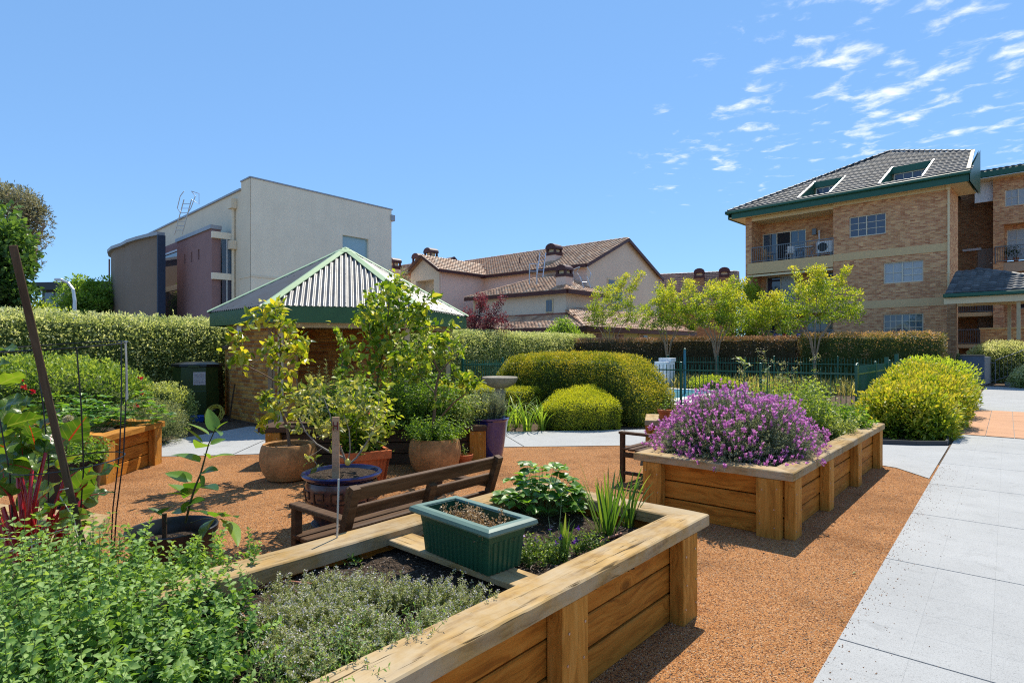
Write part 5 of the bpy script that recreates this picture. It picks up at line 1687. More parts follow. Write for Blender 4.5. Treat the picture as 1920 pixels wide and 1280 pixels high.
# ------------------------------------------------------------------ pool fences
M['fence_green'] = simple('dark_green_powdercoat', (0.018, 0.115, 0.072), 0.35, 0.0, 0.5, var=0.06)
def pool_fence(name, label, p, q, h=1.25, gap=0.105, r=0.009, posts=2.35, rails=(0.12, 1.06), group=None):
    p, q = Vector((*p, 0)), Vector((*q, 0)); d = q - p; L = d.length
    root = thing(name, label, 'fence', p, math.atan2(d.y, d.x), group)
    for z in rails: MB().box(0, L, -.018, .018, z - .018, z + .018).build('rail', M['fence_green'], root)
    pk = MB().tube([(0, 0, .05), (0, 0, h)], r, 5).mesh('picket', M['fence_green'])
    n = int(L / gap)
    for i in range(1, n): obj('picket', pk, root, (L * i / n, 0, 0))
    ps = MB(); ps.box(-.028, .028, -.028, .028, 0, h + .04); ps.lathe([(.03, h + .04), (.04, h + .05), (.035, h + .07), (0, h + .085)], 10); ps = ps.mesh('post', M['fence_green'])
    k = max(1, round(L / posts))
    for i in range(k + 1): obj('post', ps, root, (L * i / k, 0, 0))
    return root
pool_fence('pool_fence', 'near dark green pool fence between the rounded hedge and the raised beds', pw(0, 0), pw(0, 13.2), 1.22, 0.11, 0.010, group='green picket fences round the pool')
pool_fence('pool_fence', 'far dark green pool fence in front of the red hedge and tree trunks', pw(10.3, 0), pw(10.3, 14.5), 1.30, 0.115, 0.011, group='green picket fences round the pool')
sf = pool_fence('pool_fence', 'dark green pool side fence seen end on beside the yellow green shrub row', pw(0.1, 0), pw(10.2, 0), 1.25, 0.10, 0.012, group='green picket fences round the pool')
gt = obj('gate', MB().box(6.5, 7.6, -.03, .03, .1, .16).mesh('gate', M['fence_green']), sf)
MB().box(6.45, 6.55, -.05, .05, .0, 1.5).build('gate_post', M['fence_green'], gt); MB().box(4.4, 4.5, -.05, .05, .0, 1.42).build('gate_post', M['fence_green'], gt)
MB().box(6.40, 6.46, -.08, .08, .9, 1.15).build('latch', M['black_wire'], gt)
pool_fence('pool_fence', 'black looking pool fence left of the rounded hedge behind the bird bath', pw(0.05, 13.3), pw(9.5, 13.3), 1.25, 0.14, 0.010, group='green picket fences round the pool')
ppos = dp(1284, 735, 21.5)
pl = thing('blue_green_pole', 'tall teal pole standing inside the pool fence left of the lavender', 'pole', (ppos.x, ppos.y, 0))
MB().tube([(0, 0, 0), (0, 0, 1.63)], .045, 10).build('pole', simple('teal_paint', (0.03, 0.14, 0.19), 0.4), pl)
MB().lathe([(.05, 1.63), (.045, 1.68), (0, 1.70)], 10).build('cap', M['fence_green'], pl)
cpos = dp(1247, 700, 25.5)
cb = thing('pump_cabinet', 'white box cabinet behind the pool fence beside the teal pole', 'cabinet', (cpos.x, cpos.y, 0), R(40))
MB().box(-.36, .30, -.3, .3, 0, 1.12).build('cabinet_body', M['white_paint'], cb, bevel=.01); MB().box(-.02, .34, -.33, .33, 1.12, 1.28).build('lid', M['white_paint'], cb, bevel=.01)
MB().box(-.35, -.05, -.32, -.305, .1, 1.05).build('door', M['white_paint'], cb)

# ------------------------------------------------------------------ raised beds
def wavy_rail(L, w, z0, z1, xa, xb, seed, n=26):
    """rail board with mitred ends and slightly uneven worn edges; outer edge y=0, inner edge y=w"""
    rs_ = random.Random(seed)
    c = 0.007
    prof = [(0, z0), (w, z0), (w, z1 - c), (w - c, z1), (c, z1), (0, z1 - c)]
    V = []; F = []
    k = len(prof)
    for i in range(n + 1):
        t = i / n
        for (y, z) in prof:
            x0 = xa * y / w; x1 = L - xb * y / w
            x = x0 + (x1 - x0) * t
            j = 0.0028
            dy = mnoise.noise(Vector((x * 5, y * 30 + seed, z * 30))) * j * 1.6
            dz = mnoise.noise(Vector((x * 4, y * 30, z * 30 + seed * 2))) * j * (1.3 if z > z0 + .01 else .3)
            V.append((x, y + dy, z + dz))
    for i in range(n):
        for a in range(k):
            b = (a + 1) % k
            F.append((i * k + a, i * k + b, (i + 1) * k + b, (i + 1) * k + a))
    me = MB(); me.v = V; me.f = F + [tuple(reversed(range(k))), tuple(n * k + a for a in range(k))]
    return me

def planter(label, poly, H=0.60, posts=None, splits=None, seed=1, rail_w=0.20, planks=3, soil_z=None, skip=(), railmat=None, plankmat=None, group='raised timber garden beds'):
    n = len(poly)
    root = thing('garden_bed', label, 'raised bed', (poly[0][0], poly[0][1], 0), 0, group)
    o0 = Vector((*poly[0], 0)); th = 0.072
    rs_ = random.Random(seed)
    P = [Vector((*p, 0)) for p in poly]
    screws = MB()
    for i in range(n):
        A, B = P[i], P[(i + 1) % n]; C, Z = P[(i + 2) % n], P[i - 1]
        d = (B - A); L = d.length; d.normalize(); ang = math.atan2(d.y, d.x)
        def half(u, v): return math.tan(max(0.2, u.angle(v)) / 2)
        xa = rail_w / half(Z - A, B - A); xb = rail_w / half(A - B, C - B)
        loc = A - o0
        cuts = [0.0] + list((splits or {}).get(i, [])) + [L]
        for j, (c0, c1) in enumerate(zip(cuts[:-1], cuts[1:])):
            m_ = wavy_rail(c1 - c0, rail_w, H - th, H + rs_.uniform(-.003, .006), xa if j == 0 else 0, xb if j == len(cuts) - 2 else 0, seed * 10 + i + j * 3)
            m_.build('rail', railmat or M['rail_top'], root, loc + d * (c0 + (0.002 if j else 0)), (0, 0, ang), smooth=30)
        if i in skip: continue
        zs = np.linspace(0.0, H - th - .004, planks + 1)
        for k in range(planks):
            MB().box(-(L - .22) / 2, (L - .22) / 2, -.024, .024, -(zs[k + 1] - zs[k]) / 2 + .0055, (zs[k + 1] - zs[k]) / 2 - .0055).build(
                'plank', plankmat or M['sleeper'], root, loc + d * (L / 2) + Vector((-d.y, d.x, 0)) * (.124 + rs_.uniform(-.004, .004)) + Vector((0, 0, (zs[k] + zs[k + 1]) / 2)), (0, 0, ang), bevel=.006)
        for x in (posts or {}).get(i, [.26, L - .26]):
            # a post board stands on end: its own x axis runs up the board
            ph = H - th - .004
            pm_ = MB().box(-ph / 2, ph / 2, -.10, .10, -.045, .045).mesh('post', M['sleeper_post'], bevel=.005)
            q = loc + d * x + Vector((-d.y, d.x, 0)) * .052 + Vector((0, 0, ph / 2))
            o = bpy.data.objects.new('post', pm_)
            ex_ = Vector((0, 0, 1)); ey_ = d; ez_ = ex_.cross(ey_)
            o.rotation_euler = Matrix((ex_, ey_, ez_)).transposed().to_euler(); o.location = q; o.parent = root; col.objects.link(o)
            out = Vector((d.y, -d.x, 0))
            for sx in (-.06, .065):
                for sz in (.10, .26, .42):
                    if sz > ph - .04: continue
                    c = q + d * (sx + rs_.uniform(-.012, .012)) + out * .0452; c.z = sz + rs_.uniform(-.03, .03)
                    screws.tube([c, c + out * .003], .0065, 7)
    if screws.v: screws.build('screws', M['screw'], root, kind='stuff')
    # soil
    sz_ = soil_z if soil_z is not None else H - .11
    xs = [p[0] for p in poly]; ys = [p[1] for p in poly]
    step = 0.035
    gx = np.arange(min(xs), max(xs) + step, step); gy = np.arange(min(ys), max(ys) + step, step)
    X, Y = np.meshgrid(gx, gy)
    c = np.array(poly).mean(0)
    inset = [(c[0] + (p[0] - c[0]) * (1 - .13 / max(.3, math.hypot(p[0] - c[0], p[1] - c[1]) * .7)), c[1] + (p[1] - c[1]) * (1 - .13 / max(.3, math.hypot(p[0] - c[0], p[1] - c[1]) * .7))) for p in poly]
    ins = in_poly(np.stack([X.ravel(), Y.ravel()], 1), inset).reshape(X.shape)
    pts = np.stack([X.ravel(), Y.ravel(), 0 * X.ravel()], 1)
    Z = sz_ + 0.028 * nz3(pts, 3.1, seed) + 0.016 * nz3(pts, 11.0, seed + 3) + 0.010 * nz3(pts, 27.0, seed + 5)
    idx = np.arange(X.size).reshape(X.shape)
    cell = ins[:-1, :-1] & ins[1:, :-1] & ins[:-1, 1:] & ins[1:, 1:]
    F = np.stack([idx[:-1, :-1][cell], idx[:-1, 1:][cell], idx[1:, 1:][cell], idx[1:, :-1][cell]], 1)
    V = np.stack([X.ravel() - poly[0][0], Y.ravel() - poly[0][1], Z], 1)
    obj('soil', np_mesh('soil', V, F, M['soil'], smooth=True), root)
    return root

def uv(o, ang, a, b):
    ca, sa = math.cos(ang), math.sin(ang)
    return (o[0] + a * ca - b * sa, o[1] + a * sa + b * ca)
BA = R(48.9)
T1 = (1.261, 3.733)
def b1(a, b): return uv(T1, BA, a, b)
BED1 = [b1(0, 0), b1(0, 1.43), b1(-4.6, 1.43), b1(-4.6, 0)]
L1 = 4.6
planter('nearest raised timber bed holding herbs, strawberries and a green trough', BED1, 0.60,
        posts={0: [.26, 1.17], 1: [.3, 1.6, 2.9, 4.2], 2: [.3, 1.1], 3: [L1 - 3.93, L1 - 2.7, L1 - 1.472, L1 - .262]}, seed=3, soil_z=.485)
T2 = (2.385, 4.956)
def b2(a, b): return uv(T2, BA, a, b)
BED2 = [b2(0, 0), b2(4.42, 0), b2(4.42, 1.52), b2(0, 1.52)]
planter('long raised timber bed beside the path overflowing with purple lavender', BED2, 0.60,
        posts={0: [.19, 1.38, 2.78, 4.2], 1: [.3, 1.2], 2: [.3, 1.6, 2.9, 4.1], 3: [.20, 1.31]}, splits={0: [3.35]}, seed=7, soil_z=.50)
BED3 = [(-4.93, 7.05), (-5.08, 8.55), (-6.4, 9.05), (-7.0, 7.75), (-5.75, 7.36)]
planter('raised timber bed of strawberry plants near the compost bin at left', BED3, 0.60, posts={0: [.16, 1.33], 1: [.3, 1.1], 2: [.3], 3: [.3], 4: [.25, .62]}, seed=12, railmat=M['sleeper_post'])
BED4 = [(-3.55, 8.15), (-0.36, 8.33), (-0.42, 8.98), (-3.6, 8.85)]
planter('shade-darkened raised bed half hidden behind the row of potted trees', BED4, 0.56, posts={0: [.2, 1.6, 3.05], 1: [.2], 2: [.3, 1.6, 2.9], 3: [.2]}, seed=15, railmat=M['stake_wood'], plankmat=M['stake_wood'])  # dark timber colour puts in the shade of the plants in front
BED5 = [(-2.62, 3.80), (-3.9, 4.15), (-3.7, 2.05), (-2.02, 2.38)]
planter('raised bed at the left edge where the red stemmed chard grows', BED5, 0.58, seed=18)
BED6 = [(1.96, 8.62), (3.15, 8.42), (3.35, 9.30), (2.18, 9.50)]
planter('small raised bed with a clay pot on its corner behind the lavender', BED6, 0.60, seed=22)

# ------------------------------------------------------------------ benches
def bench(label, loc, rz, L, group='dark timber garden benches'):
    root = thing('garden_bench', label, 'bench', loc, rz, group)
    W = M['bench_wood']
    def bar(name, c, dims, rot=(0, 0, 0)):
        dx, dy, dz = dims
        return MB().box(-dx / 2, dx / 2, -dy / 2, dy / 2, -dz / 2, dz / 2).build(name, W, root, c, rot, bevel=.005)
    def yb(z): return -.16 * (z - .36) / .45     # the back leans away from the seat
    tilt = math.atan(.16 / .45)
    bar('backrest_slat', (L / 2, yb(.785), .785), (L, .032, .095), (tilt, 0, 0))
    bar('backrest_slat', (L / 2, yb(.665), .665), (L - .10, .026, .078), (tilt, 0, 0))
    bar('backrest_rail', (L / 2, yb(.53), .53), (L - .10, .026, .06), (tilt, 0, 0))
    for x in (.03, L / 2, L - .03):
        m_ = MB().beam((0, yb(.30), .30), (0, yb(.835 if x != L / 2 else .735), .835 if x != L / 2 else .735), .055, .05, (0, 1, 0))
        m_.build('backrest_post', W, root, (x, -.030 if x != L / 2 else -.028, 0))
    for i in range(5): bar('seat_slat', (L / 2, .05 + i * .095, .400 + .012 * (i - 1) * .5), (L - .02, .078, .028))
    for x in (.04, L - .04):
        bar('leg', (x, .0, .19), (.055, .055, .38)); bar('leg', (x, .46, .30), (.055, .055, .60))
        bar('armrest', (x, .20, .615), (.075, .60, .032))
        bar('seat_rail', (x, .23, .345), (.045, .44, .06)); bar('stretcher', (x, .23, .12), (.04, .44, .04))
    return root
bk = b1(-2.86, 1.43)
bench('dark timber bench with slatted back facing away, behind the nearest raised bed', (-1.10, 3.555, 0), R(50.5), 1.36)
bench('dark timber bench partly hidden at the left end of the lavender bed', (1.70, 6.95, 0), BA, 1.30)

# ------------------------------------------------------------------ pots
def terra(name, c, streak=0.3):
    t = NT(name)
    v = t.coord('Object')
    n1 = t.noise(v, 5, 6, 0.7, 0.6); n2 = t.noise(v, 26, 4, 0.7)
    cc = t.ramp(n1, [(0.28, tuple(x * (1 - streak) for x in c)), (0.55, c), (0.78, tuple(min(1, x * (1 + streak)) for x in c))])
    cc = t.mix(1.0, cc, t.ramp(n2, [(0.25, 0.72), (0.6, 1.05)]), 'MULTIPLY')
    return t.done(t.principled(cc, 0.75, 0, 0.25, t.bump(n2, 0.5, 0.008)))
M['terracotta_old'] = terra('weathered_tan_terracotta', (0.47, 0.235, 0.085), 0.45)
M['terracotta_red'] = terra('red_terracotta', (0.50, 0.135, 0.042), 0.15)
M['black_plastic'] = simple('black_plastic', (0.012, 0.013, 0.016), 0.35, var=0.2)
t = NT('deep_blue_glaze'); nn_ = t.noise(t.coord('Object', (1, 1, .4)), 5, 4, 0.6)
M['blue_glaze'] = t.done(t.principled(t.ramp(nn_, [(0.35, (0.010, 0.011, 0.075)), (0.65, (0.028, 0.026, 0.15))]), 0.10, 0, 0.7, None, **{'Coat Weight': 0.5}))
t = NT('brown_glaze'); nn_ = t.noise(t.coord('Object', (1, 1, .7)), 3.5, 5, 0.65)
M['brown_glaze'] = t.done(t.principled(t.ramp(nn_, [(0.32, (0.035, 0.016, 0.018)), (0.55, (0.105, 0.048, 0.036)), (0.72, (0.20, 0.095, 0.065))]), 0.22, 0, 0.6, t.bump(t.noise(t.coord('Object'), 12, 4, 0.6), 0.15, 0.01)))
t = NT('bright_blue_glaze')
M['rim_blue'] = t.done(t.principled((0.012, 0.014, 0.085), 0.15, 0, 0.6))

def pot_soil(root, r, z, m=None):
    rng = np.random.default_rng(int(r * 1000))
    mb = MB(); N = 18
    pts = [(0, 0, z + .01)]
    rings = 5
    for k in range(1, rings + 1):
        for j in range(N):
            a = 2 * math.pi * j / N; rr = r * k / rings
            pts.append((rr * math.cos(a), rr * math.sin(a), z + rng.normal() * .007 * (1 if k < rings else .3)))
    fs = [(0, 1 + j, 1 + (j + 1) % N) for j in range(N)]
    for k in range(rings - 1):
        for j in range(N):
            a = 1 + k * N + j; b = 1 + k * N + (j + 1) % N
            fs.append((a, b, b + N, a + N))
    return mb.add(pts, fs).build('soil', m or M['soil'], root, smooth=True)

def round_pot(name, label, loc, prof, m, soil_r, soil_z, group=None, cat='plant pot', n=40):
    root = thing(name, label, cat, (loc[0], loc[1], 0.006), 0, group)
    MB().lathe(prof, n).build('pot_body', m, root, smooth=35)
    pot_soil(root, soil_r, soil_z)
    return root
# two big round terracotta pots
big_prof = [(.20, 0), (.255, .02), (.315, .12), (.345, .24), (.345, .33), (.325, .42), (.305, .455), (.285, .455), (.275, .44), (.29, .38), (.30, .3)]
potA = (-2.84, 7.42)
round_pot('terracotta_pot', 'large rounded tan terracotta pot holding the leftmost potted lemon tree', potA, big_prof, M['terracotta_old'], .298, .39, 'potted trees on the orange gravel')
potB = (-1.03, 7.80)
round_pot('terracotta_pot', 'large rounded tan terracotta pot overflowing with mint beside the small clay pot', potB, [(r, z * 1.03) for r, z in big_prof], M['terracotta_old'], .298, .42, 'potted trees on the orange gravel')
# brown glazed pot with a blue rim
potC = (-1.60, 5.50)
rc = round_pot('glazed_pot', 'brown glazed pot with blue rim and key pattern, holding a sparse lemon tree', potC,
               [(.19, .03), (.22, .03), (.27, .10), (.315, .22), (.335, .33), (.330, .40), (.318, .43)], M['brown_glaze'], .325, .468, 'potted trees on the orange gravel')
MB().lathe([(.318, .445), (.330, .448), (.362, .470), (.370, .488), (.360, .499), (.330, .498), (.318, .47), (.316, .44)], 48).build('rim', M['rim_blue'], rc, smooth=40)
MB().lathe([(.0, 0), (.25, 0), (.28, .035), (.265, .035), (.24, .015), (0, .014)], 32).build('saucer', simple('grey_saucer', (.16, .16, .17), .5), rc, smooth=40)
kp = MB()
def on_pot(a, z, r=.335): return Vector((r * math.cos(a), r * math.sin(a), z))
for i in range(12):
    a0_ = 2 * math.pi * i / 12
    for (u0, z0_, u1, z1_) in ((0, .26, 0, .36), (0, .36, .30, .36), (.30, .36, .30, .30), (.30, .30, .12, .30), (0, .26, .42, .26)):
        kp.beam(on_pot(a0_ + u0, z0_, .338 - .5 * abs(z0_ - .34) ** 1.5), on_pot(a0_ + u1, z1_, .338 - .5 * abs(z1_ - .34) ** 1.5), .014, .012, (math.cos(a0_), math.sin(a0_), 0))
kp.build('key_pattern', simple('dark_relief', (0.02, 0.012, 0.012), 0.35), rc)
# tall blue pot
potD = (-0.35, 8.78)
round_pot('blue_pot', 'tall glossy dark blue tapered pot with a grey lavender plant', potD,
          [(.19, 0), (.205, .02), (.225, .15), (.265, .40), (.292, .58), (.312, .60), (.315, .625), (.295, .63), (.285, .61), (.275, .54)], M['blue_glaze'], .272, .55, 'potted trees on the orange gravel')
# black plastic pot of the seedling
potE = (-2.37, 4.08)
re_ = round_pot('black_pot', 'black plastic pot with a young broad leaved lemon seedling', potE,
                [(.215, 0), (.225, .01), (.265, .36), (.285, .365), (.288, .405), (.278, .41), (.268, .40), (.25, .30)], M['black_plastic'], .252, .30)
# small clay pots
def clay_pot(label, loc, z, s, plant=True):
    r_ = thing('clay_pot', label, 'plant pot', (loc[0], loc[1], z), 0, 'small clay pots')
    MB().lathe([(.07 * s, 0), (.075 * s, 0), (.10 * s, .14 * s), (.115 * s, .14 * s), (.118 * s, .185 * s), (.108 * s, .19 * s), (.10 * s, .15 * s), (.0, .145 * s)], 24).build('pot_body', M['terracotta_red'], r_, smooth=35)
    return r_
cpA = clay_pot('small red clay pot on the gravel between the mint pot and blue pot', (-0.66, 8.08), .006, 1.05)
cpB = clay_pot('small red clay pot standing on the timber corner behind the lavender', (2.26, 8.66), .60, .85)
# square terracotta planter with ribbed corners
sqp = thing('square_planter', 'square red terracotta planter with ribbed corner behind the glazed pot', 'plant pot', (-1.74, 6.75, .006), R(28), 'potted trees on the orange gravel')
mb = MB()
b_, t_, hh = .19, .255, .50
def sq(r, z): return [(-r, -r, z), (r, -r, z), (r, r, z), (-r, r, z)]
lv = [sq(b_, 0), sq(t_ - .01, hh - .09), sq(t_ + .018, hh - .09), sq(t_ + .022, hh), sq(t_ - .018, hh), sq(t_ - .03, hh - .12)]
vs = [p for l_ in lv for p in l_]
fs = [(3, 2, 1, 0)] + [(k * 4 + i, k * 4 + (i + 1) % 4, k * 4 + 4 + (i + 1) % 4, k * 4 + 4 + i) for k in range(5) for i in range(4)] + [(20, 21, 22, 23)]
mb.add(vs, fs).build('planter_body', M['terracotta_red'], sqp)
mb = MB()
for sx, sy in ((1, -1), (-1, -1), (1, 1), (-1, 1)):
    for k in range(4):
        o_ = 1 - k * .16
        for (ux, uy) in ((o_, 1), (1, o_)):
            mb.beam((sx * b_ * ux, sy * b_ * uy, .01), (sx * (t_ - .005) * ux, sy * (t_ - .005) * uy, hh - .07), .022, .022, (sx, sy, 0))
mb.build('corner_ribs', M['terracotta_red'], sqp)
MB().add(sq(t_ - .03, hh - .09), [(0, 1, 2, 3)]).build('soil', M['soil'], sqp)
# low violet pot glimpsed through the bench back
potF = (-0.98, 4.98)
rf_ = round_pot('violet_pot', 'low violet and pink glazed pot glimpsed behind the bench backrest', potF, [(.12, 0), (.15, .02), (.185, .14), (.195, .20)], simple('pink_glaze', (.32, .14, .10), .3), .17, .24)
MB().lathe([(.195, .20), (.20, .21), (.205, .275), (.19, .28), (.18, .25)], 32).build('rim', simple('violet_glaze', (.075, .05, .17), .2), rf_, smooth=40)
# dark tub near the strawberry bed
potG = (-4.62, 6.10)
round_pot('dark_tub', 'dark plastic tub in front of the strawberry bed behind the wire cage', potG, [(.22, 0), (.24, .01), (.28, .46), (.30, .47), (.30, .50), (.285, .50), (.27, .42)], M['black_plastic'], .27, .42)

# green trough planter
tr = thing('trough_planter', 'green plastic trough planter with a pale rim and dried succulents, on the nearest bed', 'planter', (-0.215, 3.055, .565), R(-46))
M['green_plastic'] = simple('green_plastic', (0.014, 0.075, 0.036), 0.38, var=0.08)
M['green_rim'] = simple('faded_green_plastic', (0.13, 0.20, 0.155), 0.42, var=0.08, scale=10)
def ribbed_loop(hx, hy, z, amp, n=64, r=.03):
    pts = []
    per = 4 * (hx + hy)
    segs = [((-hx, -hy), (hx, -hy), (0, -1), 2 * hx), ((hx, -hy), (hx, hy), (1, 0), 2 * hy), ((hx, hy), (-hx, hy), (0, 1), 2 * hx), ((-hx, hy), (-hx, -hy), (-1, 0), 2 * hy)]
    for (a, b, nrm, L) in segs:
        k = int(round(L / .0052)) if False else (112 if nrm[0] == 0 else 48)
        for i in range(k):
            t_ = i / k
            on = .06 < t_ < .94
            h_ = amp * (1 if math.sin(2 * math.pi * (t_ * (16 if nrm[0] == 0 else 7))) > 0 else -1) * .5 if on else 0
            pts.append((a[0] + (b[0] - a[0]) * t_ + nrm[0] * h_, a[1] + (b[1] - a[1]) * t_ + nrm[1] * h_, z))
    return pts
def loft(loops, close=False):
    mb = MB(); k = len(loops[0])
    for l_ in loops: mb.v.extend(l_)
    for j in range(len(loops) - 1):
        for i in range(k): mb.f.append((j * k + i, j * k + (i + 1) % k, (j + 1) * k + (i + 1) % k, (j + 1) * k + i))
    return mb
HX, HY = .285, .125
lp_ = loft([ribbed_loop(HX * .90, HY * .86, 0, .007), ribbed_loop(HX * .955, HY * .94, .155, .007), ribbed_loop(HX * .96, HY * .95, .157, .0), ribbed_loop(HX, HY, .215, 0)])
lp_.f.append(tuple(reversed(range(320))))
lp_.build('trough_body', M['green_plastic'], tr)
def rr(hx, hy, z): return [(-hx, -hy, z), (hx, -hy, z), (hx, hy, z), (-hx, hy, z)]
rim = loft([rr(HX, HY, .205), rr(HX + .035, HY + .035, .205), rr(HX + .042, HY + .042, .215), rr(HX + .038, HY + .038, .232), rr(HX + .020, HY + .020, .242), rr(HX - .012, HY - .012, .240), rr(HX - .018, HY - .018, .23)])
rim.build('rim', M['green_rim'], tr, bevel=.0)
loft([rr(HX - .016, HY - .016, .236), rr(HX * .93, HY * .88, .12)]).build('trough_liner', M['green_plastic'], tr)
MB().add(rr(HX * .94, HY * .9, .135), [(0, 1, 2, 3)]).build('soil', M['soil'], tr)
bd = thing('timber_offcut', 'grey timber board lying across the bed beneath the green trough', 'board', (-0.215, 3.055, .0), R(-46))
MB().box(-.62, .50, -.085, .085, -.016, .016).build('board', M['rail_top'], bd, (-.02, -.03, .545), (0, 0, R(4)), bevel=.004)

# ------------------------------------------------------------------ garden odds and ends
# compost bin
cbx = thing('compost_bin', 'dark green eight sided compost bin with a paper notice, by the brick wall', 'compost bin', (-7.60, 14.15, 0), R(16))
M['bin_green'] = simple('dark_green_bin_plastic', (0.030, 0.052, 0.012), 0.4, var=0.1)
def octa(r, z, ch=.42, sy=1.0):
    return [(r, -r * ch * sy, z), (r, r * ch * sy, z), (r * ch, r * sy, z), (-r * ch, r * sy, z), (-r, r * ch * sy, z), (-r, -r * ch * sy, z), (-r * ch, -r * sy, z), (r * ch, -r * sy, z)]
l_ = loft([octa(.50, .10, .55), octa(.515, .66, .55)]); l_.f.append(tuple(reversed(range(8)))); l_.build('lower_body', M['bin_green'], cbx)
loft([octa(.505, .66, .55), octa(.495, .675, .55), octa(.475, 1.24, .55)]).build('upper_body', M['bin_green'], cbx)
l_ = loft([octa(.50, 1.24, .55), octa(.52, 1.25, .55), octa(.515, 1.30, .55), octa(.36, 1.345, .55), octa(.12, 1.36, .55)]); l_.f.append(tuple(range(32, 40))); l_.build('lid', M['black_plastic'], cbx)
MB().box(-.10, .14, -.56, -.50, 1.235, 1.275).build('lid_catch', M['bin_green'], cbx)
nt_ = MB().box(.0, .26, -.503, -.497, .82, 1.12).build('paper_notice', simple('pale_notice_paper', (0.55, 0.47, 0.47), 0.7, var=0.03), cbx)
wr = MB(); rs = random.Random(4)
for k in range(9):
    z = 1.08 - k * .027; x = .025
    while x < .23:
        w_ = rs.uniform(.012, .035); wr.box(x, min(.237, x + w_), -.5045, -.5032, z - .004, z + .004); x += w_ + .008
wr.build('handwriting', simple('grey_ink', (0.16, 0.13, 0.15), 0.8), nt_)
MB().box(-.42, .42, -.42, .42, 0, .10).build('base', M['sleeper'], cbx)
tray = thing('blue_tray', 'bright blue plastic tray on the ground at the foot of the compost bin', 'tray', (-7.25, 13.35, 0), R(10))
l_ = loft([rr(.22, .14, .01), rr(.26, .17, .12), rr(.27, .18, .13), rr(.25, .16, .125), rr(.21, .13, .03)]); l_.f += [(3, 2, 1, 0), (16, 17, 18, 19)]; l_.build('tray_body', simple('blue_plastic', (0.015, 0.09, 0.42), .4), tray)
hose = thing('hose_coil', 'coiled yellow and black garden hose beside the compost bin', 'hose', (-6.75, 13.25, 0))
hm = MB(); pts = [( (.17 + .05 * math.sin(i * .37)) * math.cos(i * .31), .10 * math.sin(i * .31) , .18 + (.17 + .04 * math.sin(i * .23)) * math.sin(i * .31)) for i in range(100)]
hm.tube(pts, .014, 6).build('hose_tube', simple('yellow_hose', (.42, .33, .03), .4), hose); MB().tube([(p[0] * .8, p[1] + .05, .18 + (p[2] - .18) * .8) for p in pts[:60]], .015, 6).build('black_hose_tube', M['black_plastic'], hose)
MB().tube([(.28, .1, 0), (.34, .25, .85)], .018, 6).build('leaning_stick', M['stake_wood'], thing('garden_stick', 'brown stick leaning on the brick wall beside the compost bin', 'stick', (-6.75, 13.25, 0)))

# bird bath
bb = thing('bird_bath', 'stone bird bath with a fluted bowl in front of the rounded hedge', 'bird bath', (-0.26, 12.5, 0))
M['stone'] = terra('weathered_stone', (0.30, 0.265, 0.20), 0.35)
N = 48; prof = [(.10, .82), (.17, .835), (.26, .88), (.335, .95), (.37, 1.02), (.385, 1.05), (.365, 1.068), (.31, 1.05), (.15, 1.0), (0.0, .99)]
mb = MB(); base = 0
for r, z in prof:
    for k in range(N):
        a = 2 * math.pi * k / N; f = 1 + (.035 * math.cos(a * 24) if (.87 < z < 1.03) and r > .2 else 0)
        mb.v.append((r * f * math.cos(a), r * f * math.sin(a), z))
for i in range(len(prof) - 1):
    for k in range(N): mb.f.append((i * N + k, i * N + (k + 1) % N, (i + 1) * N + (k + 1) % N, (i + 1) * N + k))
mb.build('bowl', M['stone'], bb, smooth=50)
MB().lathe([(.20, 0), (.20, .08), (.15, .11), (.115, .2), (.10, .45), (.105, .6), (.13, .74), (.10, .77), (.10, .83)], 12).build('pedestal', M['stone'], bb, smooth=35)

# tall old stake, wire cage, twine
sk = thing('garden_stake', 'tall leaning weathered timber stake rising above the chard', 'stake', (-2.0, 2.78, .50))
d0, d1 = Vector((-2.0, 2.80, .45)), Vector((-2.222, 2.60, 2.112))
L_ = (d1 - d0).length
so = MB().box(-L_ / 2, L_ / 2, -.017, .017, -.015, .015).build('stake_pole', M['stake_wood'], sk, (d0 + d1) / 2 - Vector((-2.0, 2.78, .50)), (0, 0, 0), bevel=.003)
so.rotation_euler = (d1 - d0).to_track_quat('X', 'Z').to_euler()
cg = thing('wire_cage', 'black wire tomato cage with a tilted top ring around the chard', 'plant cage', (-2.30, 3.0, .48))
def ring(c, r, tx, ty, n=36): return [Vector((c[0] + r * math.cos(a), c[1] + r * math.sin(a), c[2] + tx * math.cos(a) + ty * math.sin(a))) for a in np.linspace(0, 2 * math.pi, n + 1)]
top = ring((-.02, 0, 1.187), .29, .012, .026); mid = ring((.03, .0, .59), .235, .015, .012)
MB().tube(top, .0035, 5, False).build('wire_ring', M['black_wire'], cg); MB().tube(mid, .0035, 5, False).build('wire_ring', M['black_wire'], cg)
for a in (0.35, 1.2, 2.75, 3.9, 5.6):
    i = int(a / (2 * math.pi) * 36)
    p, q = top[i], mid[i]
    b_ = Vector((q.x * .82, q.y * .82, 0.02))
    MB().tube([p, p.lerp(q, .5) + Vector((.006, 0, 0)), q, q.lerp(b_, .5) + Vector((-.01, .0, 0)), b_], .0035, 5).build('wire_upright', M['black_wire'], cg)
tw = MB(); tp_ = top[2]
tw.tube([tp_ + Vector((0, -.004, .01)), tp_ + Vector((.006, -.008, -.1)), tp_ + Vector((.010, -.006, -.3))], .005, 5); tw.tube([tp_ + Vector((0, -.01, 0)), tp_ + Vector((.012, -.012, -.15)), tp_ + Vector((.006, -.01, -.31))], .003, 5)
M['twine'] = simple('pale_twine', (0.55, 0.50, 0.42), 0.8)
tw.build('twine', M['twine'], cg)
ty = thing('garden_twine', 'pale twine stretched from the leaning stake across the chard stems', 'string', (-2.1, 2.7, .8))
mb = MB()
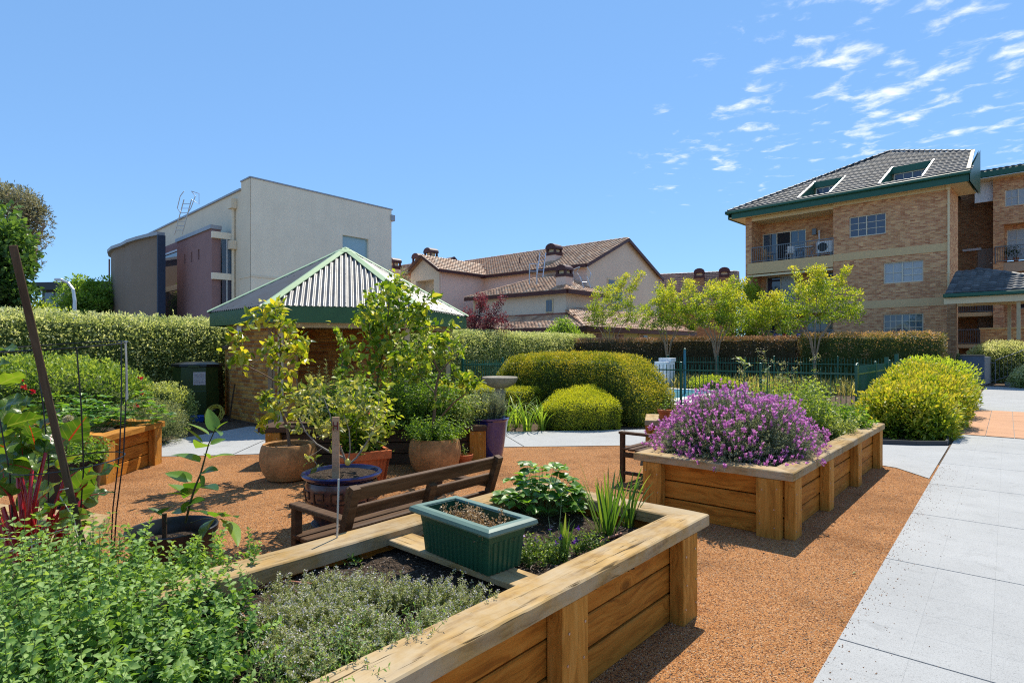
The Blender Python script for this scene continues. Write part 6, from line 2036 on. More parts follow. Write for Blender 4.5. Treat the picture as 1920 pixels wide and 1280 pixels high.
def tz(px, py, Y): return dp(px, py, Y) - Vector((-2.1, 2.7, .8))
for a in (((-20, 1008, 2.62), (60, 1010, 2.62), (125, 990, 2.72), (148, 985, 2.70)), ((-20, 1042, 2.62), (40, 1028, 2.62), (78, 1015, 2.66)), ((112, 930, 2.70), (138, 970, 2.70), (142, 986, 2.71)), ((58, 1010, 2.62), (64, 1055, 2.6)), ((112, 918, 2.70), (128, 915, 2.70)), ((140, 988, 2.7), (152, 1022, 2.68))):
    mb.tube([tz(*q) for q in a], .0022, 4)
mb.build('twine_strand', M['twine'], ty)

# stake with the letter H in the glazed pot
hs = thing('lettered_stake', 'pale wooden stake marked with a dark red H in the glazed pot', 'stake', (-1.60, 5.30, .42))
MB().box(-.032, .032, -.010, .010, 0, .62).build('stake_board', M['pale_wood'], hs, bevel=.003)
hm_ = simple('dark_red_paint', (0.18, 0.02, 0.02), .6)
MB().box(-.024, -.014, -.0125, -.0102, .50, .575).box(.014, .024, -.0125, -.0102, .50, .575).box(-.014, .014, -.0125, -.0102, .532, .545).build('letter_h', hm_, hs)
# thin stakes
for lbl, px, py, z0, h, r_, lean, mm in (('thin grey wire stake standing at the far rail of the nearest bed', 631, 1052, .47, .46, .006, .012, M['grey_metal']),
                                ('short dark stub stake in the black seedling pot', 306, 985, .36, .20, .016, .0, M['stake_wood']),
                                ('thin brown stick in the mulch in front of the strawberry bed', 133, 905, .45, .40, .008, .0, M['stake_wood'])):
    if 'seedling' in lbl: p = Vector((-2.44, 4.10, .30))
    elif 'brown stick' in lbl: p = Vector((-4.62, 6.05, .40))
    else: p = gp(px, py, z0)
    k = thing('thin_stake', lbl, 'stake', p)
    MB().tube([(0, 0, 0), (lean, 0, h)], r_, 7).build('stake_rod', mm, k)
# irrigation pipes lying on the soil of the nearest bed
M['pipe'] = simple('brown_irrigation_pipe', (0.36, 0.15, 0.085), 0.5, var=0.08)
def pipe(label, pts):
    o = gp(*pts[0], .50); k = thing('irrigation_pipe', label, 'pipe', o, 0, 'brown irrigation pipes on the nearest bed')
    MB().tube([gp(px, py, .505) - o for px, py in pts], .009, 8).build('pipe_tube', M['pipe'], k)
pipe('brown irrigation pipe running from the oregano past the thyme to the near rail', [(436, 1122), (452, 1150), (475, 1185), (500, 1215), (540, 1252), (585, 1300)])
pipe('brown irrigation pipe beside the far rail left of the thyme', [(445, 1112), (490, 1100), (540, 1090), (610, 1098)])
pipe('short brown irrigation pipe end by the near rail among the violas', [(1105, 1028), (1140, 1008), (1165, 1000)])
# ------------------------------------------------------------------ hedges and shrubs
LF = {}
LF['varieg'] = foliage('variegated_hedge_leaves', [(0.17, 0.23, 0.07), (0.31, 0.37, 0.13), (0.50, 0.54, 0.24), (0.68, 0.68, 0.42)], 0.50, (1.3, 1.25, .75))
LF['red'] = foliage('dark_red_hedge_leaves', [(0.030, 0.038, 0.012), (0.070, 0.072, 0.024), (0.13, 0.105, 0.045), (0.42, 0.26, 0.17)], 0.25, (1.5, 1.2, .6))
LF['photinia_green'] = foliage('green_photinia_leaves', [(0.042, 0.063, 0.017), (0.098, 0.126, 0.028), (0.196, 0.182, 0.056), (0.560, 0.336, 0.196)], 0.30)
LF['duranta'] = foliage('golden_green_hedge_leaves', [(0.036, 0.062, 0.007), (0.10, 0.148, 0.014), (0.23, 0.285, 0.028), (0.50, 0.43, 0.06)], 0.36, (1.7, 1.5, .5))  # shade of the mound's front put into the dark end of its colours
LF['lime'] = foliage('lime_yellow_box_leaves', [(0.030, 0.052, 0.007), (0.10, 0.15, 0.012), (0.44, 0.49, 0.03), (0.60, 0.60, 0.05)], 0.30, (1.6, 1.5, .5))
LF['shrub'] = foliage('yellow_green_shrub_leaves', [(0.040, 0.085, 0.011), (0.12, 0.20, 0.02), (0.31, 0.38, 0.032), (0.52, 0.45, 0.07)], 0.42, (1.6, 1.5, .5))
LF['rose'] = foliage('rose_bush_leaves', [(0.03, 0.065, 0.012), (0.08, 0.15, 0.022), (0.18, 0.28, 0.045), (0.34, 0.42, 0.09)], 0.42)
LF['palebush'] = foliage('pale_bush_leaves', [(0.108, 0.156, 0.048), (0.288, 0.348, 0.096), (0.504, 0.540, 0.192)], 0.35)
LF['greybush'] = foliage('grey_green_fine_leaves', [(0.086, 0.108, 0.065), (0.202, 0.245, 0.130), (0.374, 0.403, 0.202)], 0.3)
LF['darkgreen'] = foliage('deep_green_leaves', [(0.023, 0.058, 0.016), (0.069, 0.146, 0.035), (0.176, 0.293, 0.069)], 0.35)
LF['midgreen'] = foliage('mid_green_leaves', [(0.049, 0.112, 0.021), (0.140, 0.252, 0.042), (0.308, 0.448, 0.070)], 0.45)
LF['brightgreen'] = foliage('bright_lime_leaves', [(0.10, 0.16, 0.02), (0.25, 0.34, 0.03), (0.42, 0.50, 0.06)], 0.5)
LF['euc'] = foliage('grey_eucalypt_leaves', [(0.11, 0.11, 0.07), (0.25, 0.25, 0.16), (0.40, 0.39, 0.27)], 0.35, (1.3, 1.2, .8))
LF['plum'] = foliage('purple_plum_leaves', [(0.045, 0.014, 0.020), (0.11, 0.030, 0.040), (0.22, 0.075, 0.085)], 0.35, (1.8, .9, .9))
LF['myrtle'] = foliage('yellow_green_myrtle_leaves', [(0.07, 0.14, 0.015), (0.19, 0.29, 0.028), (0.36, 0.43, 0.045), (0.54, 0.50, 0.08)], 0.50, (1.6, 1.5, .5))
LF['grass'] = foliage('yellow_green_strap_grass', [(0.20, 0.22, 0.05), (0.40, 0.37, 0.12), (0.58, 0.49, 0.26)], 0.45)

shrub('clipped_hedge', 'long tall clipped hedge of pale variegated leaves running behind the pavilion and pool', 'hedge',
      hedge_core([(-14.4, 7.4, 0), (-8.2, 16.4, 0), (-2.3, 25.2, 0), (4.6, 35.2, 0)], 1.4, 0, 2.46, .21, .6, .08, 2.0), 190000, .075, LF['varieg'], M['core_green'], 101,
      depth=.16, out=.07, up=.4, clump=.10, rnd_up=.30, gaps=.22, inner=.18, flat=.3)
rh = [pw(11.5, -0.9), pw(11.5, 4.0)]
shrub('clipped_hedge', 'square ended dark green and red hedge in front of the brick apartment windows', 'hedge',
      hedge_core([(*rh[0], 0), (*rh[1], 0)], 1.3, 0, 2.30, .2, .5, .08, 5.0), 26000, .070, LF['photinia_green'], M['core_green'], 102, depth=.14, out=.06, clump=.06, rnd_up=.55, gaps=.5, inner=.16)
shrub('clipped_hedge', 'long dark reddish clipped hedge behind the pool and the slim trees', 'hedge',
      hedge_core([(*pw(11.6, 4.1), 0), (*pw(11.6, 10.5), 0), (*pw(11.6, 16.5), 0)], 1.2, 0, 2.20, .12, .5, .05, 7.0), 52000, .070, LF['red'], M['core_red'], 103, depth=.13, out=.05, clump=.05, rnd_up=.62, gaps=.5, inner=.15)
# big rounded hedge
def big_taper(t):
    k = 1 - max(0, (t - .74) / .26) ** 2.4 * .60
    k2 = 1 - max(0, (.14 - t) / .14) ** 2 * .50
    return (min(1, .65 + t * 1.2) if t < .3 else 1.0, min(k, k2))
pth = [(-0.15, 15.6, 0), (0.75, 15.0, 0), (1.7, 14.2, 0), (2.6, 13.5, 0), (3.25, 13.0, 0)]
shrub('rounded_hedge', 'big rounded golden green hedge mound behind the side path', 'hedge',
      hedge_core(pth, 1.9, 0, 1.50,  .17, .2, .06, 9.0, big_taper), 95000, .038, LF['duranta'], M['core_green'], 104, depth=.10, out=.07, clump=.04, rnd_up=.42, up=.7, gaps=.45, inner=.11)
shrub('low_hedge', 'low wedge shaped box hedge with a bright lime top beside the side path', 'hedge',
      hedge_core([(0.80, 12.45, 0), (1.2, 12.25, 0), (1.65, 12.25, 0), (2.0, 12.45, 0)], .95, 0, .70, .10, .12, .03, 3.0, lambda t: (1.0, .86 + .14 * min(1, t * 1.8)), tilt=.5), 42000, .026, LF['lime'], M['core_green'], 105, depth=.07, out=.05, clump=.02, rnd_up=.62, up=.9, gaps=.3, inner=.07)
shrub('low_hedge', 'long low lime topped box hedge curving behind the bird bath', 'hedge',
      hedge_core([(-1.35, 14.9, 0), (-0.4, 14.1, 0), (0.55, 13.6, 0)], .75, 0, .74, .15, .2, .04, 4.0), 26000, .028, LF['lime'], M['core_green'], 106, depth=.07, out=.05, clump=.02, rnd_up=.62, up=.9, gaps=.3, inner=.07)
# shrub row right of the path branch
rowp = [((7.62, 11.3), .70, .66, .84, 'front dense yellow green shrub in the row beside the path'),
        ((8.80, 12.7), .80, .78, 1.04, 'second yellow green shrub in the row, behind the front one'),
        ((10.35, 14.6), .85, .85, 1.20, 'third yellow green shrub in the row, touched with orange tips'),
        ((12.0, 16.7), .9, .9, 1.34, 'bright lime shrub at the far end of the row near the porch')]
for i, (p, rx, ry, h, lb) in enumerate(rowp):
    shrub('shrub', lb, 'shrub', lump_core(rx, ry, h * .92, .12, 1.7, 3.0 + i * 2.3, sub=4, power=.8), 15000 if i < 2 else 11000,   .086 - .004 * i, LF['shrub'] if i < 3 else LF['brightgreen'], M['core_green'], 110 + i,
          loc=(*p, 0), rotz=R(50), group='shrubs in a row beside the path', tp=tmpl('oval', .42, .12, .1), depth=.18, out=.18, clump=.14, rnd_up=.32, up=.7, gaps=.7, inner=.26)
# strappy tuft at the end of the row
def strap_clump(name, label, loc, n, length, width, m, seed, group=None, bend=(0.6, 1.5), z=0.0, spread=.12, cat='plant', nm=5, lean=(.05, .45)):
    rs_ = random.Random(seed)
    root = thing(name, label, cat, (loc[0], loc[1], z), 0, group)
    ms = [blade_mesh('leaf', m, length * rs_.uniform(.75, 1.1), width * rs_.uniform(.8, 1.1), rs_.uniform(*bend), rs_.uniform(*lean), 8) for _ in range(nm)]
    for i in range(n):
        a = rs_.uniform(0, 6.283)
        o = obj('leaf', ms[i % nm], root, (math.cos(a) * spread * rs_.random(), math.sin(a) * spread * rs_.random(), 0), (rs_.uniform(-.12, .12), rs_.uniform(-.25, .15), a))
        s = rs_.uniform(.7, 1.15); o.scale = (s, s, s)
    return root
LF['strap'] = foliage('strap_leaves', [(0.104, 0.182, 0.026), (0.208, 0.338, 0.039), (0.390, 0.520, 0.078)], 0.42, per_object=True)
LF['strap_dark'] = foliage('iris_leaves', [(0.05, 0.12, 0.022), (0.12, 0.23, 0.03), (0.30, 0.36, 0.06)], 0.35, per_object=True)
strap_clump('strappy_tuft', 'pale arching tuft of long grassy leaves at the end of the shrub row', (13.3, 18.0), 60, 1.25, .028, foliage('flax_leaves', [(0.12, 0.17, 0.05), (0.28, 0.33, 0.12)], .4, per_object=True), 31, spread=.35)
ag = [(-1.05, 11.9, 'leftmost'), (-.55, 11.6, ''), (-.12, 11.85, ''), (.30, 11.75, ''), (.62, 11.95, ''), (-.9, 12.6, ''), (.1, 12.35, '')]
agl = ['green strappy clump in the mulch left of the tall blue pot', 'green strappy clump right behind the tall blue pot', 'arching strappy clump in the mulch just right of the tall blue pot',
       'arching strappy clump in front of the bird bath pedestal', 'strappy clump in the mulch nearest to the lime wedge hedge', 'strappy clump in the mulch behind the blue pot lavender at left', 'strappy clump at the foot of the bird bath']
for i, (x, y, _) in enumerate(ag):
    strap_clump('strap_leaf_plant', agl[i], (x, y), 30, .80, .036, LF['strap'], 40 + i, 'strap leaved plants in the mulch bed', spread=.10)

# left side bushes
shrub('rose_bush', 'large rounded rose bush with a few red flowers in front of the left hedge', 'bush',
      lump_core(1.62, 1.2, 1.40, .10, 1.7, 7.7, sub=4, power=.85), 26000, .060, LF['rose'], M['core_green'], 121, loc=(-8.55, 10.8, 0), rotz=R(35), tp=tmpl('oval', .55, .1, .08), depth=.16, out=.10, clump=.10, rnd_up=.4, up=.5, gaps=.6, inner=.22)
rb = bpy.data.objects['rose_bush']
M['red_petal'] = foliage('red_petals', [(0.40, 0.012, 0.02), (0.62, 0.03, 0.04)], .3, (1.3, .8, .8))
rs = random.Random(8)
for px, py, Y in ((37, 710, 9.6), (60, 734, 9.4), (262, 710, 10.2), (264, 737, 9.9), (45, 727, 9.5), (256, 762, 9.6), (2, 812, 8.3)):
    b = LeafBag(); r_ = np.random.default_rng(px)
    c = dp(px, py, Y)
    D = unit(r_.normal(size=(14, 3)) + np.array([.2, -.6, .4])); P = D * .012
    b.add(*leaves_arrays(r_, P, D, np.full(14, .045), tmpl('oval', .8, .2, .2), .2))
    k = b.build('red_flower', M['red_petal'], rb, None)
    k.matrix_parent_inverse = Matrix.Identity(4)
    q = Matrix.Rotation(-R(35), 4, 'Z') @ (c - Vector((-8.55, 10.8, 0)))
    k.location = q
shrub('bush', 'pale lime rounded bush left of the compost bin', 'bush', lump_core(.52, .5, .92, .12, 1.8, 1.1, sub=3), 7000, .045, LF['palebush'], M['core_green'], 122, loc=(-6.95, 11.7, 0), depth=.12, out=.08, clump=.06, gaps=.4)
shrub('bush', 'grey green fine leaved bush at the corner of the strawberry bed', 'bush', lump_core(.55, .6, .72, .12, 2.0, 4.1, sub=3), 11000, .035, LF['greybush'], M['core_green'], 123, loc=(-6.35, 10.15, 0), tp=tmpl('diamond', .22), depth=.12, out=.10, clump=.06, up=1.0, gaps=.4)
shrub('bush', 'small rounded bush with coppery tips behind the pale hedge left of the slim trees', 'bush', lump_core(1.2, 1.1, 3.3, .12, 1.6, 2.2, sub=3), 9000, .11, LF['midgreen'], M['core_green'], 124, loc=(2.9, 31.5, 0) if False else (3.0, 34.8, 0), depth=.25, out=.2, clump=.15, up=.8, gaps=.5)
shrub('dark_hedge', 'low dark clipped hedge at the foot of the brick apartment wall', 'hedge', hedge_core([(14.2, 30.6, 0), (21.2, 27.8, 0)], .9, 0, 1.45, .16, .4, .04, 2.0), 14000, .07, LF['darkgreen'], M['core_green'], 125, depth=.12, out=.04)
shrub('bush', 'rounded pale leaved hedge bush behind the handrail at the right edge', 'bush', lump_core(1.35, 1.1, 1.95, .10, 1.5, 6.1, sub=4, power=.8), 16000, .085, LF['varieg'], M['core_green'], 126, loc=(24.75, 29.6, 0), rotz=R(-30), depth=.18, out=.12, clump=.10, up=.6, gaps=.5)
shrub('bush', 'lower pale bush in front of the steps at the right edge', 'bush', lump_core(.85, .8, .95, .12, 1.6, 9.1, sub=3), 6000, .065, LF['varieg'], M['core_green'], 127, loc=(22.1, 24.6, 0), depth=.15, out=.10, clump=.08, up=.6, gaps=.5)

# grasses behind the pool
rng = np.random.default_rng(61)
n = 2600
ab = np.stack([rng.uniform(7.4, 9.9, n), rng.uniform(0.4, 12.6, n)], 1)
base = np.array([(*pw(a, b), 0.0) for a, b in ab])
ln = stems_field(rng, base, rng.uniform(.30, .72, n), rng.normal(size=(n, 2)) * .22, 4)
V = []; 
w = rng.uniform(.012, .022, n)
sd = unit(np.concatenate([rng.normal(size=(n, 2)), np.zeros((n, 1))], 1))
prof = np.array([1, 1, .8, .5, .05])
A = ln + sd[:, None] * (w[:, None, None] * prof[None, :, None]); B = ln - sd[:, None] * (w[:, None, None] * prof[None, :, None])
V = np.stack([A, B], 2).reshape(-1, 3)
F = np.concatenate([np.stack([np.arange(n) * 10 + 2 * k, np.arange(n) * 10 + 2 * k + 1, np.arange(n) * 10 + 2 * k + 3, np.arange(n) * 10 + 2 * k + 2], 1) for k in range(4)])
tag(obj('pool_grass', np_mesh('pool_grass', V, F, LF['grass'], np.repeat(rng.uniform(0, 1, n), 10)), kind='stuff'))
shrub('ground_bush', 'spreading low green bush along the inner side of the pool behind the fence', 'bush', lump_core(1.0, .55, .50, .15, 1.8, 5.2, sub=3), 4000, .06, LF['brightgreen'], M['core_green'], 131, loc=(*pw(7.1, 6.2), 0), rotz=R(140), depth=.15, out=.12, clump=.08, up=.9)
shrub('ground_bush', 'low bright green planting behind the pool fence left of the rounded hedge', 'bush', lump_core(2.4, .6, .62, .15, 1.8, 8.2, sub=3), 7000, .06, LF['brightgreen'], M['core_green'], 132, loc=(*pw(4.6, 13.0), 0), rotz=R(50), depth=.15, out=.12, clump=.08, up=.9)

# ------------------------------------------------------------------ trees
def tree(name, label, base, h, crown_c, crown_r, n_tips, leaf_n, leaf_size, lm, bark, seed, r_base=.06, stems=1, shoots=0, group=None, tp=None, trunk_h=.4, cl_r=.22, flat=.5, up=.5, zshape=None, wander=.3, vase=0):
    """trunk with limbs that reach the tips, leaves in clumps round every tip"""
    rng = np.random.default_rng(seed)
    root = thing(name, label, 'tree', (base[0], base[1], 0), 0, group)
    tips = []
    cc, cr = np.array(crown_c), np.array(crown_r)
    while len(tips) < n_tips:
        p = rng.uniform(-1, 1, 3)
        q = np.linalg.norm(p)
        if q > 1 or q < .25: continue
        if zshape is not None and not zshape(p): continue
        p = p * (1 + .25 * mnoise.noise(Vector(p * 1.7 + seed)))
        tips.append(cc + p * cr)
    for i in range(shoots):
        a = rng.uniform(0, 6.28); k = rng.uniform(.1, .8)
        t0 = cc + np.array([math.cos(a) * k * cr[0], math.sin(a) * k * cr[1], cr[2] * .75])
        for j in range(5): tips.append(t0 + np.array([math.cos(a) * .12 * j, math.sin(a) * .12 * j, .20 * j]) * cr[2] * .6)
    bases = []
    b0 = np.array([0, 0, 0.0])
    nodes = [b0, np.array([0.02, 0, trunk_h * .5]), np.array([0, .01, trunk_h])]
    seeds = [nodes[2]]; stems_ = []
    for k in range(vase):
        a = 6.283 * k / vase + rng.uniform(-.4, .4); e_ = np.array([math.cos(a) * cr[0] * .42, math.sin(a) * cr[1] * .42, cc[2] - .35 * cr[2]])
        m_ = nodes[2] + (e_ - nodes[2]) * .5 + np.array([-.12 * math.cos(a), -.12 * math.sin(a), .12])
        stems_.append([nodes[2] - np.array([0, 0, .05]), m_, e_]); seeds += [m_, e_, (m_ + e_) / 2]
    N_, par, r_ = skeleton(rng, seeds, tips, step=max(.12, h * .06), r_tip=.006 * max(1, h / 4), r_base=r_base * (.45 if vase else 1), wander=wander)
    mb = skeleton_mesh(N_, par, r_, 5)
    for q in stems_: mb.tube(q, [r_base * .6, r_base * .45, r_base * .3], 6, cap=False)
    mb.tube(nodes, [r_base * 1.25, r_base * 1.05, r_base], 8, cap=False)
    mb.build('trunk', bark, root, smooth=60)
    T_ = np.array(tips)
    per = max(1, leaf_n // len(T_))
    k = np.repeat(np.arange(len(T_)), per)
    d = unit(rng.normal(size=(len(k), 3)))
    P = T_[k] + d * (cl_r * rng.uniform(.1, 1, len(k)) ** .6)[:, None] * np.array([1, 1, .75])
    D = d + rng.normal(size=d.shape) * .5 + np.array([0, 0, up])
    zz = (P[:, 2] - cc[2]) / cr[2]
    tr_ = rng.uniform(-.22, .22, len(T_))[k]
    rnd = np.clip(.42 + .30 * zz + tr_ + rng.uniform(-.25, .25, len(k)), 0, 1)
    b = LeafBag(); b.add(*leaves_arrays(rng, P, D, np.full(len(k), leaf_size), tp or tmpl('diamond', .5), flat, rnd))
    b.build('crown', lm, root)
    return root

ov = tmpl('oval', .5, .12, .1)
cup = lambda p: p[2] > -.55 + .55 * (1 - math.hypot(p[0], p[1]))   # vase shape, open below
myr = [(1145, 33.6, 505, 640, 118, 'slim yellow green tree furthest left, in front of the pink gable wall'),
       (1252, 28.4, 520, 640, 112, 'slim yellow green tree second from left with a forked pale trunk before the red hedge'),
       (1343, 26.9, 515, 640, 118, 'slim yellow green tree third along with a bare trunk, left of the apartment block'),
       (1438, 28.9, 538, 640, 104, 'slim golden tree in front of the left balconies of the apartments'),
       (1528, 24.2, 498, 640, 140, 'widest yellow green tree with a forked trunk before the apartment balconies')]
for i, (px, Y, yt, yb, wpx, lb) in enumerate(myr):
    top = dp(px, yt, Y); zt_ = top.z; w_ = wpx / FPX * Y / 2
    zb = 1.75; zt_ = dp(px, yt + 30, Y).z; zc_ = (zt_ + zb) / 2
    tree('crepe_myrtle', lb, (top.x, Y), zt_, (0.05 if i != 4 else .35, 0, zc_ + .15), (w_, w_ * .9, (zt_ - zb) / 2), 150, 7800, .10, LF['myrtle'], M['bark_pale'], 200 + i, .06, 1, 7, 'slim yellow green trees behind the pool',
         tmpl('oval', .42, .1, .08), trunk_h=(.95, .95, 1.05, 1.2, 1.15)[i], cl_r=.21, zshape=cup, up=.6, flat=.4, vase=5)
tree('green_tree', 'full bright green tree tucked against the left end of the apartment block', (dp(1392, 600, 37).x, 37), 5.5, (0, 0, 3.6), (1.35, 1.2, 2.6), 120, 7000, .16, LF['brightgreen'], M['bark_dark'], 210, .10, cl_r=.4)
tree('plum_tree', 'small purple leaved plum tree behind the pale hedge right of the pavilion', (dp(908, 600, 27.5).x, 27.5), 3.9, (0, 0, 2.8), (1.25, 1.1, 1.05), 110, 6500, .085, LF['plum'], M['bark_dark'], 211, .07, shoots=5, cl_r=.22)
tree('broad_tree', 'tall dark glossy tree at the far left edge behind the stake', (dp(18, 600, 20).x, 20), 6.6, (-.45, 0, 3.7), (1.10, 1.1, 2.75), 200, 11000, .15, LF['darkgreen'], M['bark_dark'], 212, .16, tp=tmpl('heart', .8, .1, .08), cl_r=.45)
tree('eucalypt', 'tall grey leaved gum tree at the top left behind the dark tree', (dp(14, 600, 30).x, 30), 11, (0.1, 0, 8.0), (1.7, 1.6, 2.3), 150, 12000, .19, LF['euc'], M['bark_pale'], 213, .18, tp=tmpl('diamond', .25), cl_r=.5, trunk_h=3.0)
tree('young_tree', 'small bright lime tree between the dark tree and the street lamp', (dp(90, 600, 21).x, 21), 3.4, (0, 0, 2.25), (.95, .9, 1.0), 110, 5500, .10, LF['brightgreen'], M['bark_dark'], 214, .07, cl_r=.3)
tree('leafy_tree', 'broad mid green tree behind the street lamp beside the curved grey wall', (dp(168, 600, 50).x, 50), 8.0, (0, 0, 4.6), (2.3, 2.2, 3.1), 220, 15000, .24, LF['midgreen'], M['bark_dark'], 215, .2, cl_r=.65)
tree('background_tree', 'dark green tree beneath the black office block behind the street lamp', (dp(120, 600, 50).x, 50), 5.6, (0, 0, 2.4), (3.8, 1.8, 2.2), 120, 6000, .2, LF['darkgreen'], M['bark_dark'], 216, .12, cl_r=.6)
tree('small_tree', 'thin leafed olive coloured tree between pavilion roof and pink house', (dp(745, 560, 32).x, 32), 5.6, (0, 0, 4.6), (.9, .8, 1.6), 60, 1500, .12, LF['euc'], M['bark_dark'], 217, .07, cl_r=.3)

# ------------------------------------------------------------------ potted trees, every leaf an object
def branch(mb, pts, r0, r1, n=7):
    P = [Vector(p) for p in pts]
    k = len(P)
    mb.tube(P, [r0 + (r1 - r0) * i / (k - 1) for i in range(k)], n)

def potted_tree(name, label, base, trunks, clusters, lms, seed, r_base=.02, group='potted trees on the orange gravel', bark=None, leaf_scale=.35, jy=.18, cat='tree', max_n=300, r_tip=.0028, droop=.2, dup=.15, fill=None):
    """trunks: polylines; clusters: (point, radius, count)"""
    rng = np.random.default_rng(seed)
    root = thing(name, label, cat, base, 0, group)
    o = Vector(base)
    mb = MB()
    starts = []
    for pts, r0, r1 in trunks:
        q = [Vector(p) - o for p in pts]
        branch(mb, q, r0, r1); starts += [np.array(p) for p in q[1:]]
        for a, b in zip(q[:-1], q[1:]): starts.append(np.array(a.lerp(b, .5)))
    tips = []; P = []; D = []
    for c, rad, k in clusters:
        c = np.array(Vector(c) - o) + np.array([0, rng.normal() * jy, 0])
        m_ = max(1, int(k / 4))
        sub = [c + rng.normal(size=3) * rad * .45 for _ in range(m_)]
        tips += sub
        for i in range(k):
            t = sub[i % m_]
            d = unit(rng.normal(size=3) + np.array([0, 0, dup]))
            P.append(t + d * rad * .12 + rng.normal(size=3) * rad * .28); D.append(d)
    N_, par, r_ = skeleton(rng, starts, tips, step=.06, r_tip=r_tip, r_base=r_base * .35, wander=.25)
    sk_ = skeleton_mesh(N_, par, r_, 4)
    mb.add(sk_.v, sk_.f)
    mb.build('trunk', bark or M['bark'], root, smooth=60)
    idx = list(range(len(P))); random.Random(seed).shuffle(idx)
    keep = idx[:max_n]
    leaf_objects(root, lms, [P[i] for i in keep], [D[i] for i in keep], rng, leaf_scale, .8)
    if fill:
        lm2, sz, k = fill
        j = rng.integers(0, len(P), int(len(P) * k))
        Pf = np.array(P)[j] + rng.normal(size=(len(j), 3)) * sz * .7; Df = np.array(D)[j] + rng.normal(size=(len(j), 3)) * .6
        b = LeafBag(); b.add(*leaves_arrays(rng, Pf, Df, np.full(len(j), sz), tmpl('oval', .55, .14, .14), .7)); b.build('small_leaves', lm2, root)
    return root
LF['lemon'] = foliage('lemon_leaves', [(0.08, 0.14, 0.014), (0.21, 0.29, 0.023), (0.41, 0.45, 0.038), (0.56, 0.49, 0.06)], .45, (1.6, 1.5, .5), .32, .5, per_object=True)
LF['lemon_fill'] = foliage('lemon_leaves_small', [(0.08, 0.14, 0.014), (0.21, 0.29, 0.023), (0.41, 0.45, 0.038), (0.56, 0.49, 0.06)], .45)
LF['lemon_pale'] = foliage('tired_lemon_leaves', [(0.096, 0.144, 0.036), (0.264, 0.300, 0.072), (0.480, 0.456, 0.120)], .42, (1.5, 1.4, .6), .4, .5, per_object=True)
LF['lemon_pale_fill'] = foliage('tired_lemon_leaves_small', [(0.096, 0.144, 0.036), (0.264, 0.300, 0.072), (0.480, 0.456, 0.120)], .45)
APR = [(0.06, 0.13, 0.012), (0.15, 0.25, 0.02), (0.30, 0.40, 0.035), (0.44, 0.44, 0.07)]
LF['apricot'] = foliage('apricot_leaves', APR, .45, (1.6, 1.5, .5), .35, .45, per_object=True)
LF['apricot_fill'] = foliage('apricot_leaves_small', APR, .45)
LF['seedling'] = foliage('broad_lemon_leaves', [(0.056, 0.136, 0.022), (0.096, 0.208, 0.032), (0.192, 0.320, 0.048)], .40, (1.9, 1.8, .5), .30, .5, per_object=True)
def lset(m, L, W, kind='ovate', k=4, seed=0, droop=.22, n=5):
    return [leaf_mesh('leaf', m, L * (0.85 + .1 * i), W * (0.85 + .1 * i), kind, .22, droop * (.4 + .4 * i), n, seed=seed + i) for i in range(k)]
def z6(x, y): return (420 + x / 4.265, 560 + y / 4.265)
def z7(x, y): return (640 + x / 4.268, 560 + y / 4.268)
rngp = np.random.default_rng(77)
def cl(lst, Y, f, dep=.25): return [(dp(*f(x, y), Y + rngp.normal() * dep), r / (4.266 * FPX) * Y * .8, k) for x, y, r, k in lst]
Y = 7.42
def tp6(lst, Y): return [dp(*z6(x, y), Y + d) for x, y, d in lst]
potted_tree('lemon_tree', 'yellowing potted lemon tree in the left tan pot before the brick wall', (potA[0], potA[1], .40),
    [(tp6([(525, 1180, 0), (505, 1020, .02), (450, 860, .04), (440, 620, .05), (455, 430, .03), (450, 300, 0)], Y), .022, .010),
     (tp6([(470, 705, .04), (395, 650, -.02), (270, 580, -.06), (140, 520, -.10), (70, 490, -.12)], Y), .012, .005),
     (tp6([(455, 480, .03), (520, 400, .1), (600, 380, .15)], Y), .010, .004), (tp6([(450, 320, 0), (400, 230, -.05), (390, 140, -.05)], Y), .009, .004), (tp6([(480, 900, .03), (400, 830, .1), (320, 800, .12)], Y), .008, .003)],
    cl([(110, 310, 60, 15), (190, 430, 70, 17), (300, 350, 60, 11), (360, 380, 60, 13), (330, 150, 70, 17), (430, 130, 70, 19), (480, 180, 60, 13), (190, 215, 45, 6), (490, 260, 70, 15), (550, 300, 60, 13), (590, 420, 80, 17), (650, 360, 45, 7),
        (480, 420, 60, 11), (420, 480, 70, 11), (620, 480, 60, 9), (50, 480, 40, 5), (170, 540, 40, 6), (450, 630, 60, 11), (520, 700, 60, 11), (300, 800, 60, 12), (340, 860, 60, 11), (270, 860, 40, 5), (380, 740, 50, 7), (560, 800, 70, 12), (470, 870, 70, 12), (370, 960, 40, 5), (490, 990, 60, 7), (500, 1240, 30, 2)], Y, z6, .15),
    lset(LF['lemon'], .125, .054, seed=1), 301, .022, fill=(LF['lemon_fill'], .085, 1.2))
Y = 5.5
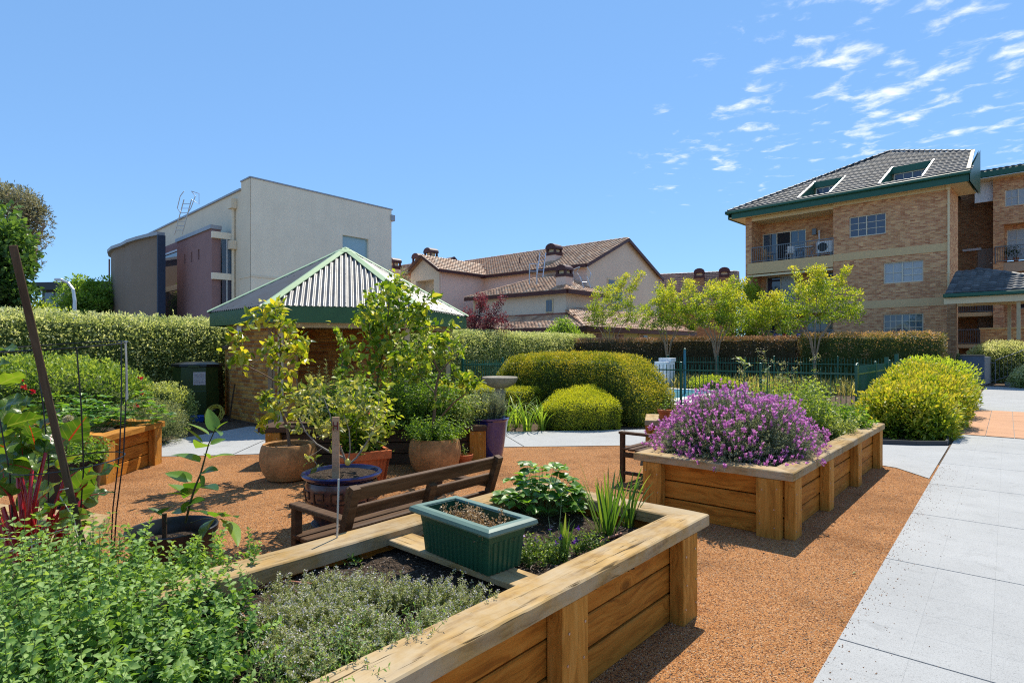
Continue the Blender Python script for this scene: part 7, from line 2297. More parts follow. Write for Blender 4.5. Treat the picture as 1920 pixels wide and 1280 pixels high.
potted_tree('lemon_tree', 'sparse pale lemon tree with grey twigs in the brown glazed pot', (potC[0], potC[1], .45),
    [(tp6([(985, 1330, 0), (960, 1270, 0), (840, 1220, .02), (740, 1160, .04), (650, 1060, .06), (560, 860, .1)], Y), .014, .004),
     (tp6([(985, 1330, 0), (930, 1180, -.05), (860, 1050, -.1), (850, 930, -.1), (800, 800, -.05)], Y), .010, .004),
     (tp6([(990, 1330, 0), (1060, 1270, .05), (1160, 1120, .08), (1215, 950, .1), (1240, 800, .1)], Y), .011, .004),
     (tp6([(985, 1330, 0), (1010, 1200, -.1), (1000, 1050, -.12), (960, 930, -.1)], Y), .008, .003)],
    cl([(620, 760, 70, 9), (700, 740, 70, 10), (740, 830, 70, 10), (660, 900, 70, 10), (720, 960, 70, 9), (800, 870, 70, 9), (870, 960, 70, 9), (620, 980, 60, 8), (690, 1040, 60, 8), (760, 1080, 70, 8), (560, 1080, 50, 5), (840, 1040, 60, 6), (1000, 1000, 60, 7), (1050, 1060, 50, 5), (650, 690, 60, 7), (780, 700, 60, 7),
        (900, 800, 70, 9), (960, 760, 70, 8), (1190, 1000, 60, 7), (1130, 1100, 40, 4), (1150, 1180, 30, 3), (1230, 1050, 50, 5), (1270, 1180, 30, 3), (1090, 1240, 40, 3), (900, 1180, 30, 3), (700, 1220, 40, 3), (1020, 860, 70, 8), (1100, 860, 70, 8), (1200, 860, 60, 8), (1280, 900, 60, 6), (1080, 700, 60, 6), (1180, 740, 60, 8), (500, 830, 50, 6), (860, 1300, 50, 4)], Y, z6, .14),
    lset(LF['lemon_pale'], .070, .034, seed=11), 302, .012, fill=(LF['lemon_pale_fill'], .060, 1.8), bark=simple('grey_twigs', (0.26, 0.23, 0.19), .8), r_tip=.0018)
lm_ = thing('lemon_fruit', 'small pale yellow lemon low on the sparse tree in the glazed pot', 'lemon', dp(652, 866, 5.36))
MB().lathe([(0, -.034), (.008, -.032), (.022, -.02), (.027, 0), (.022, .02), (.008, .031), (0, .036)], 16).build('fruit', simple('lemon_skin', (.62, .52, .10), .4), lm_, smooth=True)
lm2 = thing('lime_fruit', 'unripe green lemon hanging from the sparse tree beside the mint pot', 'lemon', dp(736, 795, 5.5))
MB().lathe([(0, -.034), (.008, -.032), (.022, -.02), (.027, 0), (.022, .02), (.008, .031), (0, .036)], 16).build('fruit', simple('green_lemon_skin', (.26, .34, .06), .4), lm2, smooth=True)
Y = 8.5
bs = dp(705, 800, 8.45); bs.z = .46
def mp(lst, Y): return [dp(px, py, Y + d) for px, py, d in lst]
potted_tree('apricot_tree', 'tall leafy green tree with heart shaped leaves in the dark bed before the pavilion', bs,
    [([bs] + mp([(704, 760, 0), (708, 710, .02), (718, 660, .04), (726, 610, .03), (730, 560, 0), (734, 525, 0)], Y), .022, .006), (mp([(710, 700, .02), (735, 660, .15), (765, 610, .2), (785, 585, .2)], Y), .010, .004), (mp([(716, 670, .03), (695, 630, -.1), (690, 590, -.1)], Y), .009, .004)],
    [(dp(px, py, Y + rngp.normal() * .22), r / FPX * Y * .8, k) for px, py, r, k in [(700, 590, 30, 20), (722, 568, 34, 24), (748, 560, 34, 22), (728, 610, 40, 28), (760, 600, 36, 24), (690, 622, 26, 15), (710, 652, 34, 22), (748, 650, 32, 20), (736, 528, 15, 8), (735, 545, 22, 12), (782, 590, 26, 15), (792, 572, 18, 8), (700, 682, 26, 13), (770, 640, 28, 16), (676, 655, 14, 6), (668, 600, 16, 6), (800, 605, 20, 8), (735, 690, 30, 16), (770, 680, 26, 12), (690, 560, 16, 7)]],
    lset(LF['apricot'], .115, .088, seed=21, k=4, droop=.3), 303, .022, fill=(LF['apricot_fill'], .095, 3.2), group='leafy plants in the dark bed')
bs = dp(645, 800, 8.4); bs.z = .46
potted_tree('apricot_sapling', 'slender sapling with coppery tip left of the tall leafy tree', bs,
    [([bs] + mp([(645, 760, 0), (642, 700, 0), (641, 650, 0), (642, 618, 0)], 8.4), .010, .003)],
    [(dp(px, py, 8.4 + rngp.normal() * .06), r / FPX * 8.4 * .8, k) for px, py, r, k in [(642, 625, 9, 7), (641, 645, 14, 9), (640, 668, 16, 10), (646, 690, 16, 9), (655, 690, 12, 7), (632, 700, 14, 8), (648, 715, 18, 9), (628, 730, 18, 9), (660, 735, 18, 9)]],
    lset(LF['apricot'], .105, .08, seed=31, k=3, droop=.3), 304, .010, fill=(LF['apricot_fill'], .08, 1.0), group='leafy plants in the dark bed')
Y = 7.8
def tp7(lst, Y): return [dp(*z7(x, y), Y + d) for x, y, d in lst]
potted_tree('bent_tree', 'potted tree with a forked leaning branch growing out of the mint pot', (potB[0], potB[1], .43),
    [(tp7([(735, 1080, 0), (740, 960, 0), (748, 850, 0), (752, 750, .02), (770, 650, .03), (785, 590, .03), (750, 520, 0), (730, 440, -.04)], Y), .024, .008),
     (tp7([(750, 1060, 0), (800, 940, -.05), (900, 830, -.1), (1000, 755, -.12), (1070, 680, -.12), (1100, 640, -.1)], Y), .015, .005),
     (tp7([(788, 590, .03), (860, 510, .08), (950, 430, .1)], Y), .011, .005), (tp7([(755, 760, .02), (690, 690, .1), (620, 600, .12)], Y), .008, .003), (tp7([(770, 650, .03), (830, 600, -.1), (850, 640, -.15)], Y), .006, .003)],
    cl([(700, 340, 60, 11), (780, 330, 70, 13), (850, 300, 60, 11), (900, 220, 40, 7), (900, 330, 60, 10), (660, 420, 60, 10), (720, 430, 60, 11), (640, 480, 60, 10), (560, 520, 70, 13), (500, 540, 60, 10), (450, 470, 60, 10), (400, 460, 50, 8), (600, 600, 60, 9), (680, 560, 60, 10),
        (930, 650, 70, 12), (1010, 620, 70, 12), (1080, 640, 60, 10), (990, 700, 50, 8), (870, 640, 40, 5), (820, 690, 50, 5), (780, 790, 60, 6), (860, 790, 60, 6), (940, 420, 50, 6), (840, 420, 60, 9), (570, 420, 60, 9), (500, 620, 60, 8)], Y, z7, .16),
    lset(LF['apricot'], .088, .062, seed=41, k=4, droop=.2), 305, .02, fill=(LF['apricot_fill'], .07, 2.6))
cg2 = thing('orange_fruit', 'tiny orange fruit on the pale branch above the square planter', 'fruit', dp(690, 774, 5.6))
MB().lathe([(0, -.022), (.016, -.014), (.022, 0), (.016, .014), (0, .022)], 12).build('fruit', simple('orange_skin', (.62, .18, .04), .45), cg2, smooth=True)

# lemon seedling
sd_ = thing('lemon_seedling', 'young lemon seedling with big drooping leaves in the black pot', 'plant', (potE[0], potE[1], .30))
o = Vector((potE[0], potE[1], .30)); Y = 4.08
def z5(x, y): return (240 + x / 4, 740 + y / 4)
def p5(x, y, d=0): return dp(*z5(x, y), Y + d) - o
mb = MB()
branch(mb, [p5(430, 960), p5(470, 800), p5(500, 700), p5(545, 590, .02), p5(570, 500, .02), p5(585, 440, .02), p5(605, 370, .02), p5(640, 290, 0), p5(662, 240, 0)], .0085, .003)
branch(mb, [p5(300, 970, -.05), p5(268, 930, -.06), p5(255, 890, -.06)], .004, .002); branch(mb, [p5(470, 960), p5(560, 930, -.14), p5(650, 925, -.22), p5(710, 930, -.25)], .004, .002)
mb.build('stem', simple('dark_green_stem', (.05, .06, .02), .6), sd_, smooth=60)
lvz = [((610, 300), (455, 215), .0), ((560, 360), (420, 255), -.06), ((540, 505), (335, 420), .05), ((475, 650), (285, 575), -.04), ((420, 735), (310, 660), .08), ((440, 760), (280, 730), -.08), ((605, 480), (795, 430), .03), ((550, 585), (665, 555), -.08), ((615, 370), (730, 330), .06), ((650, 275), (600, 110), 0),
       ((668, 255), (745, 195), -.03), ((560, 690), (672, 710), -.1), ((440, 830), (565, 780), -.06), ((470, 870), (600, 885), -.12), ((250, 905), (158, 835), -.05), ((252, 890), (330, 820), -.1), ((645, 930), (540, 1045), -.22), ((705, 915), (818, 910), -.2), ((712, 935), (850, 1075), -.28), ((650, 915), (690, 865), -.2), ((565, 365), (512, 390), .08), ((660, 262), (700, 300), -.06), ((430, 880), (330, 870), .1), ((545, 600), (560, 700), .06), ((470, 660), (490, 740), .1), ((500, 700), (420, 760), .12), ((480, 800), (400, 860), -.02), ((575, 440), (620, 470), .1)]
rs = random.Random(3)
for i, (b_, t_, d) in enumerate(lvz):
    a, c = p5(*b_), p5(*t_, d + rs.uniform(-.06, .06))
    L = (c - a).length
    wd = L * rs.uniform(.54, .66)
    me = leaf_mesh('leaf', LF['seedling'], L * 1.05, min(wd, .12), 'ovate', .22, rs.uniform(.05, .25), 8, seed=i)
    ob = obj('leaf', me, sd_, a, dir_rot((c - a).normalized(), rs.uniform(-.5, .5)))

# mint in pot B, lavender in the blue pot, leftovers in the small pots
def stem_plant(name, label, cat, loc, z, bases, heights, leans, lm, sm, seed, pairs=8, size=.02, tp=None, t0=.12, grow=-.35, group=None, flat=.6, jit=.3, spread=.8, r0=.0022, whorl=2, uptilt=.5, tip_rnd=.25, leafname='leaves'):
    rng = np.random.default_rng(seed)
    root = thing(name, label, cat, (loc[0], loc[1], z), 0, group)
    L = stems_field(rng, bases, heights, leans, 7)
    V, F = stems_mesh(L, r0, r0 * .45)
    obj('stems', np_mesh('stems', V, F, sm), root, kind='stuff')
    ts = np.linspace(t0, 1.0, pairs)
    P, T = along(L, ts)
    n, m_, _ = P.shape
    bag = LeafBag()
    a0_ = rng.uniform(0, 6.28, (n, 1)) + np.arange(m_)[None, :] * 1.57
    hr = rng.uniform(-.18, .18, n)
    for w_ in range(whorl):
        a = a0_ + w_ * 2 * math.pi / whorl + rng.normal(size=a0_.shape) * .2
        u = unit(np.cross(T, np.array([.3, .9, .1]))); v = np.cross(T, u)
        D = u * np.cos(a)[..., None] + v * np.sin(a)[..., None] + T * uptilt
        s = size * (1 + grow * (ts - .3))[None, :] * np.ones((n, 1))
        rnd = np.clip(.35 + tip_rnd * (ts[None, :] - .4) * 1.6 + hr[:, None] + rng.uniform(-.2, .2, (n, m_)), 0, 1)
        bag.add(*leaves_arrays(rng, P.reshape(-1, 3), D.reshape(-1, 3), s.ravel(), tp or tmpl('oval', .5, .1, .12), flat, rnd.ravel(), jit))
    bag.build(leafname, lm, root)
    return root, L
def disc(rng, n, rx, ry=None, z=0): 
    a = rng.uniform(0, 6.283, n); r = rng.uniform(0, 1, n) ** .5
    return np.stack([r * np.cos(a) * rx, r * np.sin(a) * (ry or rx), np.full(n, z)], 1)
LF['mint'] = foliage('mint_leaves', [(0.045, 0.10, 0.014), (0.13, 0.24, 0.028), (0.28, 0.42, 0.05)], .45)
LF['lav_leaf'] = foliage('lavender_leaves', [(0.11, 0.14, 0.08), (0.24, 0.28, 0.17), (0.40, 0.43, 0.29)], .3, (1.2, 1.2, .8))
LF['lav_flower'] = foliage('lavender_flowers', [(0.29, 0.075, 0.25), (0.50, 0.15, 0.43), (0.63, 0.31, 0.56)], .4, (1.3, 1.0, 1.3))
LF['bract'] = foliage('lavender_bracts', [(0.54, 0.18, 0.46), (0.66, 0.35, 0.59)], .45, (1.2, 1.0, 1.2))
rng = np.random.default_rng(5); bs = disc(rng, 190, .29)
stem_plant('mint', 'bushy bright green mint spilling over the rim of the tan pot', 'herb', potB, .42, bs, rng.uniform(.12, .36, 190), bs[:, :2] * rng.uniform(.3, .9, (190, 1)), LF['mint'], M['green_stem'], 401, 8, .045)
rng = np.random.default_rng(6); bs = disc(rng, 95, .18)
stem_plant('potted_lavender', 'wispy grey lavender without flowers in the tall blue pot', 'plant', potD, .56, bs, rng.uniform(.2, .5, 95), bs[:, :2] * rng.uniform(.3, 1.0, (95, 1)), LF['lav_leaf'], M['green_stem'], 402, 12, .055, tmpl('diamond', .20), whorl=3, uptilt=1.2)
for i, (c, z, lb) in enumerate(((( -.66, 8.08), .14, 'small struggling seedling in the clay pot beside the mint pot'), ((2.26, 8.66), .73, 'little sprig in the clay pot behind the lavender'))):
    rng = np.random.default_rng(7 + i); bs = disc(rng, 7, .05)
    stem_plant('seedling', lb, 'plant', c, z, bs, rng.uniform(.06, .22, 7), rng.normal(size=(7, 2)) * .05, LF['mint'], M['bark'], 410 + i, 5, .035)
# leafy mass in the dark bed behind the pots
for i, (x, y, rx, h, lm, sz, lb) in enumerate(((-1.55, 8.45, .72, .80, 'mint', .055, 'dense dark leafy bush in the dark bed behind the square planter'), (-2.40, 8.40, .48, .66, 'mint', .055, 'leafy bush at the left part of the dark bed behind the pots'), (-.78, 8.62, .36, .50, 'palebush', .04, 'pale leafy bush at the right end of the dark bed beside the mint'))):
    rng = np.random.default_rng(20 + i); k = int(420 * rx / .5); bs = disc(rng, k, rx, .26)
    stem_plant('leafy_bush', lb, 'bush', (x, y), .45, bs, h * rng.uniform(.45, 1.1, k), bs[:, :2] * rng.uniform(.1, .5, (k, 1)) + rng.normal(size=(k, 2)) * .05, LF[lm], M['green_stem'], 420 + i, 10, sz, group='leafy plants in the dark bed')
rng = np.random.default_rng(29); bs = disc(rng, 70, .3, .2)
stem_plant('silver_lavender', 'upright grey green lavender spikes at the left of the dark bed', 'plant', (-2.62, 8.6), .45, bs, rng.uniform(.5, 1.05, 70), bs[:, :2] * .4 + rng.normal(size=(70, 2)) * .05, LF['greybush'], M['green_stem'], 429, 16, .05, tmpl('diamond', .14), whorl=3, uptilt=1.4, group='leafy plants in the dark bed')

# ------------------------------------------------------------------ the purple lavender of the long bed
def lavender_bush(label, centre, rx, ry, h, n, seed, ang, dens=1.0):
    """domed bush: stems fan out of a woody centre, narrow leaves below, flower heads with raised bracts on top"""
    rng = np.random.default_rng(seed)
    root = thing('lavender_bush', label, 'lavender', (*centre, .50), ang)
    th = rng.uniform(0, 2 * math.pi, n); ph = np.arccos(rng.uniform(.0, 1, n) ** .8)
    d = np.stack([np.sin(ph) * np.cos(th), np.sin(ph) * np.sin(th), np.cos(ph)], 1)
    lum = 1 + .18 * nz3(d, 2.2, seed)
    end = d * np.array([rx, ry, h]) * (lum * rng.uniform(.84, 1.05, n))[:, None]
    end[:, 2] = np.maximum(end[:, 2], .02) + .03
    st = end * np.array([.42, .42, .25]) + np.array([0, 0, .02])
    mid = (st + end) / 2 + np.array([0, 0, -.03])
    t = np.linspace(0, 1, 8)[None, :, None]
    L = (1 - t) ** 2 * st[:, None] + 2 * t * (1 - t) * mid[:, None] + t ** 2 * (end[:, None] + np.array([0, 0, .0]))
    V, F = stems_mesh(L, .0026, .0014)
    obj('stems', np_mesh('stems', V, F, M['green_stem']), root, kind='stuff')
    P, T = along(L, np.linspace(.30, .90, 14))
    m_ = P.shape[1]; bag = LeafBag()
    for w_ in range(3):
        D = unit(rng.normal(size=P.shape)) * .8 + T * .9
        rnd = np.clip(.25 + .5 * np.linspace(0, 1, m_)[None] + rng.uniform(-.25, .25, (n, m_)), 0, 1)
        bag.add(*leaves_arrays(rng, P.reshape(-1, 3), D.reshape(-1, 3), np.full(n * m_, .036), tmpl('diamond', .15, .05, .1), .5, rnd.ravel()))
    bag.build('leaves', LF['lav_leaf'], root)
    # flower heads: on most outer stems, thinner towards a bare patch of the front
    fl = (rng.uniform(0, 1, n) < .50 * dens) & (nz3(d, 1.9, seed + 4) > -.26)
    E_ = L[fl, -1]; Tn = unit(L[fl, -1] - L[fl, -2]) * .6 + np.array([0, 0, .75]); Tn = unit(Tn)
    k = len(E_)
    pet = LeafBag(); br = LeafBag()
    q = 16
    s = rng.uniform(0, 1, (k, q)); a = rng.uniform(0, 6.28, (k, q))
    u = unit(np.cross(Tn, np.array([.2, .9, .3]))); v = np.cross(Tn, u)
    rad = .0075 * (1 - .35 * s)
    Pp = E_[:, None] + Tn[:, None] * (s * .030)[..., None] + (u[:, None] * np.cos(a)[..., None] + v[:, None] * np.sin(a)[..., None]) * rad[..., None] * .5
    Dp = (u[:, None] * np.cos(a)[..., None] + v[:, None] * np.sin(a)[..., None]) + Tn[:, None] * .5
    rr_ = np.clip(.1 + .6 * rng.uniform(0, 1, (k, q)), 0, 1)
    pet.add(*leaves_arrays(rng, Pp.reshape(-1, 3), Dp.reshape(-1, 3), np.full(k * q, .012), tmpl('diamond', .7), .1, rr_.ravel()))
    pet.build('flower_heads', LF['lav_flower'], root)
    q = 4
    a = np.arange(q)[None] * 1.6 + rng.uniform(0, 6, (k, 1))
    Pb = np.repeat((E_ + Tn * .028)[:, None], q, 1)
    Db = (u[:, None] * np.cos(a)[..., None] + v[:, None] * np.sin(a)[..., None]) * .55 + Tn[:, None]
    br.add(*leaves_arrays(rng, Pb.reshape(-1, 3), Db.reshape(-1, 3), np.full(k * q, .030), tmpl('oval', .5, .1, .1), .1))
    br.build('bracts', LF['bract'], root)
    return root
lavender_bush('big domed lavender bush thick with purple flowers at the near end of the long bed', b2(.96, .84), .98, .86, .67, 2400, 501, BA)
# taller plants in the far half of the long bed
LF['weed'] = foliage('bolting_herb_leaves', [(0.07, 0.13, 0.02), (0.20, 0.29, 0.04), (0.40, 0.46, 0.10)], .45)
LF['kale'] = foliage('artichoke_leaves', [(0.09, 0.14, 0.07), (0.20, 0.26, 0.13), (0.34, 0.38, 0.18)], .42, (1.5, 1.5, .5))
for i, (a, b, rx, h, k, lm, sz, lb) in enumerate(((2.5, .75, .42, .72, 200, 'weed', .05, 'tall tangled yellow green herb gone to seed in the middle of the long bed'), (3.35, .95, .46, .62, 220, 'weed', .05, 'bushy yellow green herb further along the long bed'),
                                 (3.75, .50, .38, .36, 200, 'mint', .06, 'low dark green leafy plant near the far end rail of the long bed'), (2.95, .35, .24, .34, 90, 'palebush', .045, 'pale low herb spilling towards the rail of the long bed'))):
    rng = np.random.default_rng(60 + i); p = b2(a, b); bs = disc(rng, k, rx, rx * .7)
    stem_plant('bolting_herb', lb, 'herb', p, .49, bs, h * rng.uniform(.4, 1.15, k), bs[:, :2] * rng.uniform(.1, .5, (k, 1)) + rng.normal(size=(k, 2)) * .08, LF[lm], M['green_stem'], 520 + i, 10, sz, group='herbs in the far half of the lavender bed', uptilt=.7)
rng = np.random.default_rng(71); p = b2(3.05, 1.0); k = 26; bs = disc(rng, k, .5, .3)
root, L = stem_plant('flower_stalks', 'thin tall seeding stalks with tiny flower heads above the long bed', 'herb', p, .5, bs, rng.uniform(.75, 1.15, k), rng.normal(size=(k, 2)) * .16, LF['weed'], M['green_stem'], 530, 7, .04, tmpl('diamond', .3), r0=.004, group='herbs in the far half of the lavender bed')
b = LeafBag(); E_ = L[:, -1]; P = np.repeat(E_, 18, 0) + rng.normal(size=(k * 18, 3)) * .022
b.add(*leaves_arrays(rng, P, rng.normal(size=P.shape) + np.array([0, 0, .6]), np.full(len(P), .018), tmpl('diamond', .6)))
b.build('flower_heads', foliage('pale_lilac_heads', [(0.22, 0.24, 0.10), (0.36, 0.32, 0.34), (0.48, 0.46, 0.26)], .4), root)
art = thing('artichoke_plant', 'tall plant with big jagged grey green leaves rising behind the lavender', 'plant', (*b2(2.05, 1.15), .5))
ao = Vector((*b2(2.05, 1.15), .5)); rs = random.Random(14)
mb = MB(); mb.tube([(0, 0, 0), (.01, 0, .5), (.03, .02, .86), (.04, .02, 1.06)], [.016, .014, .010, .006], 7); mb.tube([(.25, -.05, 0), (.28, -.05, .6), (.30, -.04, .95)], [.012, .01, .005], 6); mb.build('stem', M['green_stem'], art, smooth=60)
for i in range(26):
    h_ = rs.uniform(.25, 1.0); a = rs.uniform(0, 6.28); L_ = rs.uniform(.16, .34) * (1.15 - h_ * .55)
    me = leaf_mesh('leaf', LF['kale'], L_, L_ * .38, 'lanceolate', .25, rs.uniform(.2, .7), 9, wave=.05, seed=i)
    x0 = .03 * h_ if i % 4 else .28
    obj('leaf', me, art, (x0, 0, h_), dir_rot((math.cos(a), math.sin(a), rs.uniform(.2, 1.2)), rs.uniform(-.4, .4)))

# ------------------------------------------------------------------ plants of the nearest bed
LF['oregano'] = foliage('oregano_leaves', [(0.030, 0.085, 0.022), (0.09, 0.19, 0.042), (0.20, 0.34, 0.08), (0.36, 0.50, 0.16)], .40, (1.5, 1.45, .5), .5, .3)
rng = np.random.default_rng(81); k = 900
ab_ = np.stack([rng.uniform(-3.35, -2.02, k), rng.uniform(.10, 1.62, k)], 1)
wx_ = np.array([b1(a, b) for a, b in ab_])
ppx = 960 + wx_[:, 0] / wx_[:, 1] * FPX
keep = ppx < 405 + rng.normal(size=k) * 45
ab_ = ab_[keep]; k = len(ab_)
o_or = b1(-2.8, .8)
bs = np.array([(*b1(a, b), 0) for a, b in ab_]) - np.array([o_or[0], o_or[1], 0])
edge_ = np.clip((bs[:, 1] + bs[:, 0]) * .9, -.6, .6)
hh_ = rng.uniform(.30, .50, k) * (1 - .50 * np.clip((ppx[keep] - 170) / 160, 0, 1)) * np.clip(.62 + .38 * (ab_[:, 1] - .1) / .7, .5, 1.05)
stem_plant('oregano', 'large clump of bright green oregano filling the near left corner of the bed', 'herb', o_or, .47, bs, hh_, bs[:, :2] * .14 + rng.normal(size=(k, 2)) * .07, LF['oregano'], M['green_stem'], 601, 17, .038, tmpl('oval', .58, .14, .14), grow=-.55, t0=.2, uptilt=.35, tip_rnd=.45, flat=.7)
rng = np.random.default_rng(82); k = 110
ab_ = np.stack([rng.uniform(-2.75, -2.2, k), rng.uniform(.15, .45, k)], 1)
o_o2 = b1(-2.5, .3); bs = np.array([(*b1(a, b), 0) for a, b in ab_]) - np.array([o_o2[0], o_o2[1], 0])
stem_plant('marjoram', 'finer yellow green herb creeping over the brown pipe beside the thyme', 'herb', o_o2, .48, bs, rng.uniform(.08, .20, k), rng.normal(size=(k, 2)) * .09, LF['oregano'], M['green_stem'], 602, 11, .016, tmpl('oval', .45, .1, .1), tip_rnd=.5)
# thyme mat
LF['thyme'] = foliage('thyme_leaves', [(0.07, 0.10, 0.035), (0.17, 0.22, 0.065), (0.32, 0.36, 0.12), (0.44, 0.45, 0.24)], .35, (1.3, 1.3, .7))
rng = np.random.default_rng(83); k = 1500
th_px = [(520, 1075), (640, 1040), (760, 1055), (880, 1085), (925, 1120), (900, 1165), (770, 1225), (640, 1245), (540, 1250), (505, 1190), (500, 1120)]
poly_t = [tuple(gp(px, py + 42 + max(0, (1130 - py) * .35), .5).xy) for px, py in th_px]
xs = [p[0] for p in poly_t]; ys = [p[1] for p in poly_t]
Q = np.stack([rng.uniform(min(xs), max(xs), k * 3), rng.uniform(min(ys), max(ys), k * 3)], 1)
Q = Q[in_poly(Q, poly_t)]
lq_ = (Q - np.array(T1)) @ np.array([[-math.sin(BA)], [math.cos(BA)]])
Q = Q[(lq_[:, 0] > .20) & (lq_[:, 0] < 1.22)]
gapn = nz3(np.concatenate([Q, np.zeros((len(Q), 1))], 1), 5.5, 3)
Q = Q[(gapn > -.22)][:k]; k = len(Q)
o_t = (float(np.mean(Q[:, 0])), float(np.mean(Q[:, 1])))
bs = np.concatenate([Q - np.array(o_t), np.zeros((k, 1))], 1)
hn = .095 + .05 * nz3(bs, 4.0, 8)
root, L = stem_plant('thyme', 'wide mat of grey green flowering thyme in the middle of the nearest bed', 'herb', o_t, .485, bs, np.clip(hn + rng.uniform(-.03, .05, k), .04, .2), rng.normal(size=(k, 2)) * .045 + bs[:, :2] * .10, LF['thyme'], simple('thyme_twigs', (.16, .10, .06), .8), 603, 16, .0105, tmpl('diamond', .45, .05, .1), t0=.25, grow=.1, whorl=3, r0=.0012, tip_rnd=.5)
E_ = L[rng.uniform(0, 1, k) < .8, -1]; b = LeafBag()
P = np.repeat(E_, 5, 0) + rng.normal(size=(len(E_) * 5, 3)) * .006
b.add(*leaves_arrays(rng, P, rng.normal(size=P.shape) + np.array([0, 0, .8]), np.full(len(P), .0075), tmpl('diamond', .8)))
b.build('tiny_flowers', foliage('pale_thyme_flowers', [(0.40, 0.36, 0.34), (0.62, 0.56, 0.58)], .3, (1.1, 1.1, 1.1)), root)
# strawberries
LF['berry'] = foliage('strawberry_leaves', [(0.049, 0.133, 0.020), (0.112, 0.238, 0.035), (0.238, 0.392, 0.070)], .38, (1.7, 1.7, .5), .38, .45, per_object=True)
def strawberry(label, loc, z, rx, ry, n, seed, size, objects=True, h=.2):
    rs_ = random.Random(seed); root = thing('strawberry_plant', label, 'plant', (loc[0], loc[1], z), 0, 'strawberry plants')
    ms = [leaf_mesh('leaf', LF['berry'], size * k, size * .82 * k, 'ovate', .30, .22, 6, wave=.018, seed=i) for i, k in enumerate((.9, 1, 1.1))]
    st = MB(); many = []
    for i in range(n):
        a = rs_.uniform(0, 6.28); r_ = math.sqrt(rs_.random()); hh = h * (1.15 - .75 * r_ * r_) * rs_.uniform(.35, 1.12)
        tip = Vector((rx * r_ * math.cos(a), ry * r_ * math.sin(a), hh)); b_ = Vector((tip.x * .35, tip.y * .35, 0))
        st.tube([b_, b_.lerp(tip, .5) + Vector((0, 0, .03)), tip], .0018, 4)
        out = Vector((math.cos(a), math.sin(a), rs_.uniform(-.15, .55)))
        for k in (-1.15, 0, 1.15):
            d = Matrix.Rotation(k + rs_.uniform(-.15, .15), 3, 'Z') @ out
            obj('leaf', ms[rs_.randrange(3)], root, tip, dir_rot(d, rs_.uniform(-.35, .35)))
    st.build('stems', M['green_stem'], root, kind='stuff')
    return root
pS = gp(1010, 968, .5)
strawberry('lush strawberry plant beside the green trough in the nearest bed', (pS.x + .02, pS.y + .06), .50, .30, .25, 108, 5, .080, h=.30)
for i, (x, y) in enumerate(((-5.35, 8.35), (-5.75, 8.05), (-5.55, 7.65), (-6.15, 7.85), (-6.3, 8.45))):
    strawberry(['strawberry plant at the far right corner of the left bed', 'strawberry plant amid the left bed, behind the wire cage', 'strawberry plant by the front rail of the left bed', 'strawberry plant at the left of the strawberry bed', 'strawberry plant at the back of the left bed'][i], (x, y), .52, .42, .38, 52, 20 + i, .095, h=.42)
# iris clumps, leek, violas
def pb(px, py): q = gp(px, py, .49); return (q.x, q.y)
strap_clump('iris_clump', 'larger clump of upright iris leaves at the far corner of the nearest bed', pb(1140, 1000), 44, .46, .019, LF['strap_dark'], 71, 'iris clumps in the nearest bed', bend=(.05, .7), z=.48, spread=.08, lean=(.0, .55))
strap_clump('iris_clump', 'smaller iris clump nearest to the corner rail of the bed', pb(1178, 985), 20, .40, .017, LF['strap_dark'], 72, 'iris clumps in the nearest bed', bend=(.05, .7), z=.48, spread=.05, lean=(.0, .5))
strap_clump('leek_plant', 'leek with narrow upright leaves in front of the strawberries', pb(1056, 1050), 14, .26, .020, LF['strap_dark'], 73, bend=(.05, .4), z=.48, spread=.025, lean=(.0, .22))
strap_clump('leek_plant', 'blue green spring onion with drooping leaves beside the trough corner', pb(1040, 1045), 5, .30, .012, foliage('onion_leaves', [(.10, .17, .10), (.16, .24, .15)], .3, per_object=True), 74, bend=(.1, .6), z=.48, spread=.02, lean=(.05, .35))
LF['viola'] = foliage('viola_leaves', [(0.05, 0.10, 0.02), (0.14, 0.22, 0.03), (0.30, 0.38, 0.08)], .4)
M['viola_petal'] = foliage('violet_petals', [(0.06, 0.012, 0.16), (0.16, 0.03, 0.32), (0.26, 0.08, 0.42)], .35, (1.2, 1, 1.3))
for i, (px, py, rx, n_, lb) in enumerate(((1010, 1050, .17, 110, 'violas with small purple flowers between trough and near rail'), (1100, 1035, .08, 40, 'small viola with purple flowers right of the leek'))):
    rng = np.random.default_rng(90 + i); bs = disc(rng, n_, rx, rx * .75)
    root, L = stem_plant('viola', lb, 'flowers', pb(px, py), .485, bs, rng.uniform(.05, .14, n_), rng.normal(size=(n_, 2)) * .03, LF['viola'], M['green_stem'], 610 + i, 7, .022, tmpl('oval', .5))
    for j in rng.choice(n_, 8 if i == 0 else 3, replace=False):
        b = LeafBag(); c = L[j, -1] + np.array([0, 0, .025]); n0 = unit(np.array([rng.normal() * .3, -1, .5]))
        u_ = unit(np.cross(n0, [0, 0, 1.0])); v_ = np.cross(u_, n0)
        a = np.array([.3, 1.2, 1.95, 2.85, 4.71]); D = u_[None] * np.cos(a)[:, None] + v_[None] * np.sin(a)[:, None] * -1
        b.add(*leaves_arrays(rng, np.repeat(c[None], 5, 0), D, np.full(5, .017), tmpl('oval', .85, .05, .05), 0))
        b.build('flower', M['viola_petal'], root, None)
rng = np.random.default_rng(95); bs = disc(rng, 8, .05); q = gp(668, 1052, .49)
stem_plant('weed_seedling', 'small bright weed beside the thin stake at the far rail', 'plant', (q.x, q.y), .485, bs, rng.uniform(.03, .08, 8), rng.normal(size=(8, 2)) * .06, LF['oregano'], M['green_stem'], 620, 5, .035, tmpl('oval', .35))
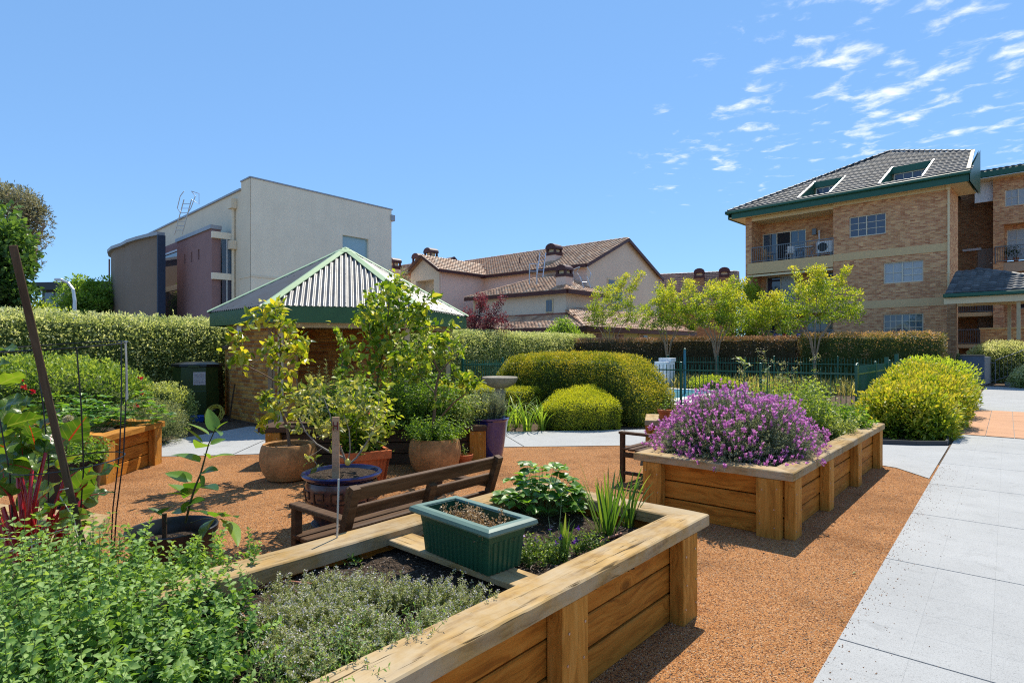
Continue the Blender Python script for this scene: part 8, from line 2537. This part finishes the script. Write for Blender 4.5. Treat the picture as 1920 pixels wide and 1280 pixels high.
# dried succulents in the trough
LF['dry'] = foliage('dried_succulent', [(0.26, 0.15, 0.07), (0.42, 0.27, 0.13), (0.52, 0.38, 0.24)], .25, (1.2, 1.1, .8))
rng = np.random.default_rng(96); n_ = 60
bs = disc(rng, n_, .20, .07); bs[:, 0] += .05
ca, sa = math.cos(R(-46)), math.sin(R(-46))
bw2 = np.stack([bs[:, 0] * ca - bs[:, 1] * sa, bs[:, 0] * sa + bs[:, 1] * ca, bs[:, 2]], 1)
root, L = stem_plant('dried_succulent', 'dried tan succulent stalks inside the green trough', 'plant', (-.215, 3.055), .70, bw2, rng.uniform(.03, .12, n_), rng.normal(size=(n_, 2)) * .035, LF['dry'], simple('dry_stalks', (.30, .18, .10), .8), 630, 6, .020, tmpl('oval', .45, -.2, .1), uptilt=.8, whorl=3)
E_ = L[:, -1]; b = LeafBag(); P = np.repeat(E_, 14, 0) + rng.normal(size=(n_ * 14, 3)) * .012
b.add(*leaves_arrays(rng, P, rng.normal(size=P.shape) + np.array([0, 0, .8]), np.full(len(P), .011), tmpl('diamond', .7))); b.build('seed_heads', LF['dry'], root)
# twigs and chips on the soil of the bed
rng = np.random.default_rng(97); n_ = 2600
ab_ = np.stack([rng.uniform(-3.0, -.25, n_), rng.uniform(.2, 1.24, n_)], 1)
P = np.array([(*b1(a, b), .498) for a, b in ab_]); P[:, 2] += rng.uniform(-.012, .02, n_)
D = np.concatenate([rng.normal(size=(n_, 2)), rng.normal(size=(n_, 1)) * .2], 1)
b = LeafBag(); b.add(*leaves_arrays(rng, P, D, rng.uniform(.008, .035, n_), tmpl('diamond', .22, .05, .15), .8))
b.build('mulch_chips', foliage('bark_chips', [(0.05, 0.035, 0.025), (0.15, 0.10, 0.07), (0.34, 0.27, 0.20)], .05), None)

# ------------------------------------------------------------------ chard and tall leaves at the left edge
t = NT('red_stalk'); M['chard_stalk'] = t.done(t.principled(t.ramp(t.noise(t.coord('Object', (1, 1, .3)), 22, 3, .6), [(.3, (.24, .006, .012)), (.7, (.50, .018, .022))]), .25, 0, .5, None, **{'Subsurface Weight': .0}))
def chard_mat(name, midc):
    t = NT(name)
    at = t.n('ShaderNodeAttribute'); at.attribute_name = 'rnd'
    v = t.coord('Object')
    sp_ = t.n('ShaderNodeSeparateXYZ'); t.l(v, sp_.inputs[0])
    ax = t.math('ABSOLUTE', sp_.outputs[0])
    ph_ = t.math('FRACT', t.math('MULTIPLY', t.math('SUBTRACT', sp_.outputs[1], t.math('MULTIPLY', ax, .8)), 26.0))
    vl = t.ramp(ph_, [(0.0, 1.0), (0.10, 0.0), (0.90, 0.0), (1.0, 1.0)])
    mid_ = t.ramp(at.outputs['Fac'], [(0.03, 1.0), (0.075, 0.0)])
    r_ = t.n('ShaderNodeObjectInfo').outputs['Random']
    g_ = t.ramp(r_, [(0.0, (0.035, 0.085, 0.014)), (0.6, (0.075, 0.15, 0.02)), (1.0, (0.15, 0.24, 0.035))])
    g_ = t.mix(t.math('MULTIPLY', vl, .55), g_, (0.20, 0.22, 0.07))
    cbase = t.mix(mid_, g_, midc)
    p_ = t.principled(cbase, .32, 0, .5, t.bump(t.math('ADD', vl, t.noise(v, 40, 3, .6)), .5, .006))
    tr_ = t.n('ShaderNodeBsdfTranslucent'); t.l(t.mix(1.0, cbase, (1.9, 1.8, .5), 'MULTIPLY'), tr_.inputs['Color'])
    mx_ = t.n('ShaderNodeMixShader'); mx_.inputs[0].default_value = .42; t.l(p_, mx_.inputs[1]); t.l(tr_.outputs[0], mx_.inputs[2])
    return t.done(mx_.outputs[0])
M['chard_leaf'] = chard_mat('chard_leaf', (0.30, 0.02, 0.025))
M['beet_leaf'] = chard_mat('beet_leaf', (0.22, 0.27, 0.10))
def chard(label, o, leaves, seed, stalk=True, name='chard_plant', m=None):
    rs_ = random.Random(seed); o = Vector(o); root = thing(name, label, 'chard' if stalk else 'plant', o)
    for i, (bp_, tp_, Y0, Y1, w_, roll) in enumerate(leaves):
        a, c = dp(*bp_, Y0) - o, dp(*tp_, Y1) - o
        L = (c - a).length
        me = leaf_mesh('leaf', m or M['chard_leaf'], L * 1.10, w_ * .80, 'chard', .20, rs_.uniform(.08, .22), 14, wave=.055, seed=seed + i)
        obj('leaf', me, root, a, dir_rot((c - a).normalized(), roll))
        if stalk:
            s0 = Vector((rs_.uniform(-.07, .07), rs_.uniform(-.07, .07), 0))
            d_ = (c - a).normalized()
            mb = MB(); k1 = a + d_ * L * .45
            mb.tube([s0, s0.lerp(a, .5) + Vector((0, 0, .02)), a, k1], [.014, .011, .008, .003], 8)
            mb.build('stalk', M['chard_stalk'], root, smooth=60)
    return root
CY = 2.95
co = (-2.42, 2.95, .47)
chard('red stemmed chard with large crinkled leaves inside the wire cage', co, [
    ((128, 935), (208, 872), 2.9, 2.75, .16, .5), ((140, 930), (175, 870), 2.95, 2.9, .15, -.9), ((95, 960), (60, 965), 2.9, 2.8, .13, .8), ((40, 895), (42, 820), 2.9, 3.0, .18, 1.0), ((60, 880), (5, 865), 2.9, 2.85, .20, -.6),
    ((100, 950), (120, 945), 2.8, 2.6, .12, .2), ((110, 975), (160, 960), 2.85, 2.7, .14, .9), ((130, 985), (195, 985), 2.95, 2.9, .13, -.5), ((20, 930), (-10, 900), 2.85, 2.8, .16, .4), ((70, 940), (110, 900), 3.0, 3.1, .16, -.3),
    ((150, 940), (180, 905), 3.05, 3.2, .17, 1.1), ((85, 850), (100, 810), 3.0, 3.1, .16, .6), ((30, 860), (55, 815), 2.95, 3.05, .16, -.8), ((165, 930), (210, 920), 3.1, 3.15, .11, .3), ((60, 990), (20, 985), 2.8, 2.7, .12, -.2), ((120, 900), (150, 880), 3.05, 3.1, .15, 1.4)], 41)
ex = MB()
for px0_, py0_, px1_, py1_, d in ((5, 950, 28, 1045, -.1), (20, 945, 34, 1050, -.08), (75, 985, 42, 1050, -.06), (66, 995, 58, 1052, -.04), (118, 985, 120, 1030, -.05), (128, 1000, 126, 1035, 0), (40, 900, 42, 1010, 0), (100, 965, 60, 1030, -.05), (-5, 960, 20, 1050, -.06)):
    ex.tube([dp(px0_, py0_, CY + d) - Vector(co), dp((px0_ + px1_) / 2 + 2, (py0_ + py1_) / 2, CY + d) - Vector(co), dp(px1_, py1_, CY + d) - Vector(co)], [.009, .014, .018], 8)
ex.build('thick_stalks', M['chard_stalk'], bpy.data.objects['chard_plant'], smooth=60)
chard('big leaved green beet plants crowding the left edge above the chard', (-2.75, 3.15, .47), [
    ((10, 760), (58, 750), 3.05, 2.95, .13, .8), ((0, 720), (45, 700), 3.0, 3.0, .15, -.5), ((-5, 660), (28, 650), 3.0, 2.9, .12, .3), ((10, 800), (85, 780), 3.1, 3.2, .19, -.7), ((20, 830), (95, 840), 3.1, 3.0, .18, .6), ((0, 790), (30, 740), 3.1, 3.2, .17, 1.0), ((5, 850), (70, 870), 3.0, 2.85, .18, -.3),
    ((-10, 830), (30, 790), 3.2, 3.3, .2, .4), ((40, 800), (75, 760), 3.2, 3.35, .16, -1.0), ((-20, 700), (15, 680), 3.1, 3.0, .14, .9), ((60, 850), (100, 800), 3.25, 3.4, .17, .2), ((-15, 880), (35, 860), 3.0, 2.95, .2, .7), ((70, 830), (110, 850), 3.2, 3.1, .15, -.6)], 61, False, 'beet_plant', M['beet_leaf'])
rng = np.random.default_rng(98); k = 130; bs = disc(rng, k, .26)
stem_plant('tub_herb', 'soft green herb growing in the dark tub before the strawberry bed', 'herb', potG, .42, bs, rng.uniform(.10, .30, k), bs[:, :2] * rng.uniform(.1, .6, (k, 1)), LF['mint'], M['green_stem'], 640, 8, .05)
al = thing('onion_flower', 'round cream flower head beside the brown stick in front of the strawberry bed', 'flower', (-4.75, 6.25, .45))
mb = MB(); mb.tube([(0, 0, 0), (0, 0, .42)], .004, 5); mb.build('stem', M['green_stem'], al)
rng = np.random.default_rng(99); D = unit(rng.normal(size=(260, 3))); b = LeafBag(); b.add(*leaves_arrays(rng, D * .022 + np.array([0, 0, .45]), D, np.full(260, .03), tmpl('diamond', .4))); b.build('flower_head', foliage('cream_petals', [(.50, .45, .28), (.66, .62, .44)], .3, (1, 1, .8)), al)

rs = random.Random(21)
more = []
for i in range(24):
    px, py = rs.uniform(-20, 150), rs.uniform(800, 960); Y_ = rs.uniform(3.05, 3.6); a = rs.uniform(-.9, .9)
    more.append(((px, py), (px + 62 * math.sin(a), py - 62 * math.cos(a) * rs.uniform(.3, 1.0)), Y_, Y_ + rs.uniform(-.15, .15), rs.uniform(.12, .18), rs.uniform(-1, 1)))
chard('mass of crinkled green chard leaves behind the red stalks at left', (-2.7, 3.35, .47), more, 141, False, 'chard_plant')
rng = np.random.default_rng(131); k = 60; bs = disc(rng, k, .18)
stem_plant('planter_bush', 'leafy green bush with thin stakes growing from the square red planter', 'bush', (-1.74, 6.75), .42, bs, rng.uniform(.35, .95, k), bs[:, :2] * rng.uniform(.3, 1.6, (k, 1)) + rng.normal(size=(k, 2)) * .07, LF['apricot_fill'], M['bark'], 660, 13, .075, tmpl('oval', .55, .12, .12), r0=.003, jit=.4, grow=-.1, tip_rnd=.3)
rng = np.random.default_rng(133); n_ = 520
yy = rng.uniform(2.2, 9.2, n_); P = np.stack([rng.uniform(-.8, .85, n_) * yy, yy, np.full(n_, .016)], 1); P = P[in_poly(P, GRAVEL)]
b = LeafBag(); b.add(*leaves_arrays(rng, P, np.concatenate([rng.normal(size=(len(P), 2)), np.zeros((len(P), 1))], 1), rng.uniform(.010, .034, len(P)), tmpl('oval', .35, .1, .12), 1.5))
b.build('leaf_litter', foliage('dry_leaf_litter', [(0.06, 0.035, 0.02), (0.16, 0.09, 0.04), (0.30, 0.22, 0.10), (0.22, 0.24, 0.05)], .1), None)
